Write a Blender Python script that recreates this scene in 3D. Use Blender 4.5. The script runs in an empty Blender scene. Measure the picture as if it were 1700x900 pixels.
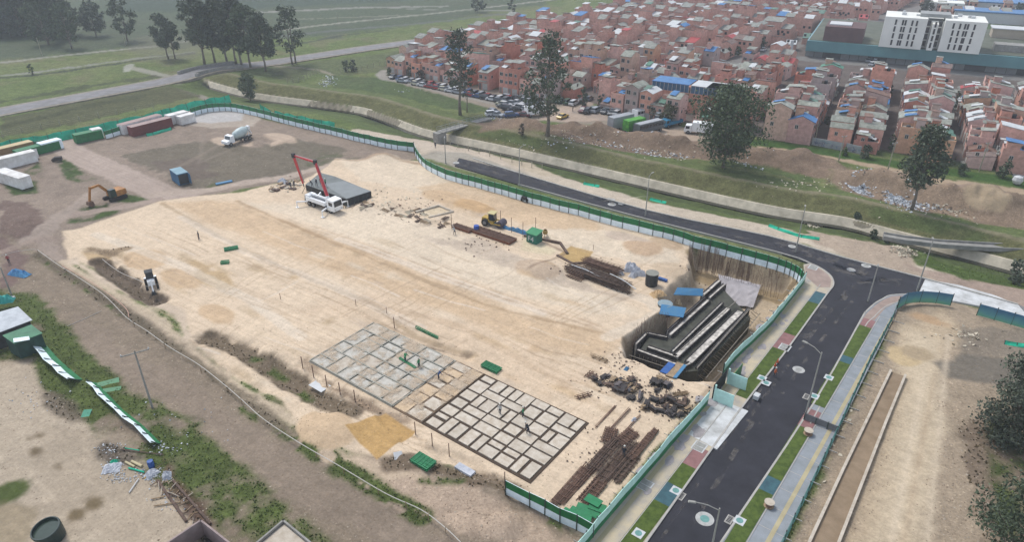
import bpy, math, random
import numpy as np
from mathutils import Vector, Matrix

# ------------------------------------------------------------------ camera, world, sun, exposure
SC = bpy.context.scene
COL = SC.collection
F = 1150.0; PITCH = math.radians(28.7); H = 58.0
cam_d = bpy.data.cameras.new('camera'); cam = bpy.data.objects.new('camera', cam_d); COL.objects.link(cam)
cam.location = (0, 0, H); cam.rotation_euler = (math.radians(90) - PITCH, 0, 0)
cam_d.sensor_width = 36.0; cam_d.lens = 36.0 * F / 1700.0; cam_d.clip_end = 20000; cam_d.clip_start = 0.5
SC.camera = cam
W_ = bpy.data.worlds.new('World'); SC.world = W_; W_.use_nodes = True
nt = W_.node_tree; sky = nt.nodes.new('ShaderNodeTexSky'); sky.sky_type = 'NISHITA'; sky.sun_disc = False
SUN_EL = math.radians(58); SUN_AZ = math.radians(-40)      # azimuth from +Y, clockwise
sky.sun_elevation = SUN_EL; sky.sun_rotation = SUN_AZ; sky.altitude = 2600; sky.air_density = 1.0; sky.dust_density = 4.0; sky.ozone_density = 1.0
hs = nt.nodes.new('ShaderNodeHueSaturation'); hs.inputs['Saturation'].default_value = 0.45
nt.links.new(sky.outputs[0], hs.inputs['Color']); nt.links.new(hs.outputs[0], nt.nodes['Background'].inputs[0])
nt.nodes['Background'].inputs[1].default_value = 0.15
sd = bpy.data.lights.new('sun', 'SUN'); sd.energy = 1.5; sd.angle = math.radians(18); sd.color = (1, .96, .9)
sun = bpy.data.objects.new('sun', sd); COL.objects.link(sun)
sun.rotation_euler = (math.pi/2 - SUN_EL, 0, math.pi - SUN_AZ)
SC.view_settings.view_transform = 'Standard'; SC.view_settings.look = 'None'; SC.view_settings.gamma = 1
SC.view_settings.use_curve_mapping = False; SC.view_settings.exposure = 0.95
SC.cycles.max_bounces = 6; SC.cycles.diffuse_bounces = 2; SC.cycles.glossy_bounces = 2; SC.cycles.transmission_bounces = 3
SC.cycles.transparent_max_bounces = 8; SC.cycles.volume_bounces = 1

# ------------------------------------------------------------------ helpers
cp, sp = math.cos(PITCH), math.sin(PITCH)
def at(px, py, z=0.0):
    """a pixel of the 1700x900 photograph to a point at height z"""
    x = (px - 850) / F; y = -(py - 450) / F
    dy = cp + y * sp; dz = -sp + y * cp; t = (z - H) / dz
    return (x * t, dy * t)
def proj(x, y, z):
    rz = z - H; d = y * cp - rz * sp; u = y * sp + rz * cp
    return (850 + F * x / d, 450 - F * u / d)
def hgt(px, py, ytop, z0=0.0):
    """height of an upright thing whose foot is at (px,py) and top at ytop"""
    x, y = at(px, py, z0); v = (450 - ytop) / F
    # (y*sp + r*cp) = v*(y*cp - r*sp)
    r = y * (v * cp - sp) / (cp + v * sp)
    return r + H - z0
def s2l(c):
    c = c / 255.0
    return c / 12.92 if c <= .04045 else ((c + .055) / 1.055) ** 2.4
def C(r, g, b, k=0.66):
    return (s2l(r) * k, s2l(g) * k, s2l(b) * k)
def ang(a, b): return math.atan2(b[1]-a[1], b[0]-a[0])

def hash2(ix, iy, seed):
    n = (ix.astype(np.int64) * 374761393 + iy.astype(np.int64) * 668265263 + seed * 144665) & 0xffffffff
    n = ((n ^ (n >> 13)) * 1274126177) & 0xffffffff
    n = (n ^ (n >> 16)) & 0xffffffff
    return n / 4294967295.0
def vnoise(x, y, seed):
    ix = np.floor(x); iy = np.floor(y); fx = x - ix; fy = y - iy
    fx = fx*fx*(3-2*fx); fy = fy*fy*(3-2*fy)
    a = hash2(ix, iy, seed); b = hash2(ix+1, iy, seed); c = hash2(ix, iy+1, seed); d = hash2(ix+1, iy+1, seed)
    return (a*(1-fx)+b*fx)*(1-fy) + (c*(1-fx)+d*fx)*fy
def fbm(x, y, scale, octs=4, seed=1):
    t = np.zeros_like(x); amp = .5; f = 1.0/scale; s = 0
    for o in range(octs):
        t += amp * vnoise(x*f + 17.3*o, y*f - 9.1*o, seed+o*7); s += amp; amp *= .5; f *= 2.03
    return t / s            # 0..1, mean .5
def sdf_poly(X, Y, P):
    """signed distance, negative inside"""
    n = len(P); d = np.full(X.shape, 1e9); inside = np.zeros(X.shape, bool)
    for i in range(n):
        x1, y1 = P[i]; x2, y2 = P[(i+1) % n]
        ex, ey = x2-x1, y2-y1; L = ex*ex+ey*ey + 1e-9
        t = np.clip(((X-x1)*ex + (Y-y1)*ey)/L, 0, 1)
        d = np.minimum(d, (X-x1-t*ex)**2 + (Y-y1-t*ey)**2)
        c = ((y1 > Y) != (y2 > Y)) & (X < (x2-x1)*(Y-y1)/((y2-y1) if abs(y2-y1) > 1e-9 else 1e-9) + x1)
        inside ^= c
    d = np.sqrt(d); return np.where(inside, -d, d)
def dist_line(X, Y, P):
    """distance, signed side distance and arclength to an open polyline"""
    d = np.full(X.shape, 1e9); S = np.zeros(X.shape); T = np.zeros(X.shape); acc = 0
    for (x1, y1), (x2, y2) in zip(P, P[1:]):
        ex, ey = x2-x1, y2-y1; L = math.hypot(ex, ey)
        t = np.clip(((X-x1)*ex + (Y-y1)*ey)/L/L, 0, 1)
        r = np.hypot(X-x1-t*ex, Y-y1-t*ey); side = np.sign(ex*(Y-y1) - ey*(X-x1))
        m = r < d; d = np.where(m, r, d); S = np.where(m, r*side, S); T = np.where(m, acc+t*L, T); acc += L
    return d, S, T
def sstep(a, b, x):
    t = np.clip((x-a)/(b-a), 0, 1); return t*t*(3-2*t)

# ------------------------------------------------------------------ mesh builder
class MB:
    def __init__(s): s.v = []; s.f = []; s.m = []; s.c = []
    def add(s, vs, fs, mi=0):
        o = len(s.v); s.v += [tuple(v) for v in vs]; s.f += [tuple(i+o for i in f) for f in fs]; s.m += [mi]*len(fs); return s
    def box(s, cx, cy, z0, sx, sy, sz, rz=0.0, mi=0, taper=1.0, ty=None):
        """box standing on z0; taper scales the top"""
        ty = taper if ty is None else ty
        c, n = math.cos(rz), math.sin(rz); vs = []
        for k, (tx, tyy) in ((0, (1, 1)), (1, (taper, ty))):
            for ax, ay in ((-1, -1), (1, -1), (1, 1), (-1, 1)):
                x, y = ax*sx/2*tx, ay*sy/2*tyy
                vs.append((cx + x*c - y*n, cy + x*n + y*c, z0 + k*sz))
        return s.add(vs, [(3,2,1,0), (4,5,6,7), (0,1,5,4), (1,2,6,5), (2,3,7,6), (3,0,4,7)], mi)
    def bar(s, a, b, w, h=None, mi=0):
        """square bar from a to b"""
        h = w if h is None else h
        a = Vector(a); b = Vector(b); d = (b-a); 
        if d.length < 1e-6: return s
        d.normalize(); up = Vector((0,0,1)) if abs(d.z) < .95 else Vector((1,0,0))
        x = d.cross(up).normalized(); y = x.cross(d).normalized(); vs = []
        for p in (a, b):
            for i, j in ((-1,-1),(1,-1),(1,1),(-1,1)): vs.append(p + x*i*w/2 + y*j*h/2)
        return s.add(vs, [(3,2,1,0),(4,5,6,7),(0,1,5,4),(1,2,6,5),(2,3,7,6),(3,0,4,7)], mi)
    def tube(s, pts, r, n=8, mi=0, cap=True):
        """round tube along points, r a number or list"""
        pts = [Vector(p) for p in pts]; rs = r if isinstance(r, (list, tuple)) else [r]*len(pts)
        vs = []; fs = []
        for i, p in enumerate(pts):
            d = (pts[min(i+1, len(pts)-1)] - pts[max(i-1, 0)]).normalized()
            up = Vector((0,0,1)) if abs(d.z) < .9 else Vector((1,0,0))
            x = d.cross(up).normalized(); y = x.cross(d).normalized()
            for k in range(n):
                a = 2*math.pi*k/n; vs.append(p + x*math.cos(a)*rs[i] + y*math.sin(a)*rs[i])
        for i in range(len(pts)-1):
            for k in range(n): fs.append((i*n+k, i*n+(k+1) % n, (i+1)*n+(k+1) % n, (i+1)*n+k))
        if cap: fs.append(tuple(range(n-1, -1, -1))); fs.append(tuple(range((len(pts)-1)*n, len(pts)*n)))
        return s.add(vs, fs, mi)
    def lathe(s, cx, cy, prof, n=20, mi=0):
        vs = []; fs = []
        for r, z in prof:
            for k in range(n):
                a = 2*math.pi*k/n; vs.append((cx + r*math.cos(a), cy + r*math.sin(a), z))
        for i in range(len(prof)-1):
            for k in range(n): fs.append((i*n+k, i*n+(k+1) % n, (i+1)*n+(k+1) % n, (i+1)*n+k))
        return s.add(vs, fs, mi)
    def prism(s, P, z0, z1, mi=0, bottom=False):
        n = len(P); A = sum(P[i][0]*P[(i+1) % n][1]-P[(i+1) % n][0]*P[i][1] for i in range(n))
        if A < 0: P = P[::-1]
        vs = [(x, y, z0) for x, y in P] + [(x, y, z1) for x, y in P]
        fs = [tuple(range(n, 2*n))] + [(i, (i+1) % n, n+(i+1) % n, n+i) for i in range(n)]
        if bottom: fs.append(tuple(range(n-1, -1, -1)))
        return s.add(vs, fs, mi)
    def profile(s, P, y0, y1, mi=0, inset=None, M=None):
        """polygon P in x,z extruded in y from y0 to y1"""
        n = len(P); A = sum(P[i][0]*P[(i+1) % n][1]-P[(i+1) % n][0]*P[i][1] for i in range(n))
        if A < 0: P = P[::-1]
        vs = [(x, y0, z) for x, z in P] + [(x, y1, z) for x, z in P]
        if inset:
            vs = [(x, y0 + inset(z)*(1 if y1 > y0 else -1), z) for x, z in P] + [(x, y1 - inset(z)*(1 if y1 > y0 else -1), z) for x, z in P]
        fs = [tuple(range(n)), tuple(range(2*n-1, n-1, -1))] + [((i+1) % n, i, n+i, n+(i+1) % n) for i in range(n)]
        return s.add(vs, fs, mi)
    def sheet(s, quad, th=.03, mi=0):
        """thin solid from 4 corner points"""
        q = [Vector(p) for p in quad]; nrm = (q[1]-q[0]).cross(q[3]-q[0]).normalized()*th
        return s.add([p for p in q] + [p+nrm for p in q], [(3,2,1,0),(4,5,6,7),(0,1,5,4),(1,2,6,5),(2,3,7,6),(3,0,4,7)], mi)
    def mesh(s, name, mats, smooth=False):
        me = bpy.data.meshes.new(name); me.from_pydata(s.v, [], s.f)
        if not isinstance(mats, (list, tuple)): mats = [mats]
        for m in mats: me.materials.append(m)
        if len(mats) > 1: me.polygons.foreach_set('material_index', s.m)
        if smooth: me.polygons.foreach_set('use_smooth', [True]*len(s.f))
        me.update(); return me
    def build(s, name, mats, parent=None, loc=None, rz=0.0, smooth=False):
        o = bpy.data.objects.new(name, s.mesh(name, mats, smooth)); COL.objects.link(o)
        if parent is not None: o.parent = parent
        if loc is not None: o.location = loc; o.rotation_euler = (0, 0, rz)
        return o
def tag(o, label=None, cat=None, group=None, kind=None):
    if label: o['label'] = label
    if cat: o['category'] = cat
    if group: o['group'] = group
    if kind: o['kind'] = kind
    return o
def thing(name, label, cat, loc=(0,0,0), rz=0.0, group=None):
    o = bpy.data.objects.new(name, None); COL.objects.link(o); o.empty_display_size = .3
    o.location = loc; o.rotation_euler = (0, 0, rz); return tag(o, label, cat, group)
KIDS = {}
def copy_tree(o, loc=None, rz=None, label=None, scale=None, parent=None, group=None):
    c = o.copy(); COL.objects.link(c)
    if parent is not None: c.parent = parent
    for ch in o.children: copy_tree(ch, parent=c)
    if loc is not None: c.location = loc
    if rz is not None: c.rotation_euler = (0, 0, rz)
    if scale is not None: c.scale = scale if isinstance(scale, tuple) else (scale,)*3
    if label: c['label'] = label
    if group: c['group'] = group
    return c
class Proto:
    """first placement uses the built thing itself, later ones copy it with its parts"""
    def __init__(s, o): s.o = o; s.used = False
    def place(s, loc, rz=0.0, label=None, scale=None, group=None):
        if not s.used:
            s.used = True; o = s.o; o.location = loc; o.rotation_euler = (0, 0, rz)
            if scale is not None: o.scale = scale if isinstance(scale, tuple) else (scale,)*3
            if label: o['label'] = label
            if group: o['group'] = group
            return o
        return copy_tree(s.o, loc, rz, label, scale if scale is not None else (1.0, 1.0, 1.0), group=group)
ORD = ['zeroth','first','second','third','fourth','fifth','sixth','seventh','eighth','ninth','tenth','eleventh','twelfth','thirteenth','fourteenth','fifteenth','sixteenth','seventeenth','eighteenth','nineteenth','twentieth']
def nth(k): return ORD[k] if k < len(ORD) else ('%d%s' % (k, {1:'st',2:'nd',3:'rd'}.get(k % 10 if k % 100 not in (11,12,13) else 0, 'th')))

# ------------------------------------------------------------------ materials
MATS = {}
def mat(name, col, rough=.85, var=.18, scale=1.5, metal=0.0, bump=0.0, tint=None, rnd=0.0, coords='Object', spec=.3, fine=0.0):
    """procedural paint: base colour broken up by two noises, optional per-object variation"""
    if name in MATS: return MATS[name]
    m = bpy.data.materials.new(name); m.use_nodes = True; n = m.node_tree.nodes; l = m.node_tree.links
    b = n['Principled BSDF']; b.inputs['Roughness'].default_value = rough; b.inputs['Metallic'].default_value = metal
    b.inputs['Specular IOR Level'].default_value = spec
    tc = n.new('ShaderNodeTexCoord'); nz = n.new('ShaderNodeTexNoise'); nz.inputs['Scale'].default_value = scale
    nz.inputs['Detail'].default_value = 6; nz.inputs['Roughness'].default_value = .65
    l.new(tc.outputs[coords], nz.inputs['Vector'])
    mx = n.new('ShaderNodeMix'); mx.data_type = 'RGBA'
    t = tint if tint else tuple(c*(1-var*1.6) for c in col)
    hi = tuple(min(1, c*(1+var)) for c in col)
    mx.inputs['A'].default_value = (*t, 1); mx.inputs['B'].default_value = (*hi, 1)
    mr = n.new('ShaderNodeMapRange'); mr.inputs['From Min'].default_value = .3; mr.inputs['From Max'].default_value = .68
    l.new(nz.outputs['Fac'], mr.inputs['Value']); l.new(mr.outputs[0], mx.inputs['Factor'])
    out = mx.outputs['Result']
    if rnd:
        oi = n.new('ShaderNodeObjectInfo'); hv = n.new('ShaderNodeHueSaturation'); mm = n.new('ShaderNodeMapRange')
        mm.inputs['To Min'].default_value = 1-rnd; mm.inputs['To Max'].default_value = 1+rnd*.8
        l.new(oi.outputs['Random'], mm.inputs['Value']); l.new(mm.outputs[0], hv.inputs['Value']); l.new(out, hv.inputs['Color'])
        mh = n.new('ShaderNodeMath'); mh.operation = 'MULTIPLY'; mh.inputs[1].default_value = 7.31
        fr = n.new('ShaderNodeMath'); fr.operation = 'FRACT'; l.new(oi.outputs['Random'], mh.inputs[0]); l.new(mh.outputs[0], fr.inputs[0])
        m3 = n.new('ShaderNodeMapRange'); m3.inputs['To Min'].default_value = .7; m3.inputs['To Max'].default_value = 1.15
        l.new(fr.outputs[0], m3.inputs['Value']); l.new(m3.outputs[0], hv.inputs['Saturation'])
        out = hv.outputs[0]
    l.new(out, b.inputs['Base Color'])
    if bump:
        bp = n.new('ShaderNodeBump'); bp.inputs['Strength'].default_value = bump; bp.inputs['Distance'].default_value = .1
        l.new(nz.outputs['Fac'], bp.inputs['Height']); l.new(bp.outputs[0], b.inputs['Normal'])
    MATS[name] = m; return m
# ------------------------------------------------------------------ terrain and its surface colours
CANAL = [at(*p, -2) for p in [(330,138),(425,163),(600,187),(700,223),(850,256),(1075,309),(1275,354),(1400,374),(1475,394),(1650,440),(1800,480),(2100,560)]]
PIT = [at(*p) for p in [(1148,404),(1185,408),(1322,447),(1327,462),(1252,570),(1196,632),(1142,630),(1085,612),(1040,592),(1036,560),(1062,540),(1100,515),(1092,492),(1118,470),(1140,462)]]
ROADPOLY = [at(*p) for p in [(762,262),(850,284),(1073,349),(1275,392),(1400,428),(1535,463),(1700,517),(1700,545),(1527,489),(1480,491),(1452,505),(1436,520),(1350,672),(1195,905),(1060,925),(1070,905),(1222,690),(1300,590),(1383,475),(1375,455),(1345,438),(1290,419),(1050,358),(860,306),(755,275)]]
PAVL = [at(*p) for p in [(1345,438),(1375,455),(1383,475),(1300,590),(1222,690),(1070,905),(960,925),(1340,455),(1334,440)]]
PAVR = [at(*p) for p in [(1480,491),(1452,505),(1436,520),(1350,672),(1195,905),(1300,930),(1470,545),(1500,505),(1570,500),(1570,490)]]
HOLES = [ROADPOLY, PAVL, PAVR]
MOUNDS = []   # x, y, radius x, radius y, angle, height, roughness
def mound(px, py, rx, ry, h, a=-37, rough=.3): x, y = at(px, py); MOUNDS.append((x, y, rx, ry, math.radians(a), h, rough))
# sand heaps
mound(785,344,5,2.4,1.0); mound(1066,414,4.2,3.2,1.1); mound(1105,408,3,2.2,.7); mound(892,450,4,3.2,1.3); mound(540,715,3.6,2.6,1.5); mound(735,328,4,2.5,.9)
mound(800,325,7,1.5,.6); mound(1120,455,3,2,1.2)
# spoil and rubble banks across the canal
for a in [(860,218,7,3,2.4),(905,225,9,4,3),(960,222,7,3.5,3.4),(1015,228,6,4,3.0),(1075,240,5,3,3.4),(1115,243,5,3,3.0),(1150,252,5,3,2),(1290,268,9,4.5,3.6),(1345,268,6,3.5,3),(1420,300,7,4,2.6),(1470,312,7,4,2.6),(1530,330,7,4,2.6),(1590,338,7,4,3.0),(1650,350,7,4,3.0),(1690,352,6,4,2.5),(1230,262,6,3,1.5)]: mound(*a, rough=1.0)
# heaps on the building site
for a in [(470,232,7,3,1.6),(420,225,8,2,1),(630,262,5,2.5,1.6),(660,258,4,2.5,1.4),(560,270,5,2,.8),(370,230,5,2.5,.9),(460,243,3,2,1.2),(430,238,2.4,1.3,1.0),(640,340,4,2,1.2),(30,365,9,5,1.5),(60,390,7,5,1.2),(600,345,2.5,1.5,.8),(720,250,3,2,.6)]: mound(*a, rough=.8)
for a in [(455,590,4,1.2,.7),(345,575,3,1,.5),(195,435,4,1,.5),(820,815,2.4,2,1.0),(835,880,1.6,2,1.2),(790,870,2,1.5,.6),(690,770,3,1,.5),(250,700,3,2,.5),(560,655,2,1,.5),(1510,415,4,1.5,1.4),(1440,400,3,1,.5),(1400,665,1,5,.4),(1590,560,3,3,.3)]: mound(*a, rough=.8)
DITCH = [([(165,432),(195,455),(240,490),(262,498)],1.3,1.0),([(345,560),(400,575),(470,620),(520,655),(560,672)],1.6,.8),([(150,418),(180,420),(215,440)],.9,.6),
         ([(560,640),(640,690),(700,745),(780,770),(850,820)],.9,.5),([(620,545),(680,572),(775,590)],.9,.5),([(60,430),(200,520),(420,650)],1.2,.35),([(700,375),(745,365)],1,.4)]
FLAT = [[at(*p) for p in Q] for Q in ([(512,600),(630,538),(980,704),(880,804)],[(470,300),(545,280),(622,316),(575,350)],[(750,368),(880,368),(905,405),(850,420)])]
DITCH = [([at(*p) for p in P], w, d) for P, w, d in DITCH]
def heights(X, Y):
    X = np.asarray(X, float); Y = np.asarray(Y, float)
    D, S, T = dist_line(X, Y, CANAL)
    Z = np.interp(S, [-13,-11,-6,-1.6,-.9,0,.95,1.4,6.6,7.4,8.6,14,30], [0,-.25,-1.5,-2.3,-2.6,-2.6,-.8,-.62,1.35,1.5,1.3,.4,0])
    fade = sstep(0, 10, T)          # the canal dives under the road bridge
    fade = np.where(D > 35, 0, fade); Z = Z*fade
    n1 = fbm(X, Y, 9, 4, 3) - .5; n2 = fbm(X, Y, 2.2, 3, 11) - .5
    near = sstep(600, 200, Y)
    Z = Z + (n1*.55 + n2*.12)*near
    for x, y, rx, ry, a, h, rg in MOUNDS:
        c, s = math.cos(a), math.sin(a); u = ((X-x)*c + (Y-y)*s)/rx; v = (-(X-x)*s + (Y-y)*c)/ry
        r = np.sqrt(u*u+v*v); m = r < 2
        if m.any():
            k = np.clip(1 - (r*.62)**1.3, 0, 1); k = k*k*(3-2*k)
            Z = Z + k*h*.72*(1 + rg*(fbm(X, Y, 4.0, 3, 31)-.5)*.9)
    for P, w, d in DITCH:
        D2, _, _ = dist_line(X, Y, P); Z = Z - d*sstep(w*1.7, w*.4, D2 + (n2)*1.4)
    q = sdf_poly(X, Y, PIT) + (fbm(X, Y, 3, 3, 5)-.5)*1.2
    Z = np.where(q < .4, Z*0 - 4.6*sstep(.3, -1.7, q) + .35*n2, Z)
    for P in FLAT:
        q = sdf_poly(X, Y, P); m = sstep(1.5, 0, q); Z = Z*(1-m) - .06*m
    for P in HOLES:
        q = sdf_poly(X, Y, P); m = sstep(1.0, 0, q); Z = Z*(1-m) - .25*m
    return Z
def gz(x, y): return float(heights(np.array([x]), np.array([y]))[0])
def gp(px, py, dz=0.0):
    """a pixel to a point lying on the terrain"""
    z = 0.0
    for _ in range(4):
        x, y = at(px, py, z); z = gz(x, y)
    return (x, y, z+dz)

px_cols = np.concatenate([np.linspace(-900, -20, 50, endpoint=False), np.linspace(-20, 1720, 960, endpoint=False), np.linspace(1720, 2600, 50)])
py_rows = np.concatenate([np.linspace(-177, -20, 45, endpoint=False), np.linspace(-20, 920, 660, endpoint=False), np.linspace(920, 1500, 40)])
PX, PY = np.meshgrid(px_cols, py_rows)
xx = (PX-850)/F; yy = -(PY-450)/F; tt = -H/(-sp + yy*cp); GX = xx*tt; GY = (cp + yy*sp)*tt
GZ = heights(GX, GY)
R, Cc = GX.shape
_gz_exact = gz
def gz(x, y):
    u, v = proj(x, y, 0); 
    if not (-15 < u < 1715 and -15 < v < 915): return _gz_exact(x, y)
    i = np.interp(v, py_rows, np.arange(len(py_rows))); j = np.interp(u, px_cols, np.arange(len(px_cols))); i0, j0 = min(int(i), len(py_rows)-2), min(int(j), len(px_cols)-2); a, b = i-i0, j-j0
    return float((GZ[i0, j0]*(1-b)+GZ[i0, j0+1]*b)*(1-a) + (GZ[i0+1, j0]*(1-b)+GZ[i0+1, j0+1]*b)*a)
# colour painting: every patch of ground is a polygon or ribbon with its own earth colour
base = np.zeros((R, Cc, 3)); grass = np.ones((R, Cc)); grit = np.zeros((R, Cc))
nL = fbm(GX, GY, 45, 4, 101); nM = fbm(GX, GY, 9, 5, 103); nS = fbm(GX, GY, 2.4, 4, 105); nXS = fbm(GX, GY, .7, 3, 107)
g1 = np.array(C(108,122,70)); g2 = np.array(C(120,126,82)); g3 = np.array(C(92,110,58)); g4 = np.array(C(126,120,90))
w = sstep(.35, .65, nL)[..., None]; base = g1*(1-w) + g2*w
w = sstep(.45, .7, nM)[..., None]; base = base*(1-w*.6) + g3*w*.6
w = sstep(.6, .75, fbm(GX, GY, 14, 4, 120))[..., None]; base = base*(1-w*.6) + g4*w*.6
def mix(mask, col, gr=0.0, gt=None, var=.12):
    global base, grass, grit
    c = np.array(col)[None, None, :] * (1 + var*((nM-.5)*1.6 + (nS-.5)*1.8)[..., None])
    mm = mask[..., None]; base = base*(1-mm) + c*mm
    grass = grass*(1-mask) + gr*mask
    if gt is not None: grit = grit*(1-mask) + gt*mask
def poly(P, col, f=.6, edge=1.5, a=1.0, gr=0.0, gt=0.2, var=.12, patch=None):
    P = [at(*p) for p in P]
    q = sdf_poly(GX, GY, P) + (nS-.5)*2*edge + (nM-.5)*2*edge
    m = sstep(f, -f, q)*a
    if patch is not None: m = m*sstep(patch-.08, patch+.08, nM*.6+nS*.4)
    mix(m, col, gr, gt, var)
def rib(P, wd, col, f=.5, edge=.6, a=1.0, gr=0.0, gt=.1, var=.1, z=0, patch=None):
    P = [at(p[0], p[1], z) for p in P]; D, _, _ = dist_line(GX, GY, P)
    q = D - wd/2 + (nS-.5)*2*edge
    m = sstep(f, -f, q)*a
    if patch is not None: m = m*sstep(patch-.08, patch+.08, nS)
    mix(m, col, gr, gt, var)
def ell(px, py, rx, ry, col, a=1.0, f=.5, edge=.8, deg=-37, gt=.05, var=.06):
    x, y = at(px, py); t = math.radians(deg); c, s = math.cos(t), math.sin(t)
    u = ((GX-x)*c + (GY-y)*s)/rx; v = (-(GX-x)*s + (GY-y)*c)/ry
    q = (np.hypot(u, v)-1)*min(rx, ry) + (nS-.5)*2*edge
    mix(sstep(f, -f, q)*a, col, 0.0, gt, var)
# --- far fields
poly([(-300,-60),(1050,-60),(900,8),(560,60),(250,78),(-200,118)], C(80,90,76), f=6, edge=8, a=.75, gr=.8)
poly([(200,-40),(900,-40),(840,-8),(430,14),(180,20)], C(70,84,70), f=6, edge=4, a=.8, gr=.8)
rib([(-100,115),(0,104),(100,92),(250,77),(300,70),(450,52),(560,38),(700,24),(860,6),(1000,-12)], 3.2, C(158,156,142), edge=1, gr=0)
rib([(430,20),(480,18),(600,12),(740,10)], 5, C(150,148,138), edge=2.5)
rib([(470,32),(530,30),(700,24)], 3, C(136,136,120), edge=2.5, a=.8)
rib([(640,12),(720,16),(850,17)], 2, C(150,148,140), edge=.8)
rib([(-100,132),(50,122),(150,107),(240,95),(320,86)], 2.6, C(150,150,138), edge=1.6, gt=1.0)
rib([(-100,137),(50,126),(150,111),(240,99),(320,88)], 2.6, C(72,78,62), edge=1.2, gr=1)
rib([(440,62),(560,50),(700,38),(860,20)], 3.5, C(112,116,112), edge=2, a=.8)
rib([(440,78),(500,72),(570,58),(640,50)], 2.5, C(75,78,66), edge=1, a=.8)
poly([(200,70),(260,55),(340,60),(330,95),(250,100)], C(120,118,98), a=.5, f=3, edge=4, gr=.5)
rib([(215,112),(250,120),(292,131)], 4.0, C(160,158,142), edge=.8)
rib([(215,108),(212,118)], 3, C(170,170,155), edge=1)
rib([(296,134),(300,146),(326,156),(350,168)], 2.6, C(152,146,132), edge=.5)
rib([(330,140),(350,148),(425,160)], 2.4, C(158,152,138), edge=.5)
poly([(0,172),(180,140),(280,128),(250,125),(100,148),(0,168)], C(70,74,52), a=.7, gr=1, edge=3)
poly([(0,195),(290,140),(320,150),(330,160),(0,230)], C(88,86,62), a=.8, gr=1, edge=2)
rib([(0,212),(120,182),(230,160)], 4, C(70,74,48), a=.6, gr=1, edge=2)
poly([(430,112),(520,102),(640,88),(760,68),(700,100),(640,118),(560,125),(480,125)], C(98,104,74), a=.7, gr=1, edge=3)
rib([(455,110),(500,112),(530,116),(552,124)], 1.8, C(150,142,122), edge=.5)
poly([(440,118),(520,110),(500,140),(460,140)], C(72,78,54), a=.6, gr=1, edge=2)
poly([(540,125),(640,130),(780,160),(830,175),(790,190),(640,165),(560,150)], C(82,98,62), a=.8, gr=1, edge=2)
# --- canal cross-section (s measured from the water line)
D_, S_, T_ = dist_line(GX, GY, CANAL); inb = (D_ < 60).astype(float)*sstep(0, 6, T_)
def sband(a, b, col, f=.35, e=.3, al=1.0, gr=0.0, gt=.1, var=.1):
    q = np.maximum(a-S_, S_-b) + (nS-.5)*2*e
    mix(sstep(f, -f, q)*inb*al, col, gr, gt, var)
sband(-12.5, -2, C(96,110,64), gr=1, e=1.5, f=.8); sband(-6, -1.2, C(84,96,58), gr=1, e=1, f=.8, al=.8)
sband(-1.8, .05, C(48,50,42), e=.2); sband(.0, 1.3, C(170,160,140), e=.1, f=.2, var=.16)
sband(1.4, 6.6, C(108,108,72), gr=1, e=.5); sband(6.6, 8.2, C(146,136,112), e=.7, f=.5, al=.8); sband(8.4, 15, C(102,114,68), gr=1, e=2, f=1)
q = sstep(.52, .66, fbm(GX, GY, 16, 3, 141)) * ((S_ > 2.6) & (S_ < 6.4)); mix(q*inb*.7, C(80,96,54), 1.0)
# --- shoulder of sandy fill between street and canal
rib([(640,232),(700,232),(760,250),(850,276),(1075,342),(1290,384),(1420,420),(1560,462),(1720,510)], 5.5, C(212,197,176), edge=1.2, var=.12, gt=.3)
poly([(585,215),(700,222),(810,240),(880,278),(850,292),(760,275),(700,262),(640,238),(580,228)], C(212,196,176), edge=1.2, gt=.4)
poly([(820,246),(880,258),(930,290),(900,292),(850,270)], C(206,190,166), edge=.8)
poly([(1340,375),(1450,390),(1510,420),(1540,455),(1600,470),(1560,485),(1400,425),(1340,400)], C(186,168,148), edge=1.5, gt=.5)
poly([(1500,440),(1720,482),(1740,525),(1560,470)], C(176,156,140), edge=1.0, gt=.4)
poly([(690,258),(770,248),(880,290),(860,305),(760,278)], C(176,170,156), edge=.6, a=.8)
poly([(1540,420),(1700,455),(1720,480),(1600,462),(1520,440)], C(82,100,48), gr=1, edge=1)
# --- spoil banks, parking yard, ground between the houses
poly([(790,210),(830,196),(900,205),(1000,212),(1100,218),(1170,228),(1290,248),(1380,262),(1400,280),(1370,300),(1290,285),(1200,272),(1060,258),(900,232),(800,222)], C(140,120,102), edge=2.2, gt=1.0, f=1, var=.3)
poly([(1370,270),(1460,290),(1620,318),(1720,335),(1720,385),(1600,370),(1500,352),(1420,330),(1380,305)], C(150,130,110), edge=2.2, gt=1.0, f=1, var=.3)
rib([(1270,243),(1330,250),(1420,268),(1490,284),(1560,300),(1700,318)], 3.6, C(186,164,138), edge=1.2)
ell(1628,350,4,3,C(184,164,136)); ell(1560,330,5,2,C(160,140,122))
rib([(1190,270),(1280,285),(1340,300)], 4, C(88,104,60), gr=1, edge=1.5, a=.9)
poly([(1220,228),(1300,236),(1420,256),(1600,282),(1720,300),(1720,316),(1600,296),(1450,272),(1300,246),(1230,240)], C(70,98,46), gr=1, edge=1.0)
poly([(640,118),(720,128),(840,152),(960,160),(1010,185),(1120,208),(1200,225),(1150,232),(1060,222),(1000,208),(900,202),(820,198),(815,180),(760,165),(690,145),(630,128)], C(158,146,130), edge=1.2, gt=.3)
poly([(905,180),(960,172),(1000,190),(1015,200),(940,202),(890,200)], C(190,170,152), edge=1.2)
rib([(1000,196),(960,185),(975,170),(1010,158),(1060,145)], 4, C(176,160,146), edge=.6)
poly([(1090,212),(1150,218),(1200,225),(1190,240),(1140,232),(1100,226)], C(188,168,148), edge=1)
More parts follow.
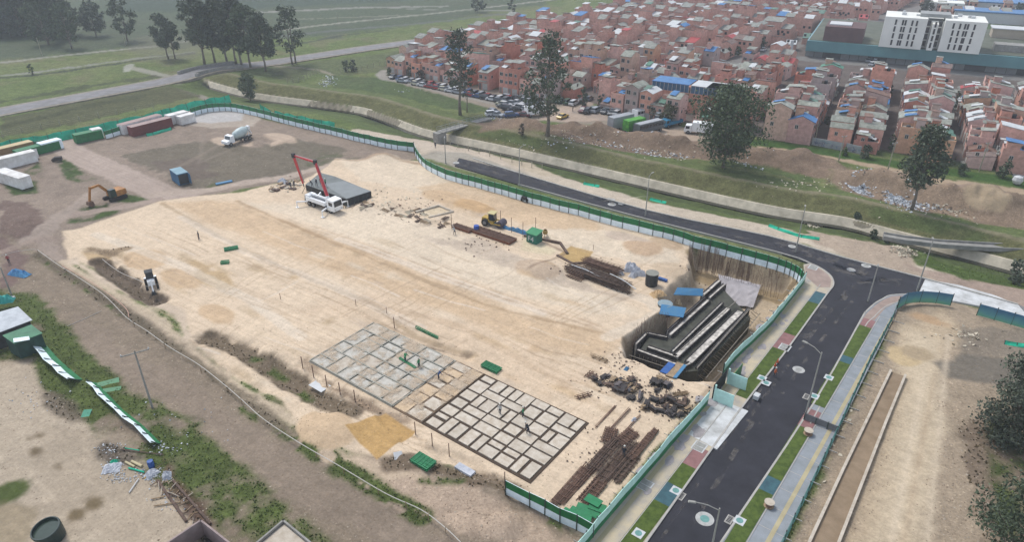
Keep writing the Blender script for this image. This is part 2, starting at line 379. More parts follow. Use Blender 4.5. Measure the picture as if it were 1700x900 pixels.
poly([(700,78),(860,48),(1000,22),(1100,4),(1140,-60),(2500,-60),(2500,310),(1720,290),(1440,248),(1280,232),(1160,208),(1010,182),(960,160),(840,150),(640,112)], C(116,106,100), edge=1, gt=.3, var=.25)
poly([(1255,232),(1330,240),(1480,262),(1720,292),(1720,285),(1480,250),(1330,228)], C(78,96,56), gr=1, edge=1.5, a=.7)
rib([(1150,125),(1200,114),(1280,88),(1340,64),(1420,40),(1520,15),(1600,-5)], 10, C(140,136,132), edge=.4)
poly([(1560,52),(1720,62),(1720,20),(1600,14),(1560,30)], C(92,110,72), gr=1, edge=2)
rib([(1330,97),(1460,108),(1720,132)], 9, C(140,138,134), edge=.5)
rib([(640,118),(632,124),(640,130),(700,142),(830,172)], 4.2, C(164,158,148), edge=.5)
# --- west yard
poly([(-400,262),(-400,500),(0,400),(60,425),(110,445),(300,350),(330,328),(470,300),(620,290),(700,262),(690,244),(560,222),(480,207),(440,198),(380,184),(340,186),(230,212),(130,236),(0,264)], C(158,142,127), edge=1.0, gt=.5, var=.18)
poly([(190,260),(330,235),(420,244),(500,232),(580,250),(520,285),(420,300),(330,312),(285,300),(240,275)], C(122,114,98), edge=1.6, a=.85, gt=.6, gr=.3)
poly([(250,270),(330,262),(360,290),(310,300),(270,290)], C(118,104,96), edge=1.5, a=.6)
for P in [[(95,265),(118,264),(140,290),(160,298),(130,303),(108,298)],[(180,328),(200,320),(258,330),(225,338),(195,337)],[(120,350),(175,338),(200,352),(160,365),(112,372)],[(0,300),(60,300),(62,320),(20,325)],[(40,285),(65,270),(68,295)]]:
    poly(P, C(72,90,46), gr=1, edge=.9, patch=.4)
poly([(270,305),(330,320),(400,300),(360,298),(330,318)], C(92,100,62), gr=1, edge=.8, patch=.45)
poly([(520,245),(600,262),(560,280),(500,276)], C(100,102,78), gr=.6, edge=1.5, a=.8, patch=.5)
poly([(0,330),(60,340),(80,380),(50,405),(0,410)], C(118,98,90), edge=1.5, a=.8, gt=1.0)
rib([(100,235),(118,250),(150,268),(200,290),(262,318),(300,330)], 7, C(190,172,158), edge=1.0)
rib([(340,216),(330,270),(380,250)], 1, C(160,146,132), edge=.4, a=.4)
rib([(262,322),(330,318),(400,304),(470,294),(560,272)], 3, C(196,178,162), edge=1)
rib([(265,332),(200,345),(110,358),(70,392),(70,404),(100,440)], 2.4, C(176,158,144), edge=.9)
rib([(150,322),(100,360),(75,395),(30,412),(0,420)], 3, C(176,160,146), edge=1.0)
rib([(70,395),(85,425),(110,450)], 3, C(172,156,142), edge=1.0, a=.8)
rib([(300,300),(270,292),(380,232),(420,240)], 1.5, C(152,138,122), edge=.6, a=.6)
poly([(300,188),(360,182),(410,186),(436,196),(420,210),(350,212),(300,205)], C(192,178,162), edge=1.0)
poly([(300,186),(350,183),(405,188),(400,200),(350,204),(300,202)], C(206,202,198), edge=.6)
for e in [(465,232,6,2.6),(372,236,4,2),(412,240,2,1.4),(460,242,2,1.5)]: ell(*e, C(206,184,162))
# --- the pale building pad
PADC = C(236,213,184)
poly([(105,388),(265,334),(330,325),(400,320),(455,306),(500,300),(560,266),(640,262),(700,268),(860,322),(1000,362),(1150,404),(1320,450),(1328,470),(1260,565),(1196,640),(1130,700),(965,893),(905,850),(830,812),(745,775),(640,768),(560,745),(490,712),(470,670),(380,620),(310,560),(300,520),(240,485),(180,450),(112,432)], PADC, edge=.55, f=.4, gt=.15, var=.07)
sand = C(220,190,154); sand2 = C(206,178,138); pale = C(240,223,198); och = C(206,168,112)
poly([(265,336),(392,334),(560,396),(760,480),(900,530),(1040,560),(1000,590),(900,580),(760,530),(600,470),(420,400)], sand, edge=1.1, f=1.5, a=.75)
poly([(400,336),(640,345),(800,400),(980,470),(1060,520),(980,520),(760,462),(560,390)], pale, edge=1.4, f=1.5, a=.7)
poly([(560,266),(660,262),(760,300),(830,330),(700,320),(600,300)], pale, edge=1.2, a=.6)
poly([(690,310),(760,300),(1000,370),(1000,400),(860,372),(760,350)], sand, edge=1.5, a=.7, f=1)
poly([(860,380),(1010,380),(1120,410),(1120,440),(960,420)], pale, edge=1.5, a=.7)
poly([(470,520),(620,480),(900,575),(1000,640),(900,660),(760,600),(640,540)], C(228,202,172), edge=2, a=.6, f=2)
for x0, n0 in ((0, 60),):
    rr = random.Random(5)
    for k in range(70):
        x = rr.uniform(150, 1080); y = rr.uniform(340, 700)
        ell(x, y, rr.uniform(.6, 3.2), rr.uniform(.3, 1.0), rr.choice([sand, sand2, C(196,172,138), pale, pale, C(214,196,176)]), a=rr.uniform(.3, .75), edge=.7, f=.6)
for (x, y, r1, r2, c) in [(240,430,5,3.2,sand),(160,425,4.2,1.6,sand2),(300,462,5,2.4,sand),(355,462,5,2,sand2),(785,343,5,2.6,C(214,178,134)),(735,327,5,3,sand),(1066,414,4.2,3.0,C(208,178,146)),(1105,407,3.6,2.4,C(214,186,154)),(892,450,4.2,3.2,sand),(540,715,4.0,3.0,C(222,192,154)),(1120,450,4,3,C(214,192,164)),(360,520,4,2,sand),(330,440,3,1,sand2),(1040,395,5,2,C(216,196,176))]:
    ell(x, y, r1, r2, c, a=.9, edge=.5, f=.4)
poly([(575,715),(640,684),(690,716),(628,762)], och, edge=.25, f=.15, var=.06)
poly([(925,424),(948,408),(985,418),(972,436),(948,438)], C(206,174,120), edge=.15, f=.12)
poly([(870,392),(925,415),(915,425),(865,415)], C(230,214,180), edge=.3)
poly([(690,353),(728,342),(752,352),(712,362)], C(232,212,180), edge=.1, f=.1)
poly([(740,405),(800,395),(880,430),(990,480),(1060,490),(1050,500),(900,465),(800,430)], C(196,178,160), edge=1.2, a=.6)
rib([(560,268),(640,263),(720,275),(860,318),(1000,360),(1150,402)], 1.2, C(168,140,114), edge=.5, a=.7)
rib([(905,402),(940,420),(880,452)], .5, C(150,128,108), edge=.3)
# straight earthwork edges and wheel tracks across the pad
for P, c, wd, al in [([(270,338),(350,385),(480,450),(620,505),(690,560),(790,592)],C(176,152,120),.9,.55),([(393,334),(520,388),(640,440),(800,505),(960,545),(1040,560)],C(178,150,116),.7,.6),
    ([(455,360),(600,418),(800,505)],C(196,168,134),.5,.5),([(560,396),(720,456),(900,520)],C(244,230,212),1.6,.5),([(300,360),(420,425),(560,480),(700,548)],C(240,226,208),1.5,.4),([(600,500),(760,540),(940,640)],C(206,180,150),1.2,.5),([(160,390),(300,440),(420,500),(500,560)],C(240,228,210),2,.4),
    ([(1020,480),(1080,500),(1100,520),(1010,560)],C(238,222,200),2.5,.6),([(520,380),(760,470),(1000,550)],C(204,176,146),.3,.7),([(522,375),(762,464),(1002,544)],C(204,176,146),.3,.7),([(410,350),(700,465),(900,540)],C(200,176,146),.3,.6)]:
    rib(P, wd, c, edge=.35, f=.3, a=al)
rr = random.Random(9)
for k in range(46):      # tyre tracks
    x = rr.uniform(180, 1050); y = rr.uniform(350, 640); dxp = rr.uniform(60, 200); sl = rr.choice([.42, .38, .48, -.5, .3])
    rib([(x, y), (x+dxp*.5, y+dxp*.5*sl+rr.uniform(-5, 5)), (x+dxp, y+dxp*sl)], .28, rr.choice([C(206,182,154), C(246,232,214), C(190,166,140)]), edge=.12, f=.15, a=rr.uniform(.3, .65))
rr = random.Random(19)
for k in range(60):      # crisp twin wheel ruts
    x = rr.uniform(170, 980); y = 345+(x-170)*.2+rr.uniform(0, 260); dxp = rr.uniform(50, 170); sl = rr.choice([.40, .44, .36, -.55, .46]); cv = rr.uniform(-8, 8); c_ = rr.choice([C(196,170,140), C(186,160,130), C(208,184,156)]); a_ = rr.uniform(.2, .5)
    p0, p1, p2 = at(x, y), at(x+dxp*.5, y+dxp*.5*sl+cv), at(x+dxp, y+dxp*sl)
    for o in (-.9, .9):
        d = math.hypot(p2[0]-p0[0], p2[1]-p0[1]); ox, oy = -(p2[1]-p0[1])/d*o, (p2[0]-p0[0])/d*o; D, _, _ = dist_line(GX, GY, [(p[0]+ox, p[1]+oy) for p in (p0, p1, p2)]); mix(sstep(.2, .08, D+(nXS-.5)*.15)*a_, c_, 0, .1, .1)
# --- pit floor
poly([(1092,520),(1140,462),(1160,405),(1185,408),(1322,447),(1327,465),(1250,575),(1196,632),(1142,630),(1040,592),(1040,560)], C(208,188,160), edge=.2, f=.3, gt=.4, var=.16)
rib([(1155,420),(1320,462)], 4, C(178,156,122), edge=.6, gt=.3)
# --- south-west: haul road, verge, left yard
poly([(-400,430),(0,395),(62,420),(110,440),(300,560),(480,705),(560,752),(700,770),(840,815),(980,900),(960,960),(-400,960)], C(150,135,117), edge=.8, gt=.6, var=.14)
poly([(120,520),(330,640),(560,800),(760,905),(640,905),(430,800),(300,690),(120,580)], C(156,140,124), edge=1.5, a=.6)
poly([(560,760),(640,770),(700,780),(850,850),(960,905),(820,905),(660,830)], C(196,174,152), edge=1.2, gt=.6)
poly([(480,705),(560,745),(640,772),(700,792),(600,800),(520,752)], C(214,192,166), edge=1.0)
poly([(0,400),(50,425),(30,470),(0,480)], C(132,112,104), edge=1.2)
rib([(105,435),(180,480),(260,530),(330,590),(420,660),(500,705)], 1.6, C(216,196,170), edge=.7, a=.9)
rib([(120,432),(200,480),(300,520),(310,560)], 1.5, C(220,200,176), edge=.7)
rib([(0,420),(60,405),(100,400)], 2.2, C(168,150,136), edge=.7, a=.7)
for P, wd, c, al in [([(160,434),(195,455),(240,490),(262,498)],3.2,C(112,98,84),.95),([(345,560),(400,578),(470,622),(520,655),(580,680)],3.2,C(112,98,80),.9),([(62,424),(130,465),(220,530),(330,600),(480,720)],1.6,C(112,102,84),.7),
    ([(150,412),(180,418),(210,412)],1.6,C(160,138,110),.9),([(650,770),(700,772),(780,790),(850,812)],2.4,C(122,106,88),.9),([(560,645),(640,690)],1.4,C(132,114,96),.8),([(620,543),(680,572),(775,590)],1.0,C(150,132,112),.9),([(505,600),(560,650),(680,700)],1.3,C(160,138,116),.7)]:
    rib(P, wd, c, edge=1.0, gt=.9, a=al)
GREEN = C(88,100,54)
for P, wd, pt in [([(420,590),(480,630),(512,658)],1.4,.45),([(500,735),(560,770),(640,820),(700,858)],2.6,.42),([(400,680),(500,740),(560,790)],1.3,.5),([(66,428),(130,470),(200,520)],1.2,.55),([(700,800),(770,800)],1.2,.5),([(880,850),(960,890)],1.0,.5)]:
    rib(P, wd, GREEN, edge=.8, gr=1, patch=pt)
poly([(-60,470),(70,490),(128,560),(210,640),(330,700),(440,800),(560,905),(400,905),(330,860),(240,790),(150,745),(130,700),(60,640),(50,600),(-60,600)], GREEN, edge=1.3, gr=1, f=.8, patch=.47)
poly([(60,490),(130,560),(210,650),(300,730),(260,790),(160,745),(140,700),(60,640)], GREEN, edge=1.0, gr=1, f=.8, patch=.40)
poly([(-100,598),(50,600),(75,650),(140,700),(170,760),(260,800),(330,860),(330,960),(-100,960)], C(196,180,158), edge=.9, gt=.3, var=.10)
poly([(60,700),(220,740),(280,850),(250,900),(100,880)], C(186,170,148), edge=2, a=.6)
ell(10,818,1.6,2.2,GREEN); ell(0,880,4,3,C(160,144,116), a=.7); ell(128,856,.9,.8,C(132,116,90)); ell(155,838,.9,.7,C(132,116,90)); ell(60,748,.8,.6,C(134,118,94)); ell(65,724,.6,.5,C(134,118,94)); ell(50,730,.5,.4,C(134,118,94)); ell(100,778,.5,.3,C(140,124,100))
poly([(60,650),(130,660),(150,700),(90,700)], C(104,94,80), edge=1, a=.8, gt=1)
poly([(170,740),(240,760),(200,775),(160,760)], C(118,108,96), edge=.6, gt=1)
poly([(270,760),(300,800),(360,870),(340,900),(290,830)], C(104,82,70), edge=.8, gt=1, a=.9)
# --- east lot
poly([(1480,498),(1580,498),(1720,535),(1800,600),(1800,960),(1280,960),(1470,560)], C(172,155,133), edge=.6, gt=.7, var=.16)
poly([(1490,545),(1560,510),(1600,540),(1580,590),(1550,640),(1560,760),(1520,905),(1400,905),(1470,700),(1480,600)], C(200,180,152), edge=1.1, f=1, gt=.3)
poly([(1500,540),(1560,560),(1570,680),(1540,905),(1440,905),(1490,700)], C(216,198,170), edge=1.0, f=1.5, a=.8)
poly([(1548,600),(1600,585),(1720,600),(1720,650),(1640,640),(1570,628)], C(128,120,108), edge=.8, gt=.4)
poly([(1590,540),(1720,545),(1720,600),(1600,585)], C(148,136,120), edge=1.5, gt=.6)
poly([(1600,690),(1720,700),(1720,905),(1620,905)], C(128,112,96), edge=1.5, gt=1, a=.8)
poly([(1640,740),(1720,770),(1690,905),(1640,860)], C(78,88,50), edge=1.5, gr=1, patch=.45)
poly([(1640,690),(1700,720),(1700,760),(1640,730)], C(78,88,50), edge=1, gr=1, patch=.45)
rib([(1345,760),(1390,690),(1425,640),(1450,560)], 1.1, C(120,116,80), edge=.8, gr=1, patch=.55)
ell(1500,590,2.5,2.5,C(214,190,150)); ell(1540,530,3,1.5,C(196,166,132)); ell(1520,585,2,2,C(190,170,140))
rib([(1540,905),(1575,560)], .6, C(228,210,184), edge=.3, a=.6); rib([(1480,905),(1535,620)], .6, C(228,210,184), edge=.3, a=.6)
rib([(1500,905),(1552,620)], .5, C(190,168,140), edge=.3, a=.6)
ell(540, 715, 4.2, 3.0, C(222,194,160), a=.95, edge=.4, f=.3); poly([(573,714),(640,682),(691,716),(626,764)], och, edge=.15, f=.12, var=.06)
bs = (1 + .10*(nXS-.5)*2)[..., None]; base = np.clip(base*bs, 0, 1)

me = bpy.data.meshes.new('ground')
nv = R*Cc; co = np.stack([GX, GY, GZ], -1).reshape(-1).astype(np.float32)
me.vertices.add(nv); me.vertices.foreach_set('co', co)
idx = np.arange(nv).reshape(R, Cc)
q = np.stack([idx[1:, :-1], idx[1:, 1:], idx[:-1, 1:], idx[:-1, :-1]], -1).reshape(-1)
nf = len(q)//4; me.loops.add(nf*4); me.loops.foreach_set('vertex_index', q.astype(np.int32))
me.polygons.add(nf); me.polygons.foreach_set('loop_start', (np.arange(nf)*4).astype(np.int32)); me.polygons.foreach_set('loop_total', np.full(nf, 4, np.int32))
me.update(calc_edges=True); me.polygons.foreach_set('use_smooth', np.ones(nf, bool))
at_ = me.attributes.new('earth', 'FLOAT_COLOR', 'POINT'); at_.data.foreach_set('color', np.concatenate([base, np.ones((R, Cc, 1))], -1).reshape(-1).astype(np.float32))
a2 = me.attributes.new('cover', 'FLOAT_VECTOR', 'POINT'); a2.data.foreach_set('vector', np.stack([grass, grit, nM], -1).reshape(-1).astype(np.float32))
gm = bpy.data.materials.new('ground_surface'); gm.use_nodes = True; n = gm.node_tree.nodes; l = gm.node_tree.links; b = n['Principled BSDF']
b.inputs['Roughness'].default_value = .95; b.inputs['Specular IOR Level'].default_value = .12
A = n.new('ShaderNodeAttribute'); A.attribute_name = 'earth'; B = n.new('ShaderNodeAttribute'); B.attribute_name = 'cover'
sx = n.new('ShaderNodeSeparateXYZ'); l.new(B.outputs['Vector'], sx.inputs[0])
geo = n.new('ShaderNodeNewGeometry')
def gnoise(scale, det, rough=.6):
    z = n.new('ShaderNodeTexNoise'); z.inputs['Scale'].default_value = scale; z.inputs['Detail'].default_value = det; z.inputs['Roughness'].default_value = rough
    l.new(geo.outputs['Position'], z.inputs['Vector']); return z.outputs['Fac']
def rng(v, a, b_, c, d):
    m = n.new('ShaderNodeMapRange'); m.inputs['From Min'].default_value = a; m.inputs['From Max'].default_value = b_; m.inputs['To Min'].default_value = c; m.inputs['To Max'].default_value = d
    l.new(v, m.inputs['Value']); return m.outputs[0]
def mth(op, a, b_):
    m = n.new('ShaderNodeMath'); m.operation = op
    for i, v in enumerate((a, b_)):
        if isinstance(v, (int, float)): m.inputs[i].default_value = v
        else: l.new(v, m.inputs[i])
    return m.outputs[0]
f1 = gnoise(3.2, 5, .75); f2 = gnoise(.9, 5, .7); f3 = gnoise(.28, 4, .6)
def streak(deg, sa, sb):
    mp = n.new('ShaderNodeMapping'); mp.vector_type = 'TEXTURE'; mp.inputs['Rotation'].default_value = (0, 0, math.radians(deg)); mp.inputs['Scale'].default_value = (1/sa, 1/sb, 1)
    l.new(geo.outputs['Position'], mp.inputs[0]); z = n.new('ShaderNodeTexNoise'); z.inputs['Scale'].default_value = 1; z.inputs['Detail'].default_value = 4; z.inputs['Roughness'].default_value = .6; l.new(mp.outputs[0], z.inputs['Vector']); return z.outputs['Fac']
st1 = streak(-37, .07, 1.7); st2 = streak(50, .06, 1.5); gate = rng(f3, .48, .56, 0, 1)
stk = mth('ADD', mth('MULTIPLY', rng(st1, .35, .65, -.5, .5), .12), mth('MULTIPLY', mth('MULTIPLY', rng(st2, .38, .62, -.5, .5), gate), .07))
f4 = gnoise(7.0, 4, .8)
soilf = mth('ADD', mth('MULTIPLY', mth('MULTIPLY', rng(f1, .3, .7, .86, 1.1), rng(f2, .3, .7, .93, 1.06)), rng(f4, .3, .7, .93, 1.05)), stk)
grassf = mth('MULTIPLY', rng(f1, .3, .7, .5, 1.45), mth('MULTIPLY', rng(f2, .3, .7, .68, 1.3), rng(f3, .3, .7, .8, 1.2)))
vo = n.new('ShaderNodeTexVoronoi'); vo.inputs['Scale'].default_value = 1.7; l.new(geo.outputs['Position'], vo.inputs['Vector'])
sc_ = n.new('ShaderNodeSeparateColor'); l.new(vo.outputs['Color'], sc_.inputs[0])
stone = mth('MULTIPLY', rng(vo.outputs['Distance'], .16, .28, 1.0, 0.0), rng(sc_.outputs[0], .55, .6, 0, 1))
gritf = mth('ADD', mth('MULTIPLY', rng(f1, .35, .65, .72, 1.22), rng(f2, .3, .7, .8, 1.2)), mth('MULTIPLY', stone, .5))
def mixf(fac, a, b_):
    m = n.new('ShaderNodeMix'); m.data_type = 'FLOAT'; l.new(fac, m.inputs[0]); l.new(a, m.inputs[2]); l.new(b_, m.inputs[3]); return m.outputs[0]
fac = mixf(sx.outputs[0], mixf(sx.outputs[1], soilf, gritf), grassf)
mm = n.new('ShaderNodeVectorMath'); mm.operation = 'SCALE'; l.new(A.outputs['Color'], mm.inputs[0]); l.new(fac, mm.inputs['Scale']); l.new(mm.outputs[0], b.inputs['Base Color'])
bp = n.new('ShaderNodeBump'); bp.inputs['Strength'].default_value = .55; bp.inputs['Distance'].default_value = .22
l.new(mth('ADD', mth('ADD', mth('MULTIPLY', f1, .5), mth('MULTIPLY', st1, .5)), mth('ADD', f2, mth('MULTIPLY', stone, mth('MULTIPLY', sx.outputs[1], .8)))), bp.inputs['Height']); l.new(bp.outputs[0], b.inputs['Normal'])
me.materials.append(gm); go = bpy.data.objects.new('ground', me); COL.objects.link(go); tag(go, kind='structure')
del PX, PY, tt
# ------------------------------------------------------------------ streets, pavements, kerbs
asphalt = mat('asphalt', C(58,58,65), .9, .16, .35, coords='Object', bump=.15, tint=C(47,47,53))
asphalt_old = mat('asphalt_old', C(150,148,150), .9, .12, .3, tint=C(128,126,124))
conc_white = mat('fresh_concrete', C(216,218,218,.8), .8, .08, .5, tint=C(184,184,180))
kerb_m = mat('kerb_concrete', C(196,192,184), .8, .12, 1.2)
pave_tan = mat('dusty_pavers', C(214,198,166), .85, .10, .35, tint=C(176,172,168))
pave_blue = mat('grey_pavers', C(160,166,172), .85, .10, .5, tint=C(144,150,152))
tactile = mat('yellow_tactile_paving', C(196,184,148), .85, .1, .5)
red_tile = mat('red_pavers', C(160,118,116), .85, .14, 1.2)
brown_tile = mat('brown_pavers', C(178,158,146), .85, .12, .8, tint=C(160,140,130))
lawn_m = mat('verge_grass', C(88,104,46), .95, .35, 1.6, bump=.5, tint=C(62,82,30))
teal_cover = mat('teal_pit_cover', C(62,104,112), .6, .2, 1.5, tint=C(50,84,96))
white_m = mat('white_paint', C(222,224,224), .6, .06, 1.0)
iron_teal = mat('teal_manhole_lid', C(120,170,164), .7, .12, 2)
def struct(name, mb, m, smooth=False): return tag(mb.build(name, m, smooth=smooth), kind='structure')
ROADA = [at(*p) for p in [(762,262),(850,284),(1073,349),(1275,392),(1400,428),(1535,463),(1522,489),(1480,491),(1466,497),(1452,505),(1436,520),(1350,672),(1195,905),(1160,960),(1030,960),(1070,905),(1222,690),(1300,590),(1383,475),(1382,464),(1375,455),(1362,446),(1345,438),(1290,419),(1050,358),(860,306),(790,285),(755,275)]]
m = MB(); m.prism(ROADA, -.5, 0.0); struct('street', m, asphalt)
m = MB(); m.prism([at(*p) for p in [(1536,463.5),(1590,473),(1650,490),(1690,506),(1720,540),(1660,515),(1600,503),(1524,489)]], -.5, .02); struct('concrete_street', m, conc_white)
m = MB(); m.prism([at(*p) for p in [(1691,506),(1800,545),(1800,600),(1722,540)]], -.5, 0); struct('side_street', m, asphalt_old)
# old country road with its bridge
def ribbon(P, w, z=0.05, th=.3, widths=None):
    mb = MB(); Lf = []; Rt = []
    for i, p in enumerate(P):
        a = P[max(i-1, 0)]; b2 = P[min(i+1, len(P)-1)]; d = math.hypot(b2[0]-a[0], b2[1]-a[1]); nx, ny = -(b2[1]-a[1])/d, (b2[0]-a[0])/d
        ww = (widths[i] if widths else w)/2; zz = z[i] if isinstance(z, list) else z
        Lf.append((p[0]+nx*ww, p[1]+ny*ww, zz)); Rt.append((p[0]-nx*ww, p[1]-ny*ww, zz))
    n_ = len(P); dn = lambda q: (q[0], q[1], q[2]-th)
    vs = Lf + Rt + [dn(q) for q in Lf] + [dn(q) for q in Rt]; fs = []
    for i in range(n_-1):
        fs += [(n_+i, n_+i+1, i+1, i), (i, i+1, 2*n_+i+1, 2*n_+i), (n_+i+1, n_+i, 3*n_+i, 3*n_+i+1), (2*n_+i, 2*n_+i+1, 3*n_+i+1, 3*n_+i)]
    mb.add(vs, fs); return mb
def smooth(P, k=6):
    out = []
    for i in range(len(P)-1):
        p0 = P[max(i-1, 0)]; p1 = P[i]; p2 = P[i+1]; p3 = P[min(i+2, len(P)-1)]
        for j in range(k):
            t = j/k; out.append(tuple(.5*((2*p1[c]) + (-p0[c]+p2[c])*t + (2*p0[c]-5*p1[c]+4*p2[c]-p3[c])*t*t + (-p0[c]+3*p1[c]-3*p2[c]+p3[c])*t**3) for c in range(len(p1))))
    out.append(tuple(P[-1])); return out
BR = smooth([at(*p) for p in [(-420,268),(-150,218),(0,187),(145,160),(290,133),(350,119),(450,105),(600,82),(720,65),(850,42),(960,24),(1060,4),(1150,-14),(1300,-45)]])
zs = []
for p in BR:
    q = proj(p[0], p[1], 0)[0]; zs.append(.35 + .7*max(0, 1-abs(q-355)/90))
struct('country_road', ribbon(BR, 7.5, zs, .9), asphalt_old)
for off in (4.6, -4.6):
    Pn = []
    for i, p in enumerate(BR):
        a = BR[max(i-1, 0)]; b2 = BR[min(i+1, len(BR)-1)]; d = math.hypot(b2[0]-a[0], b2[1]-a[1]); Pn.append((p[0]-(b2[1]-a[1])/d*off, p[1]+(b2[0]-a[0])/d*off))
    struct('road_shoulder', ribbon(Pn, 1.7, [z-.04 for z in zs], .9), mat('gravel_shoulder', C(158,150,136), .95, .2, .6))
# kerb frames of the new street: t runs along the kerb, o away from the asphalt
L0 = at(1070, 905); L1 = at(1383, 480); R0 = at(1195, 905); R1 = at(1436, 520)
DL = math.atan2(L1[1]-L0[1], L1[0]-L0[0]); LL = math.hypot(L1[0]-L0[0], L1[1]-L0[1])
DR = math.atan2(R1[1]-R0[1], R1[0]-R0[0]); LR = math.hypot(R1[0]-R0[0], R1[1]-R0[1])
def PL(t, o): return (L0[0]+math.cos(DL)*t-math.sin(DL)*o, L0[1]+math.sin(DL)*t+math.cos(DL)*o)
def PR(t, o): return (R0[0]+math.cos(DR)*t+math.sin(DR)*o, R0[1]+math.sin(DR)*t-math.cos(DR)*o)
def invL(px, py):
    x, y = at(px, py); dx, dy = x-L0[0], y-L0[1]; return dx*math.cos(DL)+dy*math.sin(DL), -dx*math.sin(DL)+dy*math.cos(DL)
def invR(px, py):
    x, y = at(px, py); dx, dy = x-R0[0], y-R0[1]; return dx*math.cos(DR)+dy*math.sin(DR), dx*math.sin(DR)-dy*math.cos(DR)
def rect(Pf, t0, t1, o0, o1): return [Pf(t0, o0), Pf(t1, o0), Pf(t1, o1), Pf(t0, o1)]
m = MB(); m.prism([at(*p) for p in [(1345,438),(1362,446),(1375,455),(1382,464),(1383,475),(1300,590),(1222,690),(1070,905),(1030,960),(915,960),(1337,462),(1334,440)]], -.5, .12); struct('west_pavement', m, pave_tan)
m = MB(); m.prism([at(*p) for p in [(1522,489),(1480,491),(1466,497),(1452,505),(1436,520),(1350,672),(1195,905),(1160,960),(1265,960),(1300,900),(1478,540),(1490,512),(1510,499),(1575,500),(1576,492)]], -.5, .12); struct('east_pavement', m, pave_blue)
m = MB(); m.prism([at(*p) for p in [(1345,440),(1362,448),(1374,457),(1380,466),(1378,478),(1358,478),(1338,460),(1336,443)]], .0, .126); m.prism([at(*p) for p in [(1520,491),(1480,493),(1466,499),(1454,507),(1438,522),(1430,533),(1452,533),(1470,512),(1500,498),(1522,496)]], 0, .126); struct('corner_pavers', m, brown_tile)
def kerb(P, w=.22, z=.17): return ribbon(P, w, z, .4)
struct('kerb', kerb(smooth([at(*p) for p in [(1030,960),(1070,905),(1222,690),(1300,590),(1372,490),(1383,475),(1382,464),(1375,455),(1362,446),(1345,438),(1290,419),(1050,358),(860,306)]], 3)), kerb_m)
struct('kerb', kerb(smooth([at(*p) for p in [(1160,960),(1195,905),(1350,672),(1430,530),(1436,520),(1452,505),(1466,497),(1480,491),(1522,489)]], 3)), kerb_m)
struct('kerb', kerb(smooth([at(*p) for p in [(785,263),(850,284),(1073,349),(1275,392),(1400,428),(1535,463),(1690,506)]], 3), .3), kerb_m)
struct('kerb', kerb(smooth([at(*p) for p in [(1345,705),(1430,552),(1450,528),(1470,510),(1495,501)]], 3), .15, .15), kerb_m)
# verge lawns, paver aprons, pit covers on each side, by photograph rows
lawn = MB(); red = MB(); tcv = MB()
def seg(Pf, inv, yA, yB, kx, o0, o1, mb, z):
    t0 = inv(kx(yA), yA)[0]; t1 = inv(kx(yB), yB)[0]; mb.prism(rect(Pf, min(t0, t1), max(t0, t1), o0, o1), 0, z)
kL = lambda y: np.interp(y, [475,590,690,905], [1383,1300,1222,1070]); kR = lambda y: np.interp(y, [520,672,905], [1436,1350,1195])
for a, b2 in [(930,845),(830,782),(665,585),(560,507)]: seg(PL, invL, a, b2, kL, .25, 2.15, lawn, .16)
for a, b2 in [(845,815),(507,490)]: seg(PL, invL, a, b2, kL, .25, 2.15, tcv, .165)
for a, b2 in [(782,752),(585,560)]: seg(PL, invL, a, b2, kL, .25, 2.15, red, .139)
for a, b2 in [(940,812),(790,708),(672,600),(590,540)]: seg(PR, invR, a, b2, kR, .25, 1.95, lawn, .16)
for a, b2 in [(812,790),(600,590)]: seg(PR, invR, a, b2, kR, .25, 1.95, tcv, .165)
for a, b2 in [(708,680),(540,528)]: seg(PR, invR, a, b2, kR, .25, 1.95, red, .135)
struct('verge_lawn', lawn, lawn_m); struct('red_paving', red, red_tile); struct('planting_pit_cover', tcv, teal_cover)
m = MB(); t0 = invL(1100, 860)[0]-8; m.prism(rect(PL, t0, LL-3, 3.6, 4.1), 0, .134)
t0 = invR(1195, 905)[0]-6; m.prism(rect(PR, t0, LR+1, 3.5, 3.95), 0, .134); struct('tactile_strip', m, tactile)
m = MB()
for t in np.arange(-8, LR+2, 3.2): m.prism(rect(PR, t, t+.07, 2.0, 5.6), 0, .131)
for t in np.arange(-8, LL-2, 4): m.prism(rect(PL, t, t+.05, 2.2, 6.0), 0, .131)
for Pf, LLL in ((PL, LL), (PR, LR)): m.prism(rect(Pf, -8, LLL, 2.02, 2.12), 0, .175)
struct('pavement_joint', m, kerb_m)
# blotches of dust and cement on the west pavement
m = MB(); rr = random.Random(3)
def blob(mb, x, y, r, z0, z1, n=9, asp=1.6, a=0.0):
    P = []
    for k in range(n):
        t = 2*math.pi*k/n; q = r*rr.uniform(.65, 1.2); u, v = q*math.cos(t)*asp, q*math.sin(t); P.append((x+u*math.cos(a)-v*math.sin(a), y+u*math.sin(a)+v*math.cos(a)))
    mb.prism(P, z0, z1)
for k in range(46):
    x, y = PL(rr.uniform(2, LL-8), rr.uniform(2.5, 5.6)); blob(m, x, y, rr.uniform(.2, .7), .1, .1375+.0006*k, a=DL)
struct('cement_stain', m, mat('cement_dust', C(176,170,170), .9, .12, 1.5))
# driveway at the site gate
m = MB(); m.prism([at(*p) for p in [(1183,660),(1242,684),(1190,748),(1130,716)]], 0, .131); struct('gate_driveway', m, conc_white)
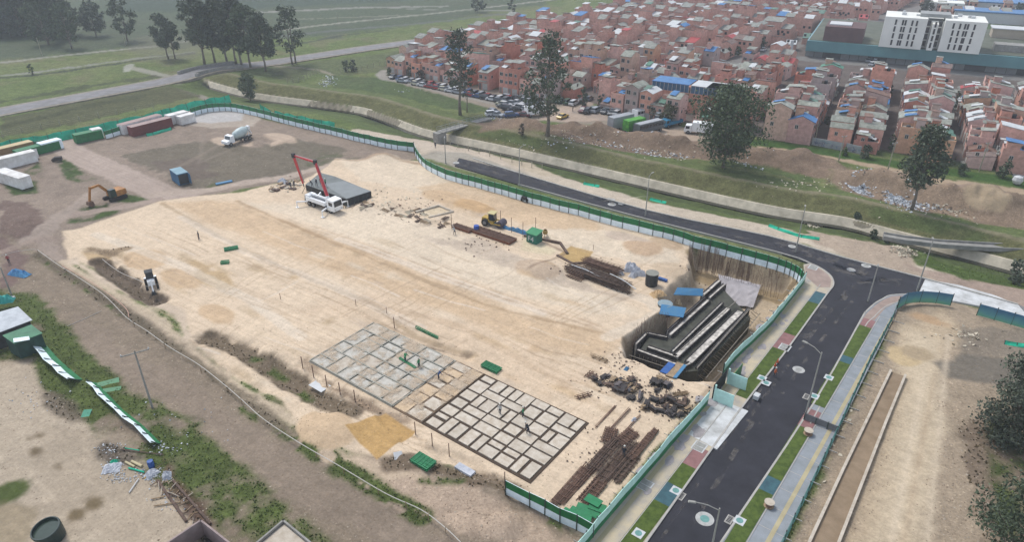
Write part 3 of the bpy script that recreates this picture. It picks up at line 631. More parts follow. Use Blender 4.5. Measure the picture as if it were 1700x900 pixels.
# manholes
def manhole(px, py, r, lid, lab, z=0.0):
    x, y = at(px, py, z); t = thing('manhole', lab, 'manhole', (x, y, z), 0, 'manholes in the new street')
    MB().lathe(0, 0, [(0, .006), (r, .006), (r*1.02, .0)], 28).build('concrete_collar', mat('collar_concrete', C(198,198,194), .85, .16, 1.5, tint=C(172,172,168)), t)
    MB().lathe(0, 0, [(0, .02), (r*.5, .02), (r*.52, .004)], 24).build('lid', lid, t)
mh = mat('grey_manhole_lid', C(170,170,164), .7, .12, 2)
for a in [(1170,862,.95,iron_teal,'round white manhole with teal lid on asphalt at the street lamp foot'),(1326,614,.8,mh,'round white manhole in the middle of the dark street'),
          (1016,339,.9,mh,'lower left of the white manholes clustered on the upper road'),(1031,338,.7,mh,'lower right of the white manholes clustered on the upper road'),(1014,331,.9,mh,'upper of the white manholes clustered on the upper road'),
          (1438,441,.8,mh,'white manhole on the asphalt at the top of the junction'),(1413,448,.7,mh,'small grey manhole left of another on the junction'),(1315,409,.7,mh,'white manhole behind the green and white fence corner'),(757,270,.8,mh,'white manhole at the west end of the unfinished road')]: manhole(*a)
def cover(px, py, lab, w=1.1, a=DL, lid=iron_teal, frame=white_m, r=.36):
    x, y = at(px, py, .17); t = thing('inspection_cover', lab, 'manhole', (x, y, .16), a, 'inspection covers in the verges')
    MB().box(0, 0, 0, w, w, .03).build('concrete_frame', frame, t)
    MB().lathe(0, 0, [(0, .05), (r, .05), (r*1.05, .02)], 18).build('lid', lid, t)
for px, py, lb in [(1122,815,'white square inspection cover with teal lid in the verge by the lamp'),(1060,886,'round teal cover in the grass at the near end of the west verge'),(1265,628,'white square cover pair in the west verge halfway along the street'),(1272,636,'lower white square cover in the west verge halfway along the street'),
    (1228,865,'white square inspection cover with teal lid in the east verge near the bottom'),(1376,627,'small white round cover in the east verge grass'),(1352,658,'white square cover on the east verge at the lamp foot')]: cover(px, py, lb)
for px, py, Pf, inv, lb in [(1134,823,PL,invL,'grey gutter grate at the west kerb near the square cover'),(1214,862,PR,invR,'grey gutter grate at the east kerb near the bottom'),(1341,658,PR,invR,'grey gutter grate at the east kerb by the lamp')]:
    x, y = at(px, py, .02); m = MB(); m.box(0,0,0,1.2,.12,.05); m.box(0,.6,0,1.2,.12,.05); m.box(-.55,.3,0,.1,.5,.05); m.box(.55,.3,0,.1,.5,.05)
    for k in range(5): m.box(-.4+.2*k, .3, 0, .05, .5, .03)
    tag(m.build('gutter_grate', kerb_m, loc=(x, y-.3, .004), rz=DL), lb, 'grate', 'gutter grates')
for px, py in [(1071,806),(1161,742),(1350,444),(1303,577)]:
    x, y = at(px, py, .13); t = thing('chamber_lid', {1071:'pale square chamber lid on the west pavement near the bottom lawn',1161:'pale chamber lid beside the red pavers at the driveway',1350:'pale chamber lid in the pavers at the fence corner',1303:'small chamber lid between lawn and red pavers on the west side'}[px], 'cover', (x, y, .12), DL, 'pale chamber lids in the pavement')
    MB().box(0,0,0,1.7,1.5,.03).build('frame', white_m, t)
    for i in (-.4,.4): MB().box(i,0,.03,.7,1.2,.02).build('lid', mh, t)
# ------------------------------------------------------------------ canal lining, water, bridges
conc_old = mat('weathered_concrete', C(188,178,158,.95), .9, .2, .45, tint=C(158,150,132,.9), bump=.2)
conc_grey = mat('grey_concrete', C(168,166,160), .88, .14, .8, tint=C(140,138,132))
water_m = mat('canal_water', C(58,60,50), .15, .1, .5, spec=.5)
CS = smooth(CANAL, 5)
def offs(P, o):
    out = []
    for i, p in enumerate(P):
        a = P[max(i-1, 0)]; b2 = P[min(i+1, len(P)-1)]; d = math.hypot(b2[0]-a[0], b2[1]-a[1]); out.append((p[0]-(b2[1]-a[1])/d*o, p[1]+(b2[0]-a[0])/d*o))
    return out
m = MB(); A_ = offs(CS, -.25); B_ = offs(CS, .95); C_ = offs(CS, 1.25)
n_ = len(CS); vs = [(x, y, -2.35) for x, y in A_] + [(x, y, -.66) for x, y in B_] + [(x, y, -.62) for x, y in C_] + [(x, y, -.9) for x, y in C_]
m.add(vs, [f for i in range(n_-1) for f in ((i, i+1, n_+i+1, n_+i), (n_+i, n_+i+1, 2*n_+i+1, 2*n_+i), (2*n_+i, 2*n_+i+1, 3*n_+i+1, 3*n_+i))])
struct('canal_lining', m, conc_old)
m = MB(); A_ = offs(CS, -1.5); B_ = offs(CS, -.1); m.add([(x, y, -2.2) for x, y in A_] + [(x, y, -2.2) for x, y in B_], [(i, i+1, n_+i+1, n_+i) for i in range(n_-1)]); struct('water', m, water_m)
# culvert bridge with low parapets on the right
def deck(P, w, z, th, name, label, cat, m1, rail=None, par=.0):
    t = thing(name, label, cat, (P[0][0], P[0][1], 0)); Q = [(x-P[0][0], y-P[0][1]) for x, y in P]
    ribbon(Q, w, z, th).build('deck', m1, t)
    for s in (-1, 1):
        E = offs(Q, s*(w/2-.1))
        if par: ribbon(E, .2, z+par, par+.05).build('parapet', m1, t)
        if rail:
            mb = MB()
            for h in (.5, 1.05): mb.tube([(x, y, z+h) for x, y in E], .05, 5)
            for (x1, y1), (x2, y2) in zip(E, E[1:]):
                L = math.hypot(x2-x1, y2-y1); k = max(1, int(L/1.5))
                for j in range(k+1): mb.bar((x1+(x2-x1)*j/k, y1+(y2-y1)*j/k, z), (x1+(x2-x1)*j/k, y1+(y2-y1)*j/k, z+1.05), .07)
            mb.build('railing', rail, t)
    return t
deck([at(*p) for p in [(1466,393),(1500,399),(1560,406),(1640,411),(1760,417)]], 2.2, .25, .5, 'culvert_crossing', 'low pale concrete crossing over the canal near the right edge', 'bridge', conc_grey, par=.35)
steel_l = mat('galvanised_steel', C(168,174,176), .45, .1, 2, metal=.4)
fb = deck([at(730,225), at(806,203)], 2.4, 1.1, .35, 'footbridge', 'grey steel footbridge with railings across the canal', 'bridge', conc_grey, rail=steel_l)
for i in (0, 1):
    x, y = at(730, 225) if i == 0 else at(806, 203); X0, Y0 = at(730, 225)
    MB().box(x-X0, y-Y0, -2.0, 3, 2, 3.0, ang(at(730,225), at(806,203))).build('abutment', conc_grey, fb)
# road bridge: parapets, piers
x0, y0 = at(355, 119); t = thing('road_bridge', 'concrete road bridge with low parapets beside the eucalyptus grove', 'bridge', (x0, y0, 0))
Bp = [(p[0]-x0, p[1]-y0) for p in BR if 310 < proj(p[0], p[1], 0)[0] < 400]
for s in (-1, 1):
    ribbon(offs(Bp, s*3.9), .35, 2.0, 1.3).build('parapet', conc_grey, t)
    for k in (0, -1): q = offs(Bp, s*4.2)[k]; MB().box(q[0], q[1], -2.5, 1.2, 1.2, 4.2).build('abutment', conc_grey, t)
q = Bp[len(Bp)//2]; MB().box(q[0], q[1], -2.6, 1.0, 8, 2.9, ang(Bp[0], Bp[-1])).build('pier', conc_grey, t)

# ------------------------------------------------------------------ fences
green_s = mat('green_sheet', C(26,118,66,.85), .5, .12, .8, tint=C(20,96,52,.85)); white_s = mat('white_sheet', C(222,234,238,.98), .5, .08, .7, tint=C(200,216,220,.92))
mint_s = mat('mint_sheet', C(186,224,214,1.0), .5, .08, .8, tint=C(166,204,194,.95)); post_m = mat('dark_steel_post', C(70,84,78), .6, .15, 3)
dgreen_s = mat('outer_green_sheet', C(44,130,84,.8), .5, .15, .8, tint=C(34,104,64,.8))
def resample(P, step):
    out = [P[0]]; 
    for a, b2 in zip(P, P[1:]):
        L = math.hypot(b2[0]-a[0], b2[1]-a[1]); k = max(1, round(L/step))
        for j in range(1, k+1): out.append((a[0]+(b2[0]-a[0])*j/k, a[1]+(b2[1]-a[1])*j/k))
    return out
def hoarding(P, label, h=2.45, step=2.4, lean=0.0, wob=.03, mats=None, name='hoarding_fence', cat='fence', group=None, seed=1, post_up=.15, every=1):
    """sheet fence: inside is on the right-hand side when walking along P (green over white), outside is mint over green"""
    rr = random.Random(seed); Q = resample(P, step); x0, y0 = Q[0]
    t = thing(name, label, cat, (x0, y0, 0), 0, group)
    m1 = mats or (green_s, white_s, mint_s, dgreen_s); up = MB(); lo = MB(); tops = []; N = offs(Q, 1.0)
    for (x, y), (nx, ny) in zip(Q, N):
        l_ = lean + rr.uniform(-wob, wob); tops.append(((nx-x)*l_*h, (ny-y)*l_*h))
    for i in range(len(Q)-1):
        a, b2 = Q[i], Q[i+1]; za, zb = max(-.3, gz(*a)), max(-.3, gz(*b2)); hh = h + rr.uniform(-.06, .06)
        dx, dy = (N[i][0]-a[0])*.03, (N[i][1]-a[1])*.03
        for mb, f0, f1, mi in ((lo, .02, .5, (1, 3)), (up, .5, 1.0, (0, 2))):
            def pt(q, z0, tp, f, s): return (q[0]-x0+tp[0]*f+dx*s, q[1]-y0+tp[1]*f+dy*s, z0+hh*f)
            for s, k in ((-1, 0), (1, 1)):
                mb.add([pt(a, za, tops[i], f0, s), pt(b2, zb, tops[i+1], f0, s), pt(b2, zb, tops[i+1], f1, s), pt(a, za, tops[i], f1, s)], [(0,1,2,3)], k)
            for f in (f0, f1): mb.add([pt(a, za, tops[i], f, -1), pt(b2, zb, tops[i+1], f, -1), pt(b2, zb, tops[i+1], f, 1), pt(a, za, tops[i], f, 1)], [(0,1,2,3)], 1)
    up.build('upper_sheeting', [m1[0], m1[2]], t); lo.build('lower_sheeting', [m1[1], m1[3]], t)
    for i, (x, y) in enumerate(Q):
        if i % every: continue
        nx, ny = (N[i][0]-x), (N[i][1]-y); z = max(-.3, gz(x, y))
        MB().bar((x-x0-nx*.09, y-y0-ny*.09, z-.3), (x-x0-nx*.09+tops[i][0], y-y0-ny*.09+tops[i][1], z+h+post_up), .1).build('post', post_m, t)
    return t
FN = [(440,190),(480,200),(560,221),(640,240),(690,248)]
hoarding(smooth([at(*p) for p in [(318,193),(345,186),(375,184),(405,188),(440,196),(480,207),(560,226),(640,245),(688,251)]], 3), 'green over white sheet fence along the back of the west yard', seed=2)
hoarding(smooth([at(*p) for p in [(688,251),(692,263),(708,281),(740,297),(800,314),(870,334),(960,359),(1060,386)]], 3), 'green over white sheet fence curving beside the unfinished road', seed=3, post_up=.25)
hoarding(smooth([at(*p) for p in [(1060,386),(1150,409),(1230,430),(1290,447),(1318,459),(1331,473)]], 3), 'green over white sheet fence standing behind the open pit', seed=4, post_up=.25)
hoarding([at(*p) for p in [(1335,470),(1281,540),(1219,600),(1200,624)]], 'mint and green sheet fence between the pit and the street pavement', seed=5, h=2.3, wob=.05)
hoarding([at(*p) for p in [(1174,672),(1126,728),(1075,787),(1010,862),(972,908),(930,960)]], 'mint and green sheet fence by the rebar stacks along the west pavement', seed=6, h=2.4, wob=.05)
hoarding([at(*p) for p in [(985,893),(930,868),(880,842),(840,822)]][::-1], 'low sheet fence, white over green, at the bottom corner of the site', seed=7, h=2.2, wob=.06, mats=(green_s, white_s, white_s, green_s))
hoarding([at(*p) for p in [(78,575),(100,600),(138,632)]][::-1], 'sagging white and green sheet fence by the green shack', seed=8, h=1.15, lean=1.5, wob=.1, mats=(white_s, green_s, white_s, dgreen_s))
hoarding([at(*p) for p in [(160,636),(205,682),(240,712),(268,738)]][::-1], 'leaning white and green sheet fence running down through the weeds', seed=9, h=.9, lean=1.2, wob=.15, mats=(white_s, green_s, white_s, dgreen_s))
for P, lb, sd_ in [([(125,236),(150,234),(170,228)],'short green over white sheet fence left of the fence gap',11),([(176,231),(213,220)],'short green over white sheet fence next to the red container',12),([(40,252),(60,249),(85,244)],'green over white sheet fence behind the white container',13)]:
    hoarding([at(*p) for p in P], lb, seed=sd_, h=2.2)
# gate between the two street fences
gx, gy = at(1196, 652); t = thing('site_gate', 'dark mesh site gate with mint posts and a green back panel', 'gate', (gx, gy, 0), DL)
dark_mesh = mat('black_mesh', C(48,52,54), .8, .15, 2)
for a in (-2.2, 2.2): MB().box(a, 0, 0, .2, .2, 2.6).build('post', mint_s, t)
MB().box(0, .3, .1, 4.2, .08, 2.3).build('gate_leaf', dark_mesh, t)
for a in (-2.2, 2.2): MB().box(a, -1.3, .1, .08, 2.4, 2.0).build('side_panel', mint_s, t)
MB().box(3.9, -.6, .13, 3.0, .08, 1.7).build('back_panel', green_s, t); MB().box(1.6, -4.2, .13, .9, .7, .6).build('white_box', white_m, t)
# green shade nets
net_m = mat('teal_shade_net', C(36,178,142,.85), .8, .2, .5, tint=C(26,146,116,.85)); 
def net(P, label, h, lean, seed, m_=None, step=1.6):
    rr = random.Random(seed); Q = resample(smooth(P, 3), step); N = offs(Q, 1.0); x0, y0 = Q[0]; t = thing('shade_net_fence', label, 'net fence', (x0, y0, 0), 0, None)
    mb = MB(); rows = 5; vs = []
    for i, (x, y) in enumerate(Q):
        nx, ny = N[i][0]-x, N[i][1]-y; hh = h*(1-.22*abs(math.sin(i*.9))*rr.random()); z = gz(x, y)
        for r_ in range(rows):
            f = r_/(rows-1); l_ = lean*f*h + .15*math.sin(f*3.1)*math.sin(i*1.3)
            vs.append((x-x0+nx*l_+rr.uniform(-.05, .05), y-y0+ny*l_, z+.02+hh*f))
    k = len(vs); vs2 = [(x+.04, y+.04, z) for x, y, z in vs]
    fs = [(i*rows+j, (i+1)*rows+j, (i+1)*rows+j+1, i*rows+j+1) for i in range(len(Q)-1) for j in range(rows-1)]
    mb.add(vs, fs); mb.add(vs2, [f[::-1] for f in fs]); mb.build('net', m_ or net_m, t)
    for i in range(0, len(Q), 2):
        x, y = Q[i]; nx, ny = N[i][0]-x, N[i][1]-y; MB().bar((x-x0, y-y0, gz(x, y)-.2), (x-x0+nx*lean*h, y-y0+ny*lean*h, gz(x, y)+h*1.05), .09).build('post', post_m, t)
    return t
net([at(*p) for p in [(-90,276),(0,252),(60,241),(130,229),(200,213),(260,199),(320,182),(384,170)]], 'long teal shade net fence along the west edge of the site', 2.3, .35, 1)
net([at(*p) for p in [(433,184),(442,190),(452,196)]], 'crumpled teal net at the bend behind the white sheet fence', 2.4, 0, 2)
net([at(*p) for p in [(455,198),(480,203),(520,211),(554,217)]], 'short teal net fence between the sheet fence and the canal', 2.4, .3, 3)
for a, lb, sd_ in [([(968,306),(994,311)],'small green net on the far shoulder of the upper road, left one',4),([(1078,331),(1105,338)],'green net panel on the far shoulder by the middle street lamp',5),([(1275,376),(1300,385),(1330,394),(1360,399)],'long low green net lying on the shoulder behind the junction',6),([(1668,572),(1700,578),(1730,584)],'bright teal net lying on the ground at the right edge',8)]:
    net([at(*p) for p in a], lb, .5, .8, sd_)
# post and wire fences on the fields
wpost = mat('pale_concrete_post', C(176,172,150), .9, .15, 2)
def wire_fence(P, label, h=1.8, step=4.5):
    Q = resample(P, step); x0, y0 = Q[0]; t = thing('post_and_wire_fence', label, 'fence', (x0, y0, 0))
    for x, y in Q: MB().box(x-x0, y-y0, gz(x, y)-.1, .16, .16, h).build('post', wpost, t)
    mb = MB()
    for hh in (.5, 1.0, 1.5): mb.tube([(x-x0, y-y0, gz(x, y)+hh) for x, y in Q], .012, 3)
    mb.build('wire', wpost, t); return t
wire_fence([at(*p) for p in [(-30,240),(5,228),(100,208),(195,190),(255,180)]], 'post and wire fence in the grass above the long teal net')
wire_fence([at(*p) for p in [(478,142),(505,134),(530,118)]], 'short post and wire fence on the slope below the lone eucalyptus', step=3)
wire_fence([at(*p) for p in [(565,120),(600,116),(650,104),(668,98)]], 'post and wire fence behind the twin round bushes', step=3)
wire_fence([at(*p) for p in [(735,226),(760,234),(795,245),(850,262),(900,276)]], 'row of marker posts along the canal edge from the footbridge', h=1.6, step=3.5)
# light mesh fence at the east pavement and the blue-green banner fence
teal_wire = mat('teal_mesh_wire', C(80,138,132), .6, .15, 2)
t = thing('mesh_fence', 'thin teal mesh fence along the outer edge of the east pavement', 'fence', (*at(1300, 905), 0))
x0, y0 = at(1300, 905); Q = resample([at(*p) for p in [(1272,960),(1300,905),(1385,730),(1440,610),(1480,535),(1487,516)]], 2.6); mb = MB()
for (x1, y1), (x2, y2) in zip(Q, Q[1:]):
    for hh in (.1, 1.0, 1.9): mb.bar((x1-x0, y1-y0, hh), (x2-x0, y2-y0, hh), .05)
    for k in range(1, 8): f = k/8; mb.bar((x1+(x2-x1)*f-x0, y1+(y2-y1)*f-y0, .1), (x1+(x2-x1)*f-x0, y1+(y2-y1)*f-y0, 1.9), .02)
mb.build('mesh', teal_wire, t)
for x, y in Q: MB().box(x-x0, y-y0, -.3, .09, .09, 2.4).build('post', post_m, t)
ban = bpy.data.materials.new('blue_green_banner'); ban.use_nodes = True; n = ban.node_tree.nodes; l = ban.node_tree.links
tc = n.new('ShaderNodeTexCoord'); sx = n.new('ShaderNodeSeparateXYZ'); l.new(tc.outputs['Object'], sx.inputs[0]); nz = n.new('ShaderNodeTexNoise'); nz.inputs['Scale'].default_value = .8; l.new(tc.outputs['Object'], nz.inputs[0])
ad = n.new('ShaderNodeMath'); ad.operation = 'MULTIPLY_ADD'; ad.inputs[1].default_value = 1.2; l.new(nz.outputs['Fac'], ad.inputs[0]); l.new(sx.outputs[2], ad.inputs[2]); cr = n.new('ShaderNodeValToRGB'); mr = n.new('ShaderNodeMath'); mr.operation = 'MULTIPLY'; mr.inputs[1].default_value = .4
l.new(ad.outputs[0], mr.inputs[0]); l.new(mr.outputs[0], cr.inputs[0]); e = cr.color_ramp.elements; e[0].position = .3; e[0].color = (*C(120,190,150), 1); e[1].position = .95; e[1].color = (*C(64,122,156), 1); q = e.new(.6); q.color = (*C(96,166,170), 1)
l.new(cr.outputs[0], n['Principled BSDF'].inputs['Base Color'])
for P, lb in [([(1489,513),(1502,505),(1526,502),(1553,504),(1577,508)],'blue and green banner fence curving at the corner of the east lot'),([(1621,524),(1650,532),(1678,540),(1712,550)],'blue and green banner fence at the right edge past the lot entrance')]:
    P = [at(*p) for p in P]; x0, y0 = P[0]; t = thing('banner_fence', lb, 'fence', (x0, y0, 0), 0, None)
    for (x1, y1), (x2, y2) in zip(P, P[1:]): MB().sheet([(x1-x0, y1-y0, .1), (x2-x0, y2-y0, .1), (x2-x0, y2-y0, 2.1), (x1-x0, y1-y0, 2.1)], .04).build('banner', ban, t)
    for x, y in P: MB().box(x-x0, y-y0, 0, .1, .1, 2.3).build('post', post_m, t)
# haze: an even, closed body of air
hz = MB(); hz.box(0, 2500, -8, 9000, 6200, 8+78); ho = hz.build('haze', []) ; hm = bpy.data.materials.new('haze'); hm.use_nodes = True; n = hm.node_tree.nodes; n.remove(n['Principled BSDF'])
v = n.new('ShaderNodeVolumePrincipled'); v.inputs['Color'].default_value = (.80, .86, .93, 1); v.inputs['Density'].default_value = .00034; v.inputs['Anisotropy'].default_value = .2
hm.node_tree.links.new(v.outputs[0], n['Material Output'].inputs['Volume']); ho.data.materials.append(hm); tag(ho, kind='stuff')
# ------------------------------------------------------------------ brick houses
def brick_mat(name, c, rnd=.14):
    if name in MATS: return MATS[name]
    m = mat(name, c, .92, .16, 1.1, tint=tuple(v*.74 for v in c), rnd=rnd); n = m.node_tree.nodes; l = m.node_tree.links; b = n['Principled BSDF']
    tc = n.new('ShaderNodeTexCoord'); bk = n.new('ShaderNodeTexBrick'); bk.inputs['Scale'].default_value = 3.0; bk.inputs['Color1'].default_value = (.9,.9,.9,1); bk.inputs['Color2'].default_value = (1.1,1.1,1.1,1); bk.inputs['Mortar'].default_value = (1.0,1.05,1.1,1)
    mp = n.new('ShaderNodeMapping'); mp.inputs['Rotation'].default_value = (math.pi/2, 0, 0); l.new(tc.outputs['Object'], mp.inputs[0]); l.new(mp.outputs[0], bk.inputs['Vector'])
    mx = n.new('ShaderNodeMix'); mx.data_type = 'RGBA'; mx.blend_type = 'MULTIPLY'; mx.inputs['Factor'].default_value = .8
    src = b.inputs['Base Color'].links[0].from_socket; l.new(src, mx.inputs['A']); l.new(bk.outputs['Color'], mx.inputs['B']); l.new(mx.outputs['Result'], b.inputs['Base Color']); return m
brick = brick_mat('salmon_brick', C(214,158,138,.86)); brick2 = brick_mat('red_brick', C(202,136,116,.84)); brick3 = brick_mat('ochre_brick', C(210,168,142,.82)); plaster = mat('pink_plaster', C(206,176,166), .9, .12, .8, rnd=.12)
brick_far = brick_mat('faded_brick', C(210,160,142,.84), rnd=0)
roofs = {'grey': mat('fibre_cement_roof', C(166,168,158,.68), .9, .24, .9, tint=C(124,128,118,.68), rnd=.22), 'brown': mat('brown_roof', C(146,118,106,.66), .9, .24, .9, tint=C(108,90,82,.66), rnd=.2),
  'white': mat('white_sheet_roof', C(222,226,226), .7, .1, .8), 'blue': mat('blue_sheet_roof', C(74,136,190), .5, .18, .8, tint=C(50,104,160)), 'red': mat('red_sheet_roof', C(190,84,84), .7, .16, .8),
  'green': mat('green_sheet_roof', C(96,142,122), .7, .18, .8, rnd=.1)}
glass_d = mat('dark_window_glass', C(58,62,66), .2, .2, 2, spec=.6); frame_w = mat('pale_window_frame', C(196,196,190), .7, .1, 2); door_m = mat('painted_door', C(150,138,132), .7, .2, 1.0, rnd=.5)
def win_mesh(w, h):
    m = MB(); m.box(0, 0, 0, w, .10, h, mi=0)
    for sx_ in (-1, 1): m.box(sx_*(w/4-.02), -.06, .1, w/2-.16, .04, h-.2, mi=1)
    return m.mesh('window', [frame_w, glass_d])
WM = win_mesh(1.3, 1.2); WM2 = win_mesh(.9, 1.0)
m = MB(); m.box(0, 0, 0, .95, .1, 2.05); DM = m.mesh('door', door_m); m = MB(); m.box(0, 0, 0, 2.0, .1, 2.1); [m.box(0, -.06, .3+.4*k, 1.9, .03, .05) for k in range(5)]; GM = m.mesh('garage_door', mat('pale_shutter', C(204,200,194), .7, .12, 1.5, rnd=.2))
def put(name, me, par, x, y, z, rz=0.0):
    o = bpy.data.objects.new(name, me); COL.objects.link(o); o.parent = par; o.location = (x, y, z); o.rotation_euler = (0, 0, rz); return o
HW, HD = 4.2, 6.2
def house_geo(wall, roof, add, shape, ns, mi=0):
    """walls and roof of one terrace unit into builders; returns eave height"""
    h = 2.55*ns + .3; w, d = HW-.03, HD-.02
    if shape == 0:      # shed roof falling to the front
        wall.profile([(-d/2, 0), (d/2, 0), (d/2, h+1.0), (-d/2, h)], -w/2, w/2, mi)
        wall.v[-8:] = [(y, x, z) for x, y, z in wall.v[-8:]]; wall.f[-6:] = [f[::-1] for f in wall.f[-6:]]
        roof.add([(-w/2, -d/2-.35, h-.02), (w/2, -d/2-.35, h-.02), (w/2, d/2, h+1.06), (-w/2, d/2, h+1.06), (-w/2, -d/2-.35, h+.12), (w/2, -d/2-.35, h+.12), (w/2, d/2, h+1.2), (-w/2, d/2, h+1.2)], [(3,2,1,0),(4,5,6,7),(0,1,5,4),(1,2,6,5),(2,3,7,6),(3,0,4,7)])
    elif shape == 1:    # gable, ridge along the terrace
        wall.profile([(-d/2, 0), (d/2, 0), (d/2, h), (0, h+1.1), (-d/2, h)], -w/2, w/2, mi)
        k = 10; wall.v[-k:] = [(y, x, z) for x, y, z in wall.v[-k:]]; wall.f[-7:] = [f[::-1] for f in wall.f[-7:]]
        for s in (-1, 1):
            q = [(-w/2, s*(d/2+.35), h-.10), (w/2, s*(d/2+.35), h-.10), (w/2, 0, h+1.14), (-w/2, 0, h+1.14)]
            if s > 0: q = q[::-1]
            roof.sheet(q, .12)
    elif shape == 2:    # flat slab, parapet, room on top under a loose sheet
        wall.box(0, 0, 0, w, d, h, mi=mi)
        for a, b2, sx_, sy_ in ((0, -d/2+.08, w, .16), (0, d/2-.08, w, .16), (-w/2+.08, 0, .16, d-.33), (w/2-.08, 0, .16, d-.33)): wall.box(a, b2, h, sx_, sy_, .7, mi=mi)
        wall.box(-.4, 1.2, h, w*.62, d*.45, 2.1, mi=mi)
        roof.sheet([(-.4-w*.36, 1.2-d*.30, h+2.14), (-.4+w*.38, 1.2-d*.30, h+2.14), (-.4+w*.38, 1.2+d*.3, h+2.5), (-.4-w*.36, 1.2+d*.3, h+2.5)], .08)
        roof.box(0, 0, h+.002, w-.34, d-.34, .04)
    else:               # low gable across the terrace
        wall.profile([(-w/2, 0), (w/2, 0), (w/2, h), (0, h+.8), (-w/2, h)], -d/2, d/2, mi)
        for s in (-1, 1):
            q = [(s*(w/2), -d/2-.3, h+.0), (s*(w/2), d/2, h+.0), (0, d/2, h+.86), (0, -d/2-.3, h+.86)]
            if s < 0: q = q[::-1]
            roof.sheet(q, .11)
    return h
PROT = {}
def house_proto(wc, rc, shape, ns):
    vr = rr.randrange(4); k = (wc, rc, shape, ns, vr)
    if k in PROT: return PROT[k]
    t = thing('brick_house', 'brick house', 'house', (0, 0, -50), 0, 'attached brick houses')
    wall = MB(); roof = MB(); h = house_geo(wall, roof, None, shape, ns)
    wall.build('wall', {'brick': brick, 'red': brick2, 'ochre': brick3, 'pink': plaster}[wc], t); rr_ = roof.build('roof', roofs[rc], t)
    if shape in (2,) : MB().lathe(1.4, -1.4, [(0, h), (.5, h), (.55, h+.9), (.4, h+1.05), (0, h+1.1)], 10).build('water_tank', mat('dark_tank', C(60,66,70), .5, .1, 2), t)
    if shape == 0: MB().sheet([(-2.0, -3.9, h-2.7), (1.6, -3.9, h-2.7), (1.6, -3.1, h-2.5), (-2.0, -3.1, h-2.5)], .06).build('awning', roofs['grey'], rr_)
    if vr in (1, 2): c_ = ['white', 'blue', 'white', 'green'][(ns+shape+len(wc)) % 4]; MB().sheet([(-1.7 if vr == 1 else -.2, -2.2, h+.75), (.2 if vr == 1 else 1.9, -2.4, h+.7), (.4 if vr == 1 else 1.9, .6, h+1.5), (-1.6 if vr == 1 else -.1, .7, h+1.45)], .07).build('loose_sheet', roofs[c_], rr_)
    if vr in (2, 3): MB().box(.8, 1.2, h+.3, 1.6, 2.0, 2.2).build('rooftop_room', {'brick': brick2, 'red': brick3, 'ochre': plaster, 'pink': brick}[wc], t); MB().box(.8, 1.2, h+2.5, 1.9, 2.3, .08).build('room_roof', roofs[['grey', 'white', 'brown'][ns % 3]], rr_)
    f = -HD/2-.03
    for fl in range(ns):
        z = .95 + 2.55*fl
        if fl == 0: put('door', DM, t, -1.4, f, .02); put('garage_door', GM, t, .6, f, .02)
        else: put('window', WM, t, -1.0, f, z); put('window', WM2, t, 1.0, f, z)
    put('window', WM2, t, .3, HD/2+.03, 3.4, math.pi)
    for s in (-1, 1): put('window', WM2, t, s*(HW/2+.02), -1.2 if s > 0 else 1.0, 3.5, s*math.pi/2)
    PROT[k] = Proto(t); return PROT[k]
def inpoly(x, y, P): return bool(sdf_poly(np.array([x]), np.array([y]), P)[0] < 0)
ZA = [at(*p) for p in [(648,120),(700,131),(760,143),(830,160),(905,168),(952,163),(960,150),(1000,155),(1014,196),(1080,206),(1150,216),(1246,219),(1328,118),(1300,99),(1210,130),(1150,136),(1150,116),(1200,102),(1300,72),(1400,38),(1500,12),(1560,-20),(1130,-20),(1108,0),(1010,22),(900,45),(800,62),(706,84)]]
ZB = [at(*p) for p in [(1262,224),(1330,240),(1480,263),(1700,292),(1800,306),(2300,390),(2300,210),(1720,148),(1460,126),(1346,117)]]
ZC = [at(*p) for p in [(1290,84),(1330,72),(1400,46),(1480,22),(1560,-8),(1600,-40),(2600,-40),(2600,150),(1720,50),(1560,30),(1540,6),(1500,20),(1440,42),(1370,62),(1335,84)]]
PODF = [at(1322,96), at(1720,128)]
LB_A, LB_B = at(1075,178), at(1172,192)          # the long block with the blue roof terrace
LBc = ((LB_A[0]+LB_B[0])/2, (LB_A[1]+LB_B[1])/2)
rr = random.Random(21); slots = []
def colours(near):
    rc = rr.choices(['grey', 'brown', 'white', 'blue', 'red', 'green'], [56, 18, 10, 7, 3, 5])[0]
    return rr.choices(['brick', 'red', 'ochre', 'pink'], [56, 20, 12, 12])[0], rc, rr.choices([0, 1, 2, 3], [26, 24, 32, 18])[0], rr.choices([1, 2, 3], [14, 58, 28])[0]
ux, uy = math.cos(math.radians(-36)), math.sin(math.radians(-36)); vx, vy = -uy, ux; o0 = at(648, 121)
for r_ in range(0, 44):
    for side in (0, 1):
        v = 3.8 + r_*18.2 + side*HD; idx = 0
        for k in range(-60, 90):
            u = k*HW + (k//9)*4.5; x, y = o0[0]+ux*u+vx*v, o0[1]+uy*u+vy*v
            if not inpoly(x, y, ZA): continue
            if math.hypot(x-LBc[0], y-LBc[1]) < 19 and abs((x-LBc[0])*vx+(y-LBc[1])*vy) < 10: continue
            idx += 1
            if rr.random() < .035: continue
            slots.append((x, y, math.radians(-36)+(math.pi if side else 0), 'A', r_*2+side+1, idx))
a2_ = math.radians(62); ux, uy = math.cos(a2_), math.sin(a2_); nx, ny = uy, -ux; o0 = at(1264, 226)
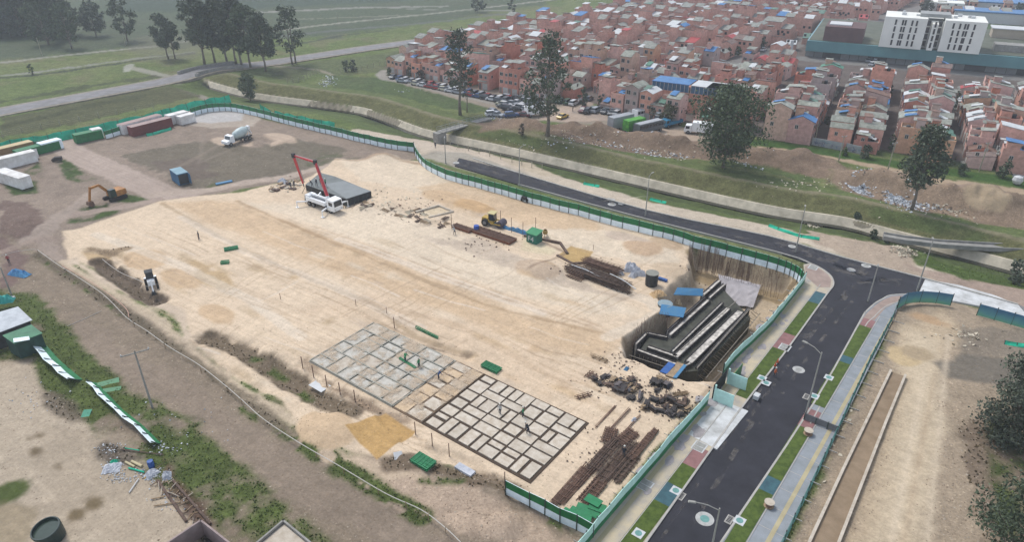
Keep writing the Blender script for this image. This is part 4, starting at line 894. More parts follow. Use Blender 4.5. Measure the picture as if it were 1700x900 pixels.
for k in range(0, 34):
    for side in (0, 1):
        w_ = 3.5 + k*15.7 + side*HD; idx = 0
        for j in range(-20, 60):
            u = j*HW + (j//11)*5; x, y = o0[0]+nx*w_+ux*u, o0[1]+ny*w_+uy*u
            if not inpoly(x, y, ZB) or proj(x, y, 7)[1] < 100+(proj(x, y, 7)[0]-1335)*.085: continue
            idx += 1
            if rr.random() < .03: continue
            slots.append((x, y, a2_+(math.pi if side else 0)+math.pi, 'B', k+1, idx) if True else None)
            slots[-1] = (x, y, a2_ + (math.pi/1 if side == 0 else 0) + (math.pi if False else 0), 'B'+('left' if side == 0 else 'right'), k+1, idx)
for r_ in range(0, 30):
    for k in range(-20, 120):
        u = k*HW*1.3; v = r_*17; p0 = at(1335, 84); x, y = p0[0]+math.cos(-.42)*u-math.sin(-.42)*v, p0[1]+math.sin(-.42)*u+math.cos(-.42)*v
        if inpoly(x, y, ZC) and rr.random() > .12: slots.append((x, y, -.42, 'C', r_, k))
def seen(x, y):
    px, py = proj(x, y, 5); return -10 < px < 1712 and py > -12
vis = [s for s in slots if seen(s[0], s[1]) and s[3] != 'C']; vis.sort(key=lambda s: math.hypot(s[0], s[1])); near = vis[:300]; ns_ = set(near)
WN = {'brick': 'salmon brick', 'red': 'dark red brick', 'ochre': 'ochre brick', 'pink': 'pale pink'}
RN = {'grey': 'grey', 'brown': 'brown', 'white': 'white sheet', 'blue': 'blue sheet', 'red': 'red sheet', 'green': 'green sheet'}
rowmap = {}
for s in near: rowmap.setdefault((s[3], s[4]), []).append(s)
arows = sorted(k for k in rowmap if k[0] == 'A'); 
for key, L in rowmap.items():
    L.sort(key=lambda s: (proj(s[0], s[1], 0)[0]) if s[3] == 'A' else math.hypot(s[0], s[1]))
    for i, s in enumerate(L):
        wc, rc, sh, nst = colours(True); 
        if i and (rr.random() < .25): wc, rc, sh, nst = prev
        prev = (wc, rc, sh, nst)
        if s[3] == 'A': loc_ = '%s in %s row behind the car park' % (nth(i+1), nth(arows.index(key)+1))
        else: loc_ = '%s from front, %s side of %s terrace' % (nth(i+1), s[3][1:], nth(s[4]))
        lab = '%s house, %s roof, %s' % (WN[wc], RN[rc], loc_)
        house_proto(wc, rc, sh, nst).place((s[0]+rr.uniform(-.35, .35), s[1]+rr.uniform(-.35, .35), -.05), s[2]+rr.uniform(-.02, .02), lab, scale=(1, rr.uniform(.86, 1.06), rr.uniform(.82, 1.14)))
# everything farther off reads as one mass of roofs
wall = MB(); rfs = {k: MB() for k in roofs}
for s in slots:
    if s in ns_ or not (-200 < proj(s[0], s[1], 5)[0] < 1950): continue
    wc, rc, sh, nst = colours(False); rc = rr.choices(['grey', 'brown', 'white', 'blue', 'green', 'red'], [56, 20, 18, 7, 4, 2])[0]
    if s[3] == 'C': sh, nst = rr.choice([1, 0]), rr.choice([1, 2])
    a = MB(); b_ = MB(); house_geo(a, b_, None, sh, nst); c, n_ = math.cos(s[2]), math.sin(s[2])
    for q, dst in ((a, wall), (b_, rfs[rc])): dst.add([(s[0]+x*c-y*n_, s[1]+x*n_+y*c, z-.05) for x, y, z in q.v], q.f)
    if sh != 2:
        for (wx, wz) in ((-1.2, 3.5), (1.2, 3.5)): wall.box(s[0]+wx*c+(HD/2+.02)*n_, s[1]+wx*n_-(HD/2+.02)*c, wz, 1.0, .08, 1.0, s[2], mi=1)
far = MB(); mats_ = [brick_far, glass_d]; far.v = wall.v; far.f = wall.f; far.m = wall.m
for k, q in rfs.items(): far.add(q.v, q.f, len(mats_)); mats_.append(roofs[k])
tag(far.build('distant_houses', mats_), kind='stuff')
# ------------------------------------------------------------------ larger buildings
def winrow(par, A, B, z, n, w, h, me_mats, yo=-.05, m0=.08):
    a_ = ang(A, B); L = math.hypot(B[0]-A[0], B[1]-A[1])
x0, y0 = LB_A; a_ = ang(LB_A, LB_B); LL_ = math.hypot(LB_B[0]-LB_A[0], LB_B[1]-LB_A[1]); hb = hgt(1110, 182, 150)
t = thing('apartment_block', 'long brick block with blue glazed terrace under white roof edges', 'building', (x0, y0, 0), a_)
m = MB(); m.box(LL_/2, 5, 0, LL_, 10, hb); m.build('wall', brick, t)
for k in range(7): put('window', WM2, t, 2.5+k*LL_/7, -.03, hb-2.4)
def canopy(xa, xb, ya, yb, z, c, edge):
    mb = MB(); mb.box((xa+xb)/2, (ya+yb)/2, z+2.2, xb-xa, yb-ya, .18); o = mb.build('terrace_roof', c, t)
    g = MB(); k = int((xb-xa)/1.2)
    for i in range(k+1): g.box(xa+.1+(xb-xa-.2)*i/k, ya+.1, z, .12, .12, 2.2)
    g.build('mullions', edge, o); q = MB(); q.box((xa+xb)/2, ya+.3, z+.01, xb-xa-.3, .06, 2.1); q.build('glazing', mat('blue_glazing', C(70,124,160), .3, .15, 1, spec=.6), o)
canopy(0.5, 12, .3, 8, hb, roofs['blue'], white_m); canopy(12.5, 24, .3, 8, hb, roofs['white'], white_m)
canopy(24.5, LL_-1, .3, 7, hb, roofs['blue'], white_m)
tealw = mat('teal_glass_cladding', C(96,150,154,.7), .4, .12, .12, tint=C(84,134,140,.7), spec=.5); dkm = mat('dark_storefront', C(80,84,86), .5, .2, .5)  # dark grey for the ground floor set back under the teal cladding
hosp = mat('white_render', C(236,236,228,.8), .8, .06, .15); rflat = mat('green_grey_flat_roof', C(108,112,98), .9, .2, .15, tint=C(88,94,80)); brownb = mat('brown_cladding', C(112,84,82), .8, .14, .5)
pA, pB = at(1335, 94), at(1760, 132); a_ = ang(pA, pB); Lp = math.hypot(pB[0]-pA[0], pB[1]-pA[1])
t = thing('hospital', 'large white hospital tower on a long teal clad podium', 'hospital', (pA[0], pA[1], 0), a_); hp = 6.6
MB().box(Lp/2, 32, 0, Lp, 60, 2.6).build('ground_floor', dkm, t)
for k in range(26):
    if k % 5 in (2, 3): continue
    MB().box(Lp*(k+.5)/26, 1.9, 0, Lp/26-.2, .4, 2.59).build('ground_floor_panel', mat('grey_cladding', C(150,156,156), .7, .1, .4), t)
MB().box(Lp/2, 30, 2.6, Lp, 62, hp-2.6).build('podium_cladding', tealw, t)
m = MB(); m.box(Lp/2, 30.3, hp+.003, Lp-1.2, 60, .15); m.build('podium_roof', rflat, t)
def loc2(px, py, z):
    x, y = at(px, py, z); dx, dy = x-pA[0], y-pA[1]; return dx*math.cos(a_)+dy*math.sin(a_), -dx*math.sin(a_)+dy*math.cos(a_)
lA = loc2(1458, 77, hp); lB = loc2(1624, 89, hp); Wt = lB[0]-lA[0]; yb = min(lA[1], lB[1]); 
x_, y_ = at(1458, 77, hp); v_ = (450-27)/F; Ht = y_*(v_*cp-sp)/(cp+v_*sp) + H - hp
tb = MB(); bl = [(0, .43, 0), (.43, .60, 4.5), (.60, 1.0, 0)]
for a, b2, dy in bl: tb.box(lA[0]+Wt*(a+b2)/2, yb+dy+8, hp+.1, Wt*(b2-a)-.02, 16, Ht-(1.2 if dy else 0))
tb.box(lA[0]+Wt*.515, yb+2.6, hp+.1, Wt*.06, 5, Ht-1.6)
to = tb.build('tower_wall', hosp, t)
nm = MB(); nm.box(0, 0, 0, .62, .1, 1.9); NW = nm.mesh('window', glass_d)
for fl in range(4):
    z = hp + 1.0 + fl*(Ht-1.2)/4
    for u in (.12, .19, .21, .28, .33, .69, .75, .80, .82, .88): put('window', NW, to, lA[0]+Wt*(u+rr.uniform(-.006, .006)), yb-.04, z)
    for u in (.452, .565): 
        mb = MB(); mb.box(0, 0, 0, 1.3, .1, 1.9); o = mb.build('window', glass_d, to); o.location = (lA[0]+Wt*u, yb+4.46, z-.2)
    put('window', NW, to, lA[0]+Wt*.515, yb+.06, z)
m = MB(); m.box(lA[0]+Wt*.5, yb+9, hp+Ht+.1, Wt*.3, 8, 1.2); m.build('plant_room', mat('grey_cladding2', C(170,172,170), .8, .1, .4), t)
m = MB()
for k in range(14): m.box(lA[0]+Wt*rr.uniform(.05, .95), yb+rr.uniform(6, 13), hp+Ht+(.1 if True else 0), rr.uniform(.8, 1.6), rr.uniform(.8, 1.6), rr.uniform(.5, 1.1))
m.build('rooftop_units', white_m, t)
l1 = loc2(1365, 68, hp); l2 = loc2(1432, 68, hp)
m = MB(); m.box((l1[0]+l2[0])/2, l1[1]+9, hp+.16, l2[0]-l1[0], 16, 5.4); m.build('brown_wing', brownb, t); m = MB(); m.box((l1[0]+l2[0])/2-2, l1[1]+9, hp+5.57, 8, 8, .4); m.build('roof_light', white_m, t)
l1 = loc2(1640, 88, hp); MB().box(l1[0]+14, l1[1]+8, hp+.16, 24, 6, 2.4).build('rooftop_annex', conc_grey, t)
l1 = loc2(1640, 62, hp); MB().box(l1[0]+16, l1[1]+4, hp+.16, 30, 8, 3.4).build('rear_wing', mat('cream_render', C(196,182,162), .9, .1, .3), t)
MB().box(l1[0]+16, l1[1]+4, hp+3.57, 31, 9, .3).build('rear_wing_roof', white_m, t)
xq, yq = at(1335, 80); m = MB(); m.box(0, 0, 0, 1.2, .5, 6); tag(m.build('entrance_pylon', white_m, loc=(*at(1311, 92), 0)), 'tall white sign pylon at the left end of the teal building', 'sign')
xq, yq = at(1568, 24); t = thing('office_building', 'small white tower with dark windows behind the hospital roof', 'building', (xq, yq, 0), a_)
hh = hgt(1568, 24, 4); MB().box(0, 6, 0, 16, 12, hh).build('wall', hosp, t)
for i in range(3):
    for j in range(3): put('window', WM, t, -4+4*i, -.06, hh*.3+j*hh*.22)
for (px, py, w_, d_, lb) in [(1640, 16, 60, 22, 'long blue roofed hall far behind the hospital, right one'), (1655, 36, 40, 14, 'low blue roofed pool building beyond the green field')]:
    x, y = at(px, py); t = thing('hall', lb, 'building', (x, y, 0), a_); MB().box(0, 0, 0, w_, d_, 5).build('wall', white_m, t); MB().box(0, 0, 5.01, w_+1, d_+1, .5).build('roof', roofs['blue'], t)
# graffiti garden wall before the first terraces
gw = mat('graffiti_wall', C(150,158,166), .8, .3, 1.2, tint=C(80,92,128))
for (p1, p2, lb) in [((1347,240),(1398,250),'low garden wall covered in blue and white graffiti below a brick gable'),((1403,250),(1428,256),'pale graffiti wall piece right of the blue graffiti wall')]:
    A_, B_ = at(*p1), at(*p2); L_ = math.hypot(B_[0]-A_[0], B_[1]-A_[1]); t = thing('graffiti_wall', lb, 'wall', (A_[0], A_[1], 0), ang(A_, B_)); MB().box(L_/2, 0, 0, L_, .2, 2.0).build('wall', mat('pale_plaster', C(186,190,190), .9, .1, 1), t)
    rg = random.Random(len(lb)); mb = MB()
    for k in range(int(L_*2.2)):
        x = .5+rg.uniform(0, L_-1.2); z = rg.uniform(.35, 1.4); c = rg.randrange(3)
        pts = [(x, z)]; 
        for j in range(4): pts.append((min(L_-.1, max(.1, pts[-1][0]+rg.uniform(-.5, .6))), min(1.85, max(.15, pts[-1][1]+rg.uniform(-.6, .6)))))
        for p, q in zip(pts, pts[1:]): mb.bar((p[0], -.11-.002*(k % 5), p[1]), (q[0], -.11-.002*(k % 5), q[1]), .14, .03, mi=c)
    mb.build('graffiti', [mat('graffiti_blue', C(66,84,150), .7, .2, 2), mat('graffiti_cyan', C(110,170,196), .7, .2, 2), mat('graffiti_purple', C(120,96,140), .7, .2, 2)], t)
# ------------------------------------------------------------------ trees and bushes
def leaf_mat(name, c, c2):
    m = mat(name, c, .75, .2, .55, tint=c2, rnd=.12, spec=.25); n = m.node_tree.nodes; l = m.node_tree.links
    nz = n.new('ShaderNodeTexNoise'); nz.inputs['Scale'].default_value = 3.1; tc = n['Texture Coordinate']; l.new(tc.outputs['Object'], nz.inputs[0])
    mx = n.new('ShaderNodeMix'); mx.data_type = 'RGBA'; mx.blend_type = 'MULTIPLY'; mx.inputs['Factor'].default_value = 1
    mr = n.new('ShaderNodeMapRange'); mr.inputs['From Min'].default_value = .35; mr.inputs['From Max'].default_value = .65; mr.inputs['To Min'].default_value = .6; mr.inputs['To Max'].default_value = 1.5; l.new(nz.outputs['Fac'], mr.inputs[0])
    b = n['Principled BSDF']; src = b.inputs['Base Color'].links[0].from_socket; l.new(src, mx.inputs['A']); l.new(mr.outputs[0], mx.inputs['B']); l.new(mx.outputs['Result'], b.inputs['Base Color']); return m
leaf_d = leaf_mat('dark_leaves', (.070, .090, .050), (.038, .054, .032)); leaf_g = leaf_mat('green_leaves', (.060, .085, .032), (.034, .056, .024)); leaf_o = leaf_mat('olive_leaves', (.085, .082, .042), (.050, .056, .030)); leaf_r = leaf_mat('russet_leaves', (.075, .055, .040), (.04, .038, .026))
bark = mat('grey_bark', (.16, .135, .11), .95, .25, 1.2, tint=(.09, .075, .06)); bark_d = mat('dark_bark', (.085, .07, .055), .95, .25, 1.2)
def crown_mesh(cl, n_per, size, mats_, seed, name='crown', squash=.75):
    """leaf clumps: every cluster is an uneven volume filled with small leaf faces"""
    g = np.random.default_rng(seed); V = []
    for (x, y, z, r) in cl:
        n_ = max(12, int(n_per*r*r*.62)); d = g.normal(size=(n_, 3)); d /= np.linalg.norm(d, axis=1, keepdims=True)
        rad = r*g.uniform(.1, 1.0, (n_, 1))**.5 * (1 + .35*np.sin(d[:, :1]*5+seed)*np.cos(d[:, 2:3]*4)); c = d*rad; c[:, 2] *= squash
        c += np.array([x, y, z])
        a = g.normal(size=(n_, 3)); a /= np.linalg.norm(a, axis=1, keepdims=True); b = np.cross(a, g.normal(size=(n_, 3))); b /= np.linalg.norm(b, axis=1, keepdims=True)
        s_ = size*g.uniform(.5, 1.25, (n_, 1)); a *= s_; b *= s_*.6
        V.append(np.stack([c-a, c-b*.9, c+a, c+b*.9], 1).reshape(-1, 3))
    V = np.concatenate(V); nf = len(V)//4; me = bpy.data.meshes.new(name); me.vertices.add(len(V)); me.vertices.foreach_set('co', V.reshape(-1).astype(np.float32))
    me.loops.add(nf*4); me.loops.foreach_set('vertex_index', np.arange(nf*4, dtype=np.int32)); me.polygons.add(nf); me.polygons.foreach_set('loop_start', (np.arange(nf)*4).astype(np.int32)); me.polygons.foreach_set('loop_total', np.full(nf, 4, np.int32))
    me.update(calc_edges=True); me.materials.append(mats_); return me
def limbs(mb, base, h, r, cl, rr, bare, trunks=1):
    top = (base[0]+rr.uniform(-.04, .04)*h, base[1]+rr.uniform(-.04, .04)*h, h)
    pts = [(base[0], base[1], -.4)]; k = 6
    for i in range(1, k+1):
        f = i/k; pts.append((base[0]+(top[0]-base[0])*f+rr.uniform(-.012, .012)*h, base[1]+(top[1]-base[1])*f+rr.uniform(-.012, .012)*h, h*.92*f))
    mb.tube(pts, [r*1.25]+[r*(1-.85*(i/k)) for i in range(1, k+1)], 7)
    for (x, y, z, cr) in cl:
        zb = max(h*bare*.8, z - cr*1.1 - math.hypot(x-base[0], y-base[1])*.5); f = min(1, max(0, zb/(h*.92))); i = min(k-1, int(f*k)); p = pts[i]; q = pts[i+1]; g = f*k-i
        s = (p[0]+(q[0]-p[0])*g, p[1]+(q[1]-p[1])*g, p[2]+(q[2]-p[2])*g)
        mid = ((s[0]+x)/2+rr.uniform(-.3, .3), (s[1]+y)/2+rr.uniform(-.3, .3), (s[2]+z)/2-.1*cr); mb.tube([s, mid, (x, y, z)], [r*.5*(1-.4*f), r*.32*(1-.4*f), r*.1], 5)
def tree(name, label, cat, h, w, bare, n_cl, seed, lm=None, bm_=None, leaf=.55, dens=26, group=None, trunks=1, shape='tall', r=None):
    rr = random.Random(seed); t = thing(name, label, cat, (0, 0, 0), 0, group); cl = []
    for i in range(n_cl):
        f = (i+.5)/n_cl; z = h*(bare + (1-bare)*f*.94)
        if shape == 'tall': env = w*(.35+.65*math.sin(math.pi*min(1, (f*.85+.18))))*rr.uniform(.45, 1.0)
        elif shape == 'round': env = w*math.sqrt(max(.05, 1-(2*f-1)**2))*rr.uniform(.3, .85)
        else: env = w*(1.0-.75*f)*rr.uniform(.5, 1.0)
        a = i*2.4+rr.uniform(-.7, .7); cr = rr.uniform(.2, .42)*w*(1.1 if shape == 'round' else 1)
        cl.append((env*math.cos(a)*.75, env*math.sin(a)*.75, min(z, h-cr*.55), cr))
    mb = MB(); r = r or h*.018
    for k in range(trunks):
        bx = 0 if trunks == 1 else (k-(trunks-1)/2)*w*.3; limbs(mb, (bx, rr.uniform(-.5, .5) if trunks > 1 else 0), h*(1-.06*k), r/(1+.15*(trunks-1)), cl[k::trunks], rr, bare)
    mb.build('trunk', bm_ or bark, t, smooth=True)
    o = bpy.data.objects.new('crown', crown_mesh(cl, dens/(leaf*leaf)*.3, leaf, lm or leaf_d, seed)); COL.objects.link(o); o.parent = t
    return t
def place_tree(px, py, ytop, name, label, cat, wpx, **k):
    """foot at a pixel, height and crown width from the picture; stands on the terrain"""
    x, y, z = gp(px, py); h = hgt(px, py, ytop, z); dist = y*cp + (H-z)*sp; w = wpx/2*dist/F
    t = tree(name, label, cat, h, w, **k); t.location = (x, y, z-.05); t.rotation_euler = (0, 0, (px*.37) % 6.28); return t
EU = dict(name='eucalyptus', cat='tree')
# the landmark trees
place_tree(487, 106, 7, label='tall lone eucalyptus left of the country road in the middle distance', wpx=62, bare=.30, n_cl=16, seed=1, leaf=.6, dens=30, trunks=2, **EU)
place_tree(764, 191, 46, label='very tall narrow eucalyptus standing on the grass before the leftmost houses', wpx=56, bare=.34, n_cl=20, seed=2, leaf=.5, dens=34, **EU)
place_tree(775, 186, 96, label='slim eucalyptus close behind the very tall narrow one', wpx=34, bare=.3, n_cl=10, seed=3, leaf=.5, dens=32, r=.16, **EU)
place_tree(909, 222, 50, label='tall broad eucalyptus rising in front of the car park', wpx=92, bare=.24, n_cl=26, seed=4, leaf=.46, dens=24, **EU)
place_tree(1200, 278, 140, label='wide spreading eucalyptus with low limbs on the spoil bank', wpx=150, bare=.2, n_cl=34, seed=5, leaf=.4, dens=15, shape='round', lm=leaf_d, **EU)
place_tree(1513, 349, 207, label='rounded eucalyptus with bare trunk above the white rubbish', wpx=90, bare=.30, n_cl=22, seed=6, leaf=.42, dens=30, shape='round', **EU)
place_tree(416, 167, 120, name='bushy_tree', cat='tree', label='small bushy tree on the canal bank by the road bridge', wpx=50, bare=.2, n_cl=12, seed=7, leaf=.4, dens=44, shape='round')
for i, (px, py, yt, w, lb, tk) in enumerate([(340,108,-8,44,'first from left',1),(357,104,2,36,'second from left',1),(378,106,-4,40,'third from left',1),(398,110,-10,44,'fourth from left, behind the bridge road',2),(417,114,5,44,'second from right',1),(441,118,18,40,'rightmost, lower than the rest',1)]):
    place_tree(px, py, yt, label='dark eucalyptus in the roadside grove above the bridge, '+lb, group='eucalyptus grove by the road bridge', wpx=w*1.5, bare=.3, n_cl=20, seed=20+i, leaf=.6, dens=60, trunks=tk, **EU)
for i, (px, py, yt, w, lb) in enumerate([(280,98,20,50,'left one'),(291,97,32,44,'right one')]):
    place_tree(px, py, yt, label='lower dark eucalyptus of the pair left of the roadside grove, '+lb, group='pair of eucalyptus left of the grove', wpx=w, bare=.28, n_cl=15, seed=30+i, leaf=.6, dens=60, **EU)
for i, (px, py, yt, w, lb) in enumerate([(160,60,2,50,'dark tree right of the far wood, left of the pole'),(212,68,-6,44,'airy tree beside the pole between wood and grove'),(120,80,2,44,'front tree at the right end of the far wood')]):
    place_tree(px, py, yt, label=lb, wpx=w*1.1, bare=.2, n_cl=14, seed=40+i, leaf=.7, dens=54, **EU)
for i in range(13):
    rr = random.Random(60+i); px = -14+i*10.5; py = 52+rr.uniform(-4, 24)*(i % 2)+(6 if i > 8 else 0)
    place_tree(px, py, -22+rr.uniform(-8, 16), label='dense dark tree in the far wood at top left, %s from left' % nth(i+1), wpx=62, bare=.10, n_cl=18, seed=60+i, leaf=.8, dens=62, group='dark wood at top left', **EU)
for i, (px, py, yt, w, lb) in enumerate([(793,20,-6,28,'left of the two dark trees at the top middle edge'),(850,31,-4,17,'right, narrower of the two dark trees at the top middle edge')]):
    place_tree(px, py, yt, name='far_tree', cat='tree', label=lb, wpx=w, bare=.2, n_cl=10, seed=80+i, leaf=.8, dens=30)
bu = [(575,118,100,16,'left of the twin round bushes on the grass by the road',leaf_d),(587,118,98,18,'right of the twin round bushes on the grass by the road',leaf_d),(54,124,105,13,'small lone dark bush on the far left field',leaf_d),(848,134,110,22,'dark bush beside the leftmost parked cars',leaf_d) if False else (647,128,112,17,'dark bush at the left end of the house row',leaf_d),(684,126,106,24,'dark bush before the leftmost houses',leaf_d),(698,132,116,18,'low russet bush before the leftmost houses',leaf_r)]
bu += [(866,214,193,13,'dark red bush on the spoil bank left of the tall broad eucalyptus',leaf_r),(968,176,143,22,'green tree at the left of the car park lane',leaf_g),(998,158,136,22,'round green tree in the lane behind the car park, left one',leaf_g),(1028,148,130,18,'round green tree in the lane behind the car park, middle one',leaf_g),(1053,140,122,20,'round green tree in the lane behind the car park, right one',leaf_g),(995,178,156,14,'small dark street tree at the car park corner',leaf_d),
  (1028,188,168,14,'small tree between parked cars and houses',leaf_d),(1108,207,172,44,'large brown green tree before the houses beside the blue truck',leaf_o),(1088,200,168,34,'brown green tree left of the large one before the houses',leaf_o),(1130,200,175,26,'brown green tree right of the large one before the houses',leaf_o),(1168,160,136,34,'dark tree at the right end of the long brick block, left one',leaf_d),(1186,148,132,28,'dark tree at the right end of the long brick block, right one',leaf_d),(1128,118,102,18,'tree among roofs above the long brick block',leaf_d),
  (1195,190,160,24,'dark tree touching the left side of the spreading eucalyptus',leaf_d),(1240,175,150,22,'tree between the spreading eucalyptus and the first terrace',leaf_o),(1264,82,60,18,'dark tree beside the grey street among far roofs',leaf_d),(1224,92,76,16,'tree left of the grey street, left one',leaf_g),(1210,96,78,14,'tree left of the grey street, second one',leaf_g),(1420,178,150,13,'narrow dark tree in the lane below the red roofed gable',leaf_d),
  (1436,262,240,28,'round dark bush against the second gable',leaf_d),(1402,258,244,16,'low green bush at the graffiti wall',leaf_g),(1340,238,222,12,'small dark bush at the foot of the first gable',leaf_d),(1594,290,272,26,'dark bush on the grass right of the bare-trunked eucalyptus',leaf_d),(1664,294,264,30,'dark bush before the rightmost gable',leaf_d),(1478,250,222,16,'dark bush in the lane between the second and third terrace',leaf_d),(1585,180,150,16,'tree in the lane below the white gabled house',leaf_d),
  (1528,150,128,16,'tree at the upper end of the lane under the teal wall',leaf_d),(1476,160,140,12,'small tree in the lane among terraces',leaf_d),
  (1094,14,-2,26,'dark tree at the road edge among the farthest roofs, left one',leaf_d),(1050,22,8,30,'low dark tree by the country road before the farthest roofs',leaf_d),(1032,26,10,26,'low dark tree by the country road, left of the farthest roofs',leaf_d),(1012,24,14,18,'small low tree by the country road',leaf_d),(1130,10,-6,26,'dark tree among the farthest roofs, middle one',leaf_d),(1160,8,-4,22,'dark tree among the farthest roofs, right one',leaf_d),(1270,38,20,18,'dark tree in the far roofs left of the brown cube',leaf_d),(1336,20,-2,30,'large dark tree in the far roofs above the grey street',leaf_d),
  (1443,24,6,26,'dark tree behind the roofs left of the white tower',leaf_d),(1480,16,0,24,'dark tree in the far roofs above the white tower',leaf_d),(1535,24,-2,36,'dark tree behind the left part of the white tower',leaf_d),(1610,10,-4,26,'dark tree right of the small far tower',leaf_d),(1690,30,4,26,'dark tree at the right edge beside the blue roofed hall',leaf_d),(1248,20,6,18,'dark tree among far roofs right of the middle',leaf_d),(1190,30,18,16,'bush among the far roofs',leaf_d),
  (1683,470,432,50,'dark bush on the canal bank at the right edge',leaf_d),(1418,376,366,14,'small bush at the waterline of the canal, left one',leaf_d),(1452,388,372,18,'small bush at the waterline of the canal, right one',leaf_d),(1475,392,380,10,'tiny bush beside the concrete crossing',leaf_g)]
bu += [(px, py, py-h_, w_, 'small bush in the lane %s' % lb, leaf_g if k % 2 else leaf_d) for k, (px, py, h_, w_, lb) in enumerate([(1372,205,12,13,'above the dark bush at the first gable'),(1398,170,10,11,'at the middle of the second lane'),(1412,150,10,10,'near the upper end of the second lane'),(1500,212,13,13,'low in the third lane'),(1520,186,11,12,'at the middle of the third lane'),(1545,160,10,10,'near the upper end of the third lane'),(1610,235,14,14,'low in the fourth lane'),(1628,205,12,12,'at the middle of the fourth lane'),(1650,175,10,11,'near the upper end of the fourth lane')])]
for i, (px, py, yt, w, lb, lm) in enumerate(bu):
    place_tree(px, py, yt, name='bush' if (py-yt) < 24 else 'round_tree', cat='bush' if (py-yt) < 24 else 'tree', label=lb, wpx=w, bare=.08, n_cl=9, seed=100+i, leaf=.38 if py > 100 else .6, dens=46, shape='round', lm=lm)
place_tree(1668, 735, 590, name='broad_tree', cat='tree', label='big dark broadleaf tree at the right edge beside the grey puddle of dirt', wpx=150, bare=.03, n_cl=26, seed=301, leaf=.24, dens=20, shape='round')
place_tree(1715, 700, 585, name='broad_tree', cat='tree', label='dark broadleaf tree mostly cut off by the right edge', wpx=150, bare=.05, n_cl=20, seed=302, leaf=.24, dens=20, shape='round')
place_tree(1668, 985, 790, name='broad_tree', cat='tree', label='big dark broadleaf tree in the lower right corner', wpx=190, bare=.02, n_cl=30, seed=303, leaf=.2, dens=18, shape='round')
place_tree(1740, 940, 730, name='broad_tree', cat='tree', label='dark broadleaf tree behind the lower right corner tree', wpx=150, bare=.02, n_cl=22, seed=304, leaf=.22, dens=18, shape='round')
# weeds, scrub and loose stones: nobody could count them
def scatter(mask_fn, n_, px0, px1, py0, py1, seed):
    g = np.random.default_rng(seed); px = g.uniform(px0, px1, n_); py = g.uniform(py0, py1, n_)
    x = (px-850)/F; y = -(py-450)/F; t = -H/(-sp+y*cp); X = x*t; Y = (cp+y*sp)*t
    ci = np.clip(np.searchsorted(px_cols, px), 0, Cc-1); ri = np.clip(np.searchsorted(py_rows, py), 0, R-1)
    k = mask_fn(grass[ri, ci], grit[ri, ci], g.random(n_)); Z = GZ[ri, ci]; return X[k], Y[k], Z[k], g
X, Y, Z, g = scatter(lambda gr, gt, u: (gr > .55) & (u < .5), 60000, -20, 1720, 430, 905, 1)
def tuft_mesh(X, Y, Z, g, s0, s1, name, m_):
    n_ = len(X); k = 3; c = np.repeat(np.stack([X, Y, Z], 1), k, 0); a = g.uniform(0, 6.283, n_*k); s = g.uniform(s0, s1, n_*k); lean = g.uniform(-.5, .5, (n_*k, 2))
    d = np.stack([np.cos(a), np.sin(a), np.zeros(n_*k)], 1)*s[:, None]*.55; up = np.stack([lean[:, 0]*s, lean[:, 1]*s, s*g.uniform(.35, .9, n_*k)], 1)
    V = np.stack([c-d, c+d, c+up+d*.35, c+up-d*.35], 1).reshape(-1, 3); nf = n_*k; me = bpy.data.meshes.new(name); me.vertices.add(len(V)); me.vertices.foreach_set('co', V.reshape(-1).astype(np.float32))
    me.loops.add(nf*4); me.loops.foreach_set('vertex_index', np.arange(nf*4, dtype=np.int32)); me.polygons.add(nf); me.polygons.foreach_set('loop_start', (np.arange(nf)*4).astype(np.int32)); me.polygons.foreach_set('loop_total', np.full(nf, 4, np.int32)); me.update(calc_edges=True)
    me.materials.append(m_); o = bpy.data.objects.new(name, me); COL.objects.link(o); tag(o, kind='stuff')
weed_m = mat('weed_leaves', C(132,148,82), .9, .35, .5, tint=C(98,116,62)); dry_m = mat('dry_scrub', C(128,112,84), .95, .3, .8, tint=C(88,80,58))
tuft_mesh(X, Y, Z, g, .07, .26, 'weeds', weed_m)
X, Y, Z, g = scatter(lambda gr, gt, u: (gr < .5) & (gt > .75) & (u < .5), 30000, -20, 1720, 400, 905, 2); tuft_mesh(X, Y, Z, g, .08, .3, 'dry_scrub', dry_m)
def stone_mesh(X, Y, Z, g, s0, s1, name, m_):
    n_ = len(X); s = g.uniform(s0, s1, n_)*g.uniform(.4, 1, n_); T = np.array([[1,0,0],[-.5,.86,0],[-.5,-.86,0],[.1,.05,.8]]); a = g.uniform(0, 6.28, n_); ca, sa = np.cos(a), np.sin(a)
    P = T[None]*s[:, None, None]*g.uniform(.6, 1.3, (n_, 4, 1)); PX_ = P[..., 0]*ca[:, None]-P[..., 1]*sa[:, None]; PY_ = P[..., 0]*sa[:, None]+P[..., 1]*ca[:, None]
    V = np.stack([PX_+X[:, None], PY_+Y[:, None], P[..., 2]+Z[:, None]-.02], -1).reshape(-1, 3); F_ = (np.array([[0,1,3],[1,2,3],[2,0,3]])[None]+(np.arange(n_)*4)[:, None, None]).reshape(-1)
    nf = n_*3; me = bpy.data.meshes.new(name); me.vertices.add(len(V)); me.vertices.foreach_set('co', V.reshape(-1).astype(np.float32)); me.loops.add(nf*3); me.loops.foreach_set('vertex_index', F_.astype(np.int32)); me.polygons.add(nf)
    me.polygons.foreach_set('loop_start', (np.arange(nf)*3).astype(np.int32)); me.polygons.foreach_set('loop_total', np.full(nf, 3, np.int32)); me.update(calc_edges=True); me.materials.append(m_); o = bpy.data.objects.new(name, me); COL.objects.link(o); tag(o, kind='stuff')
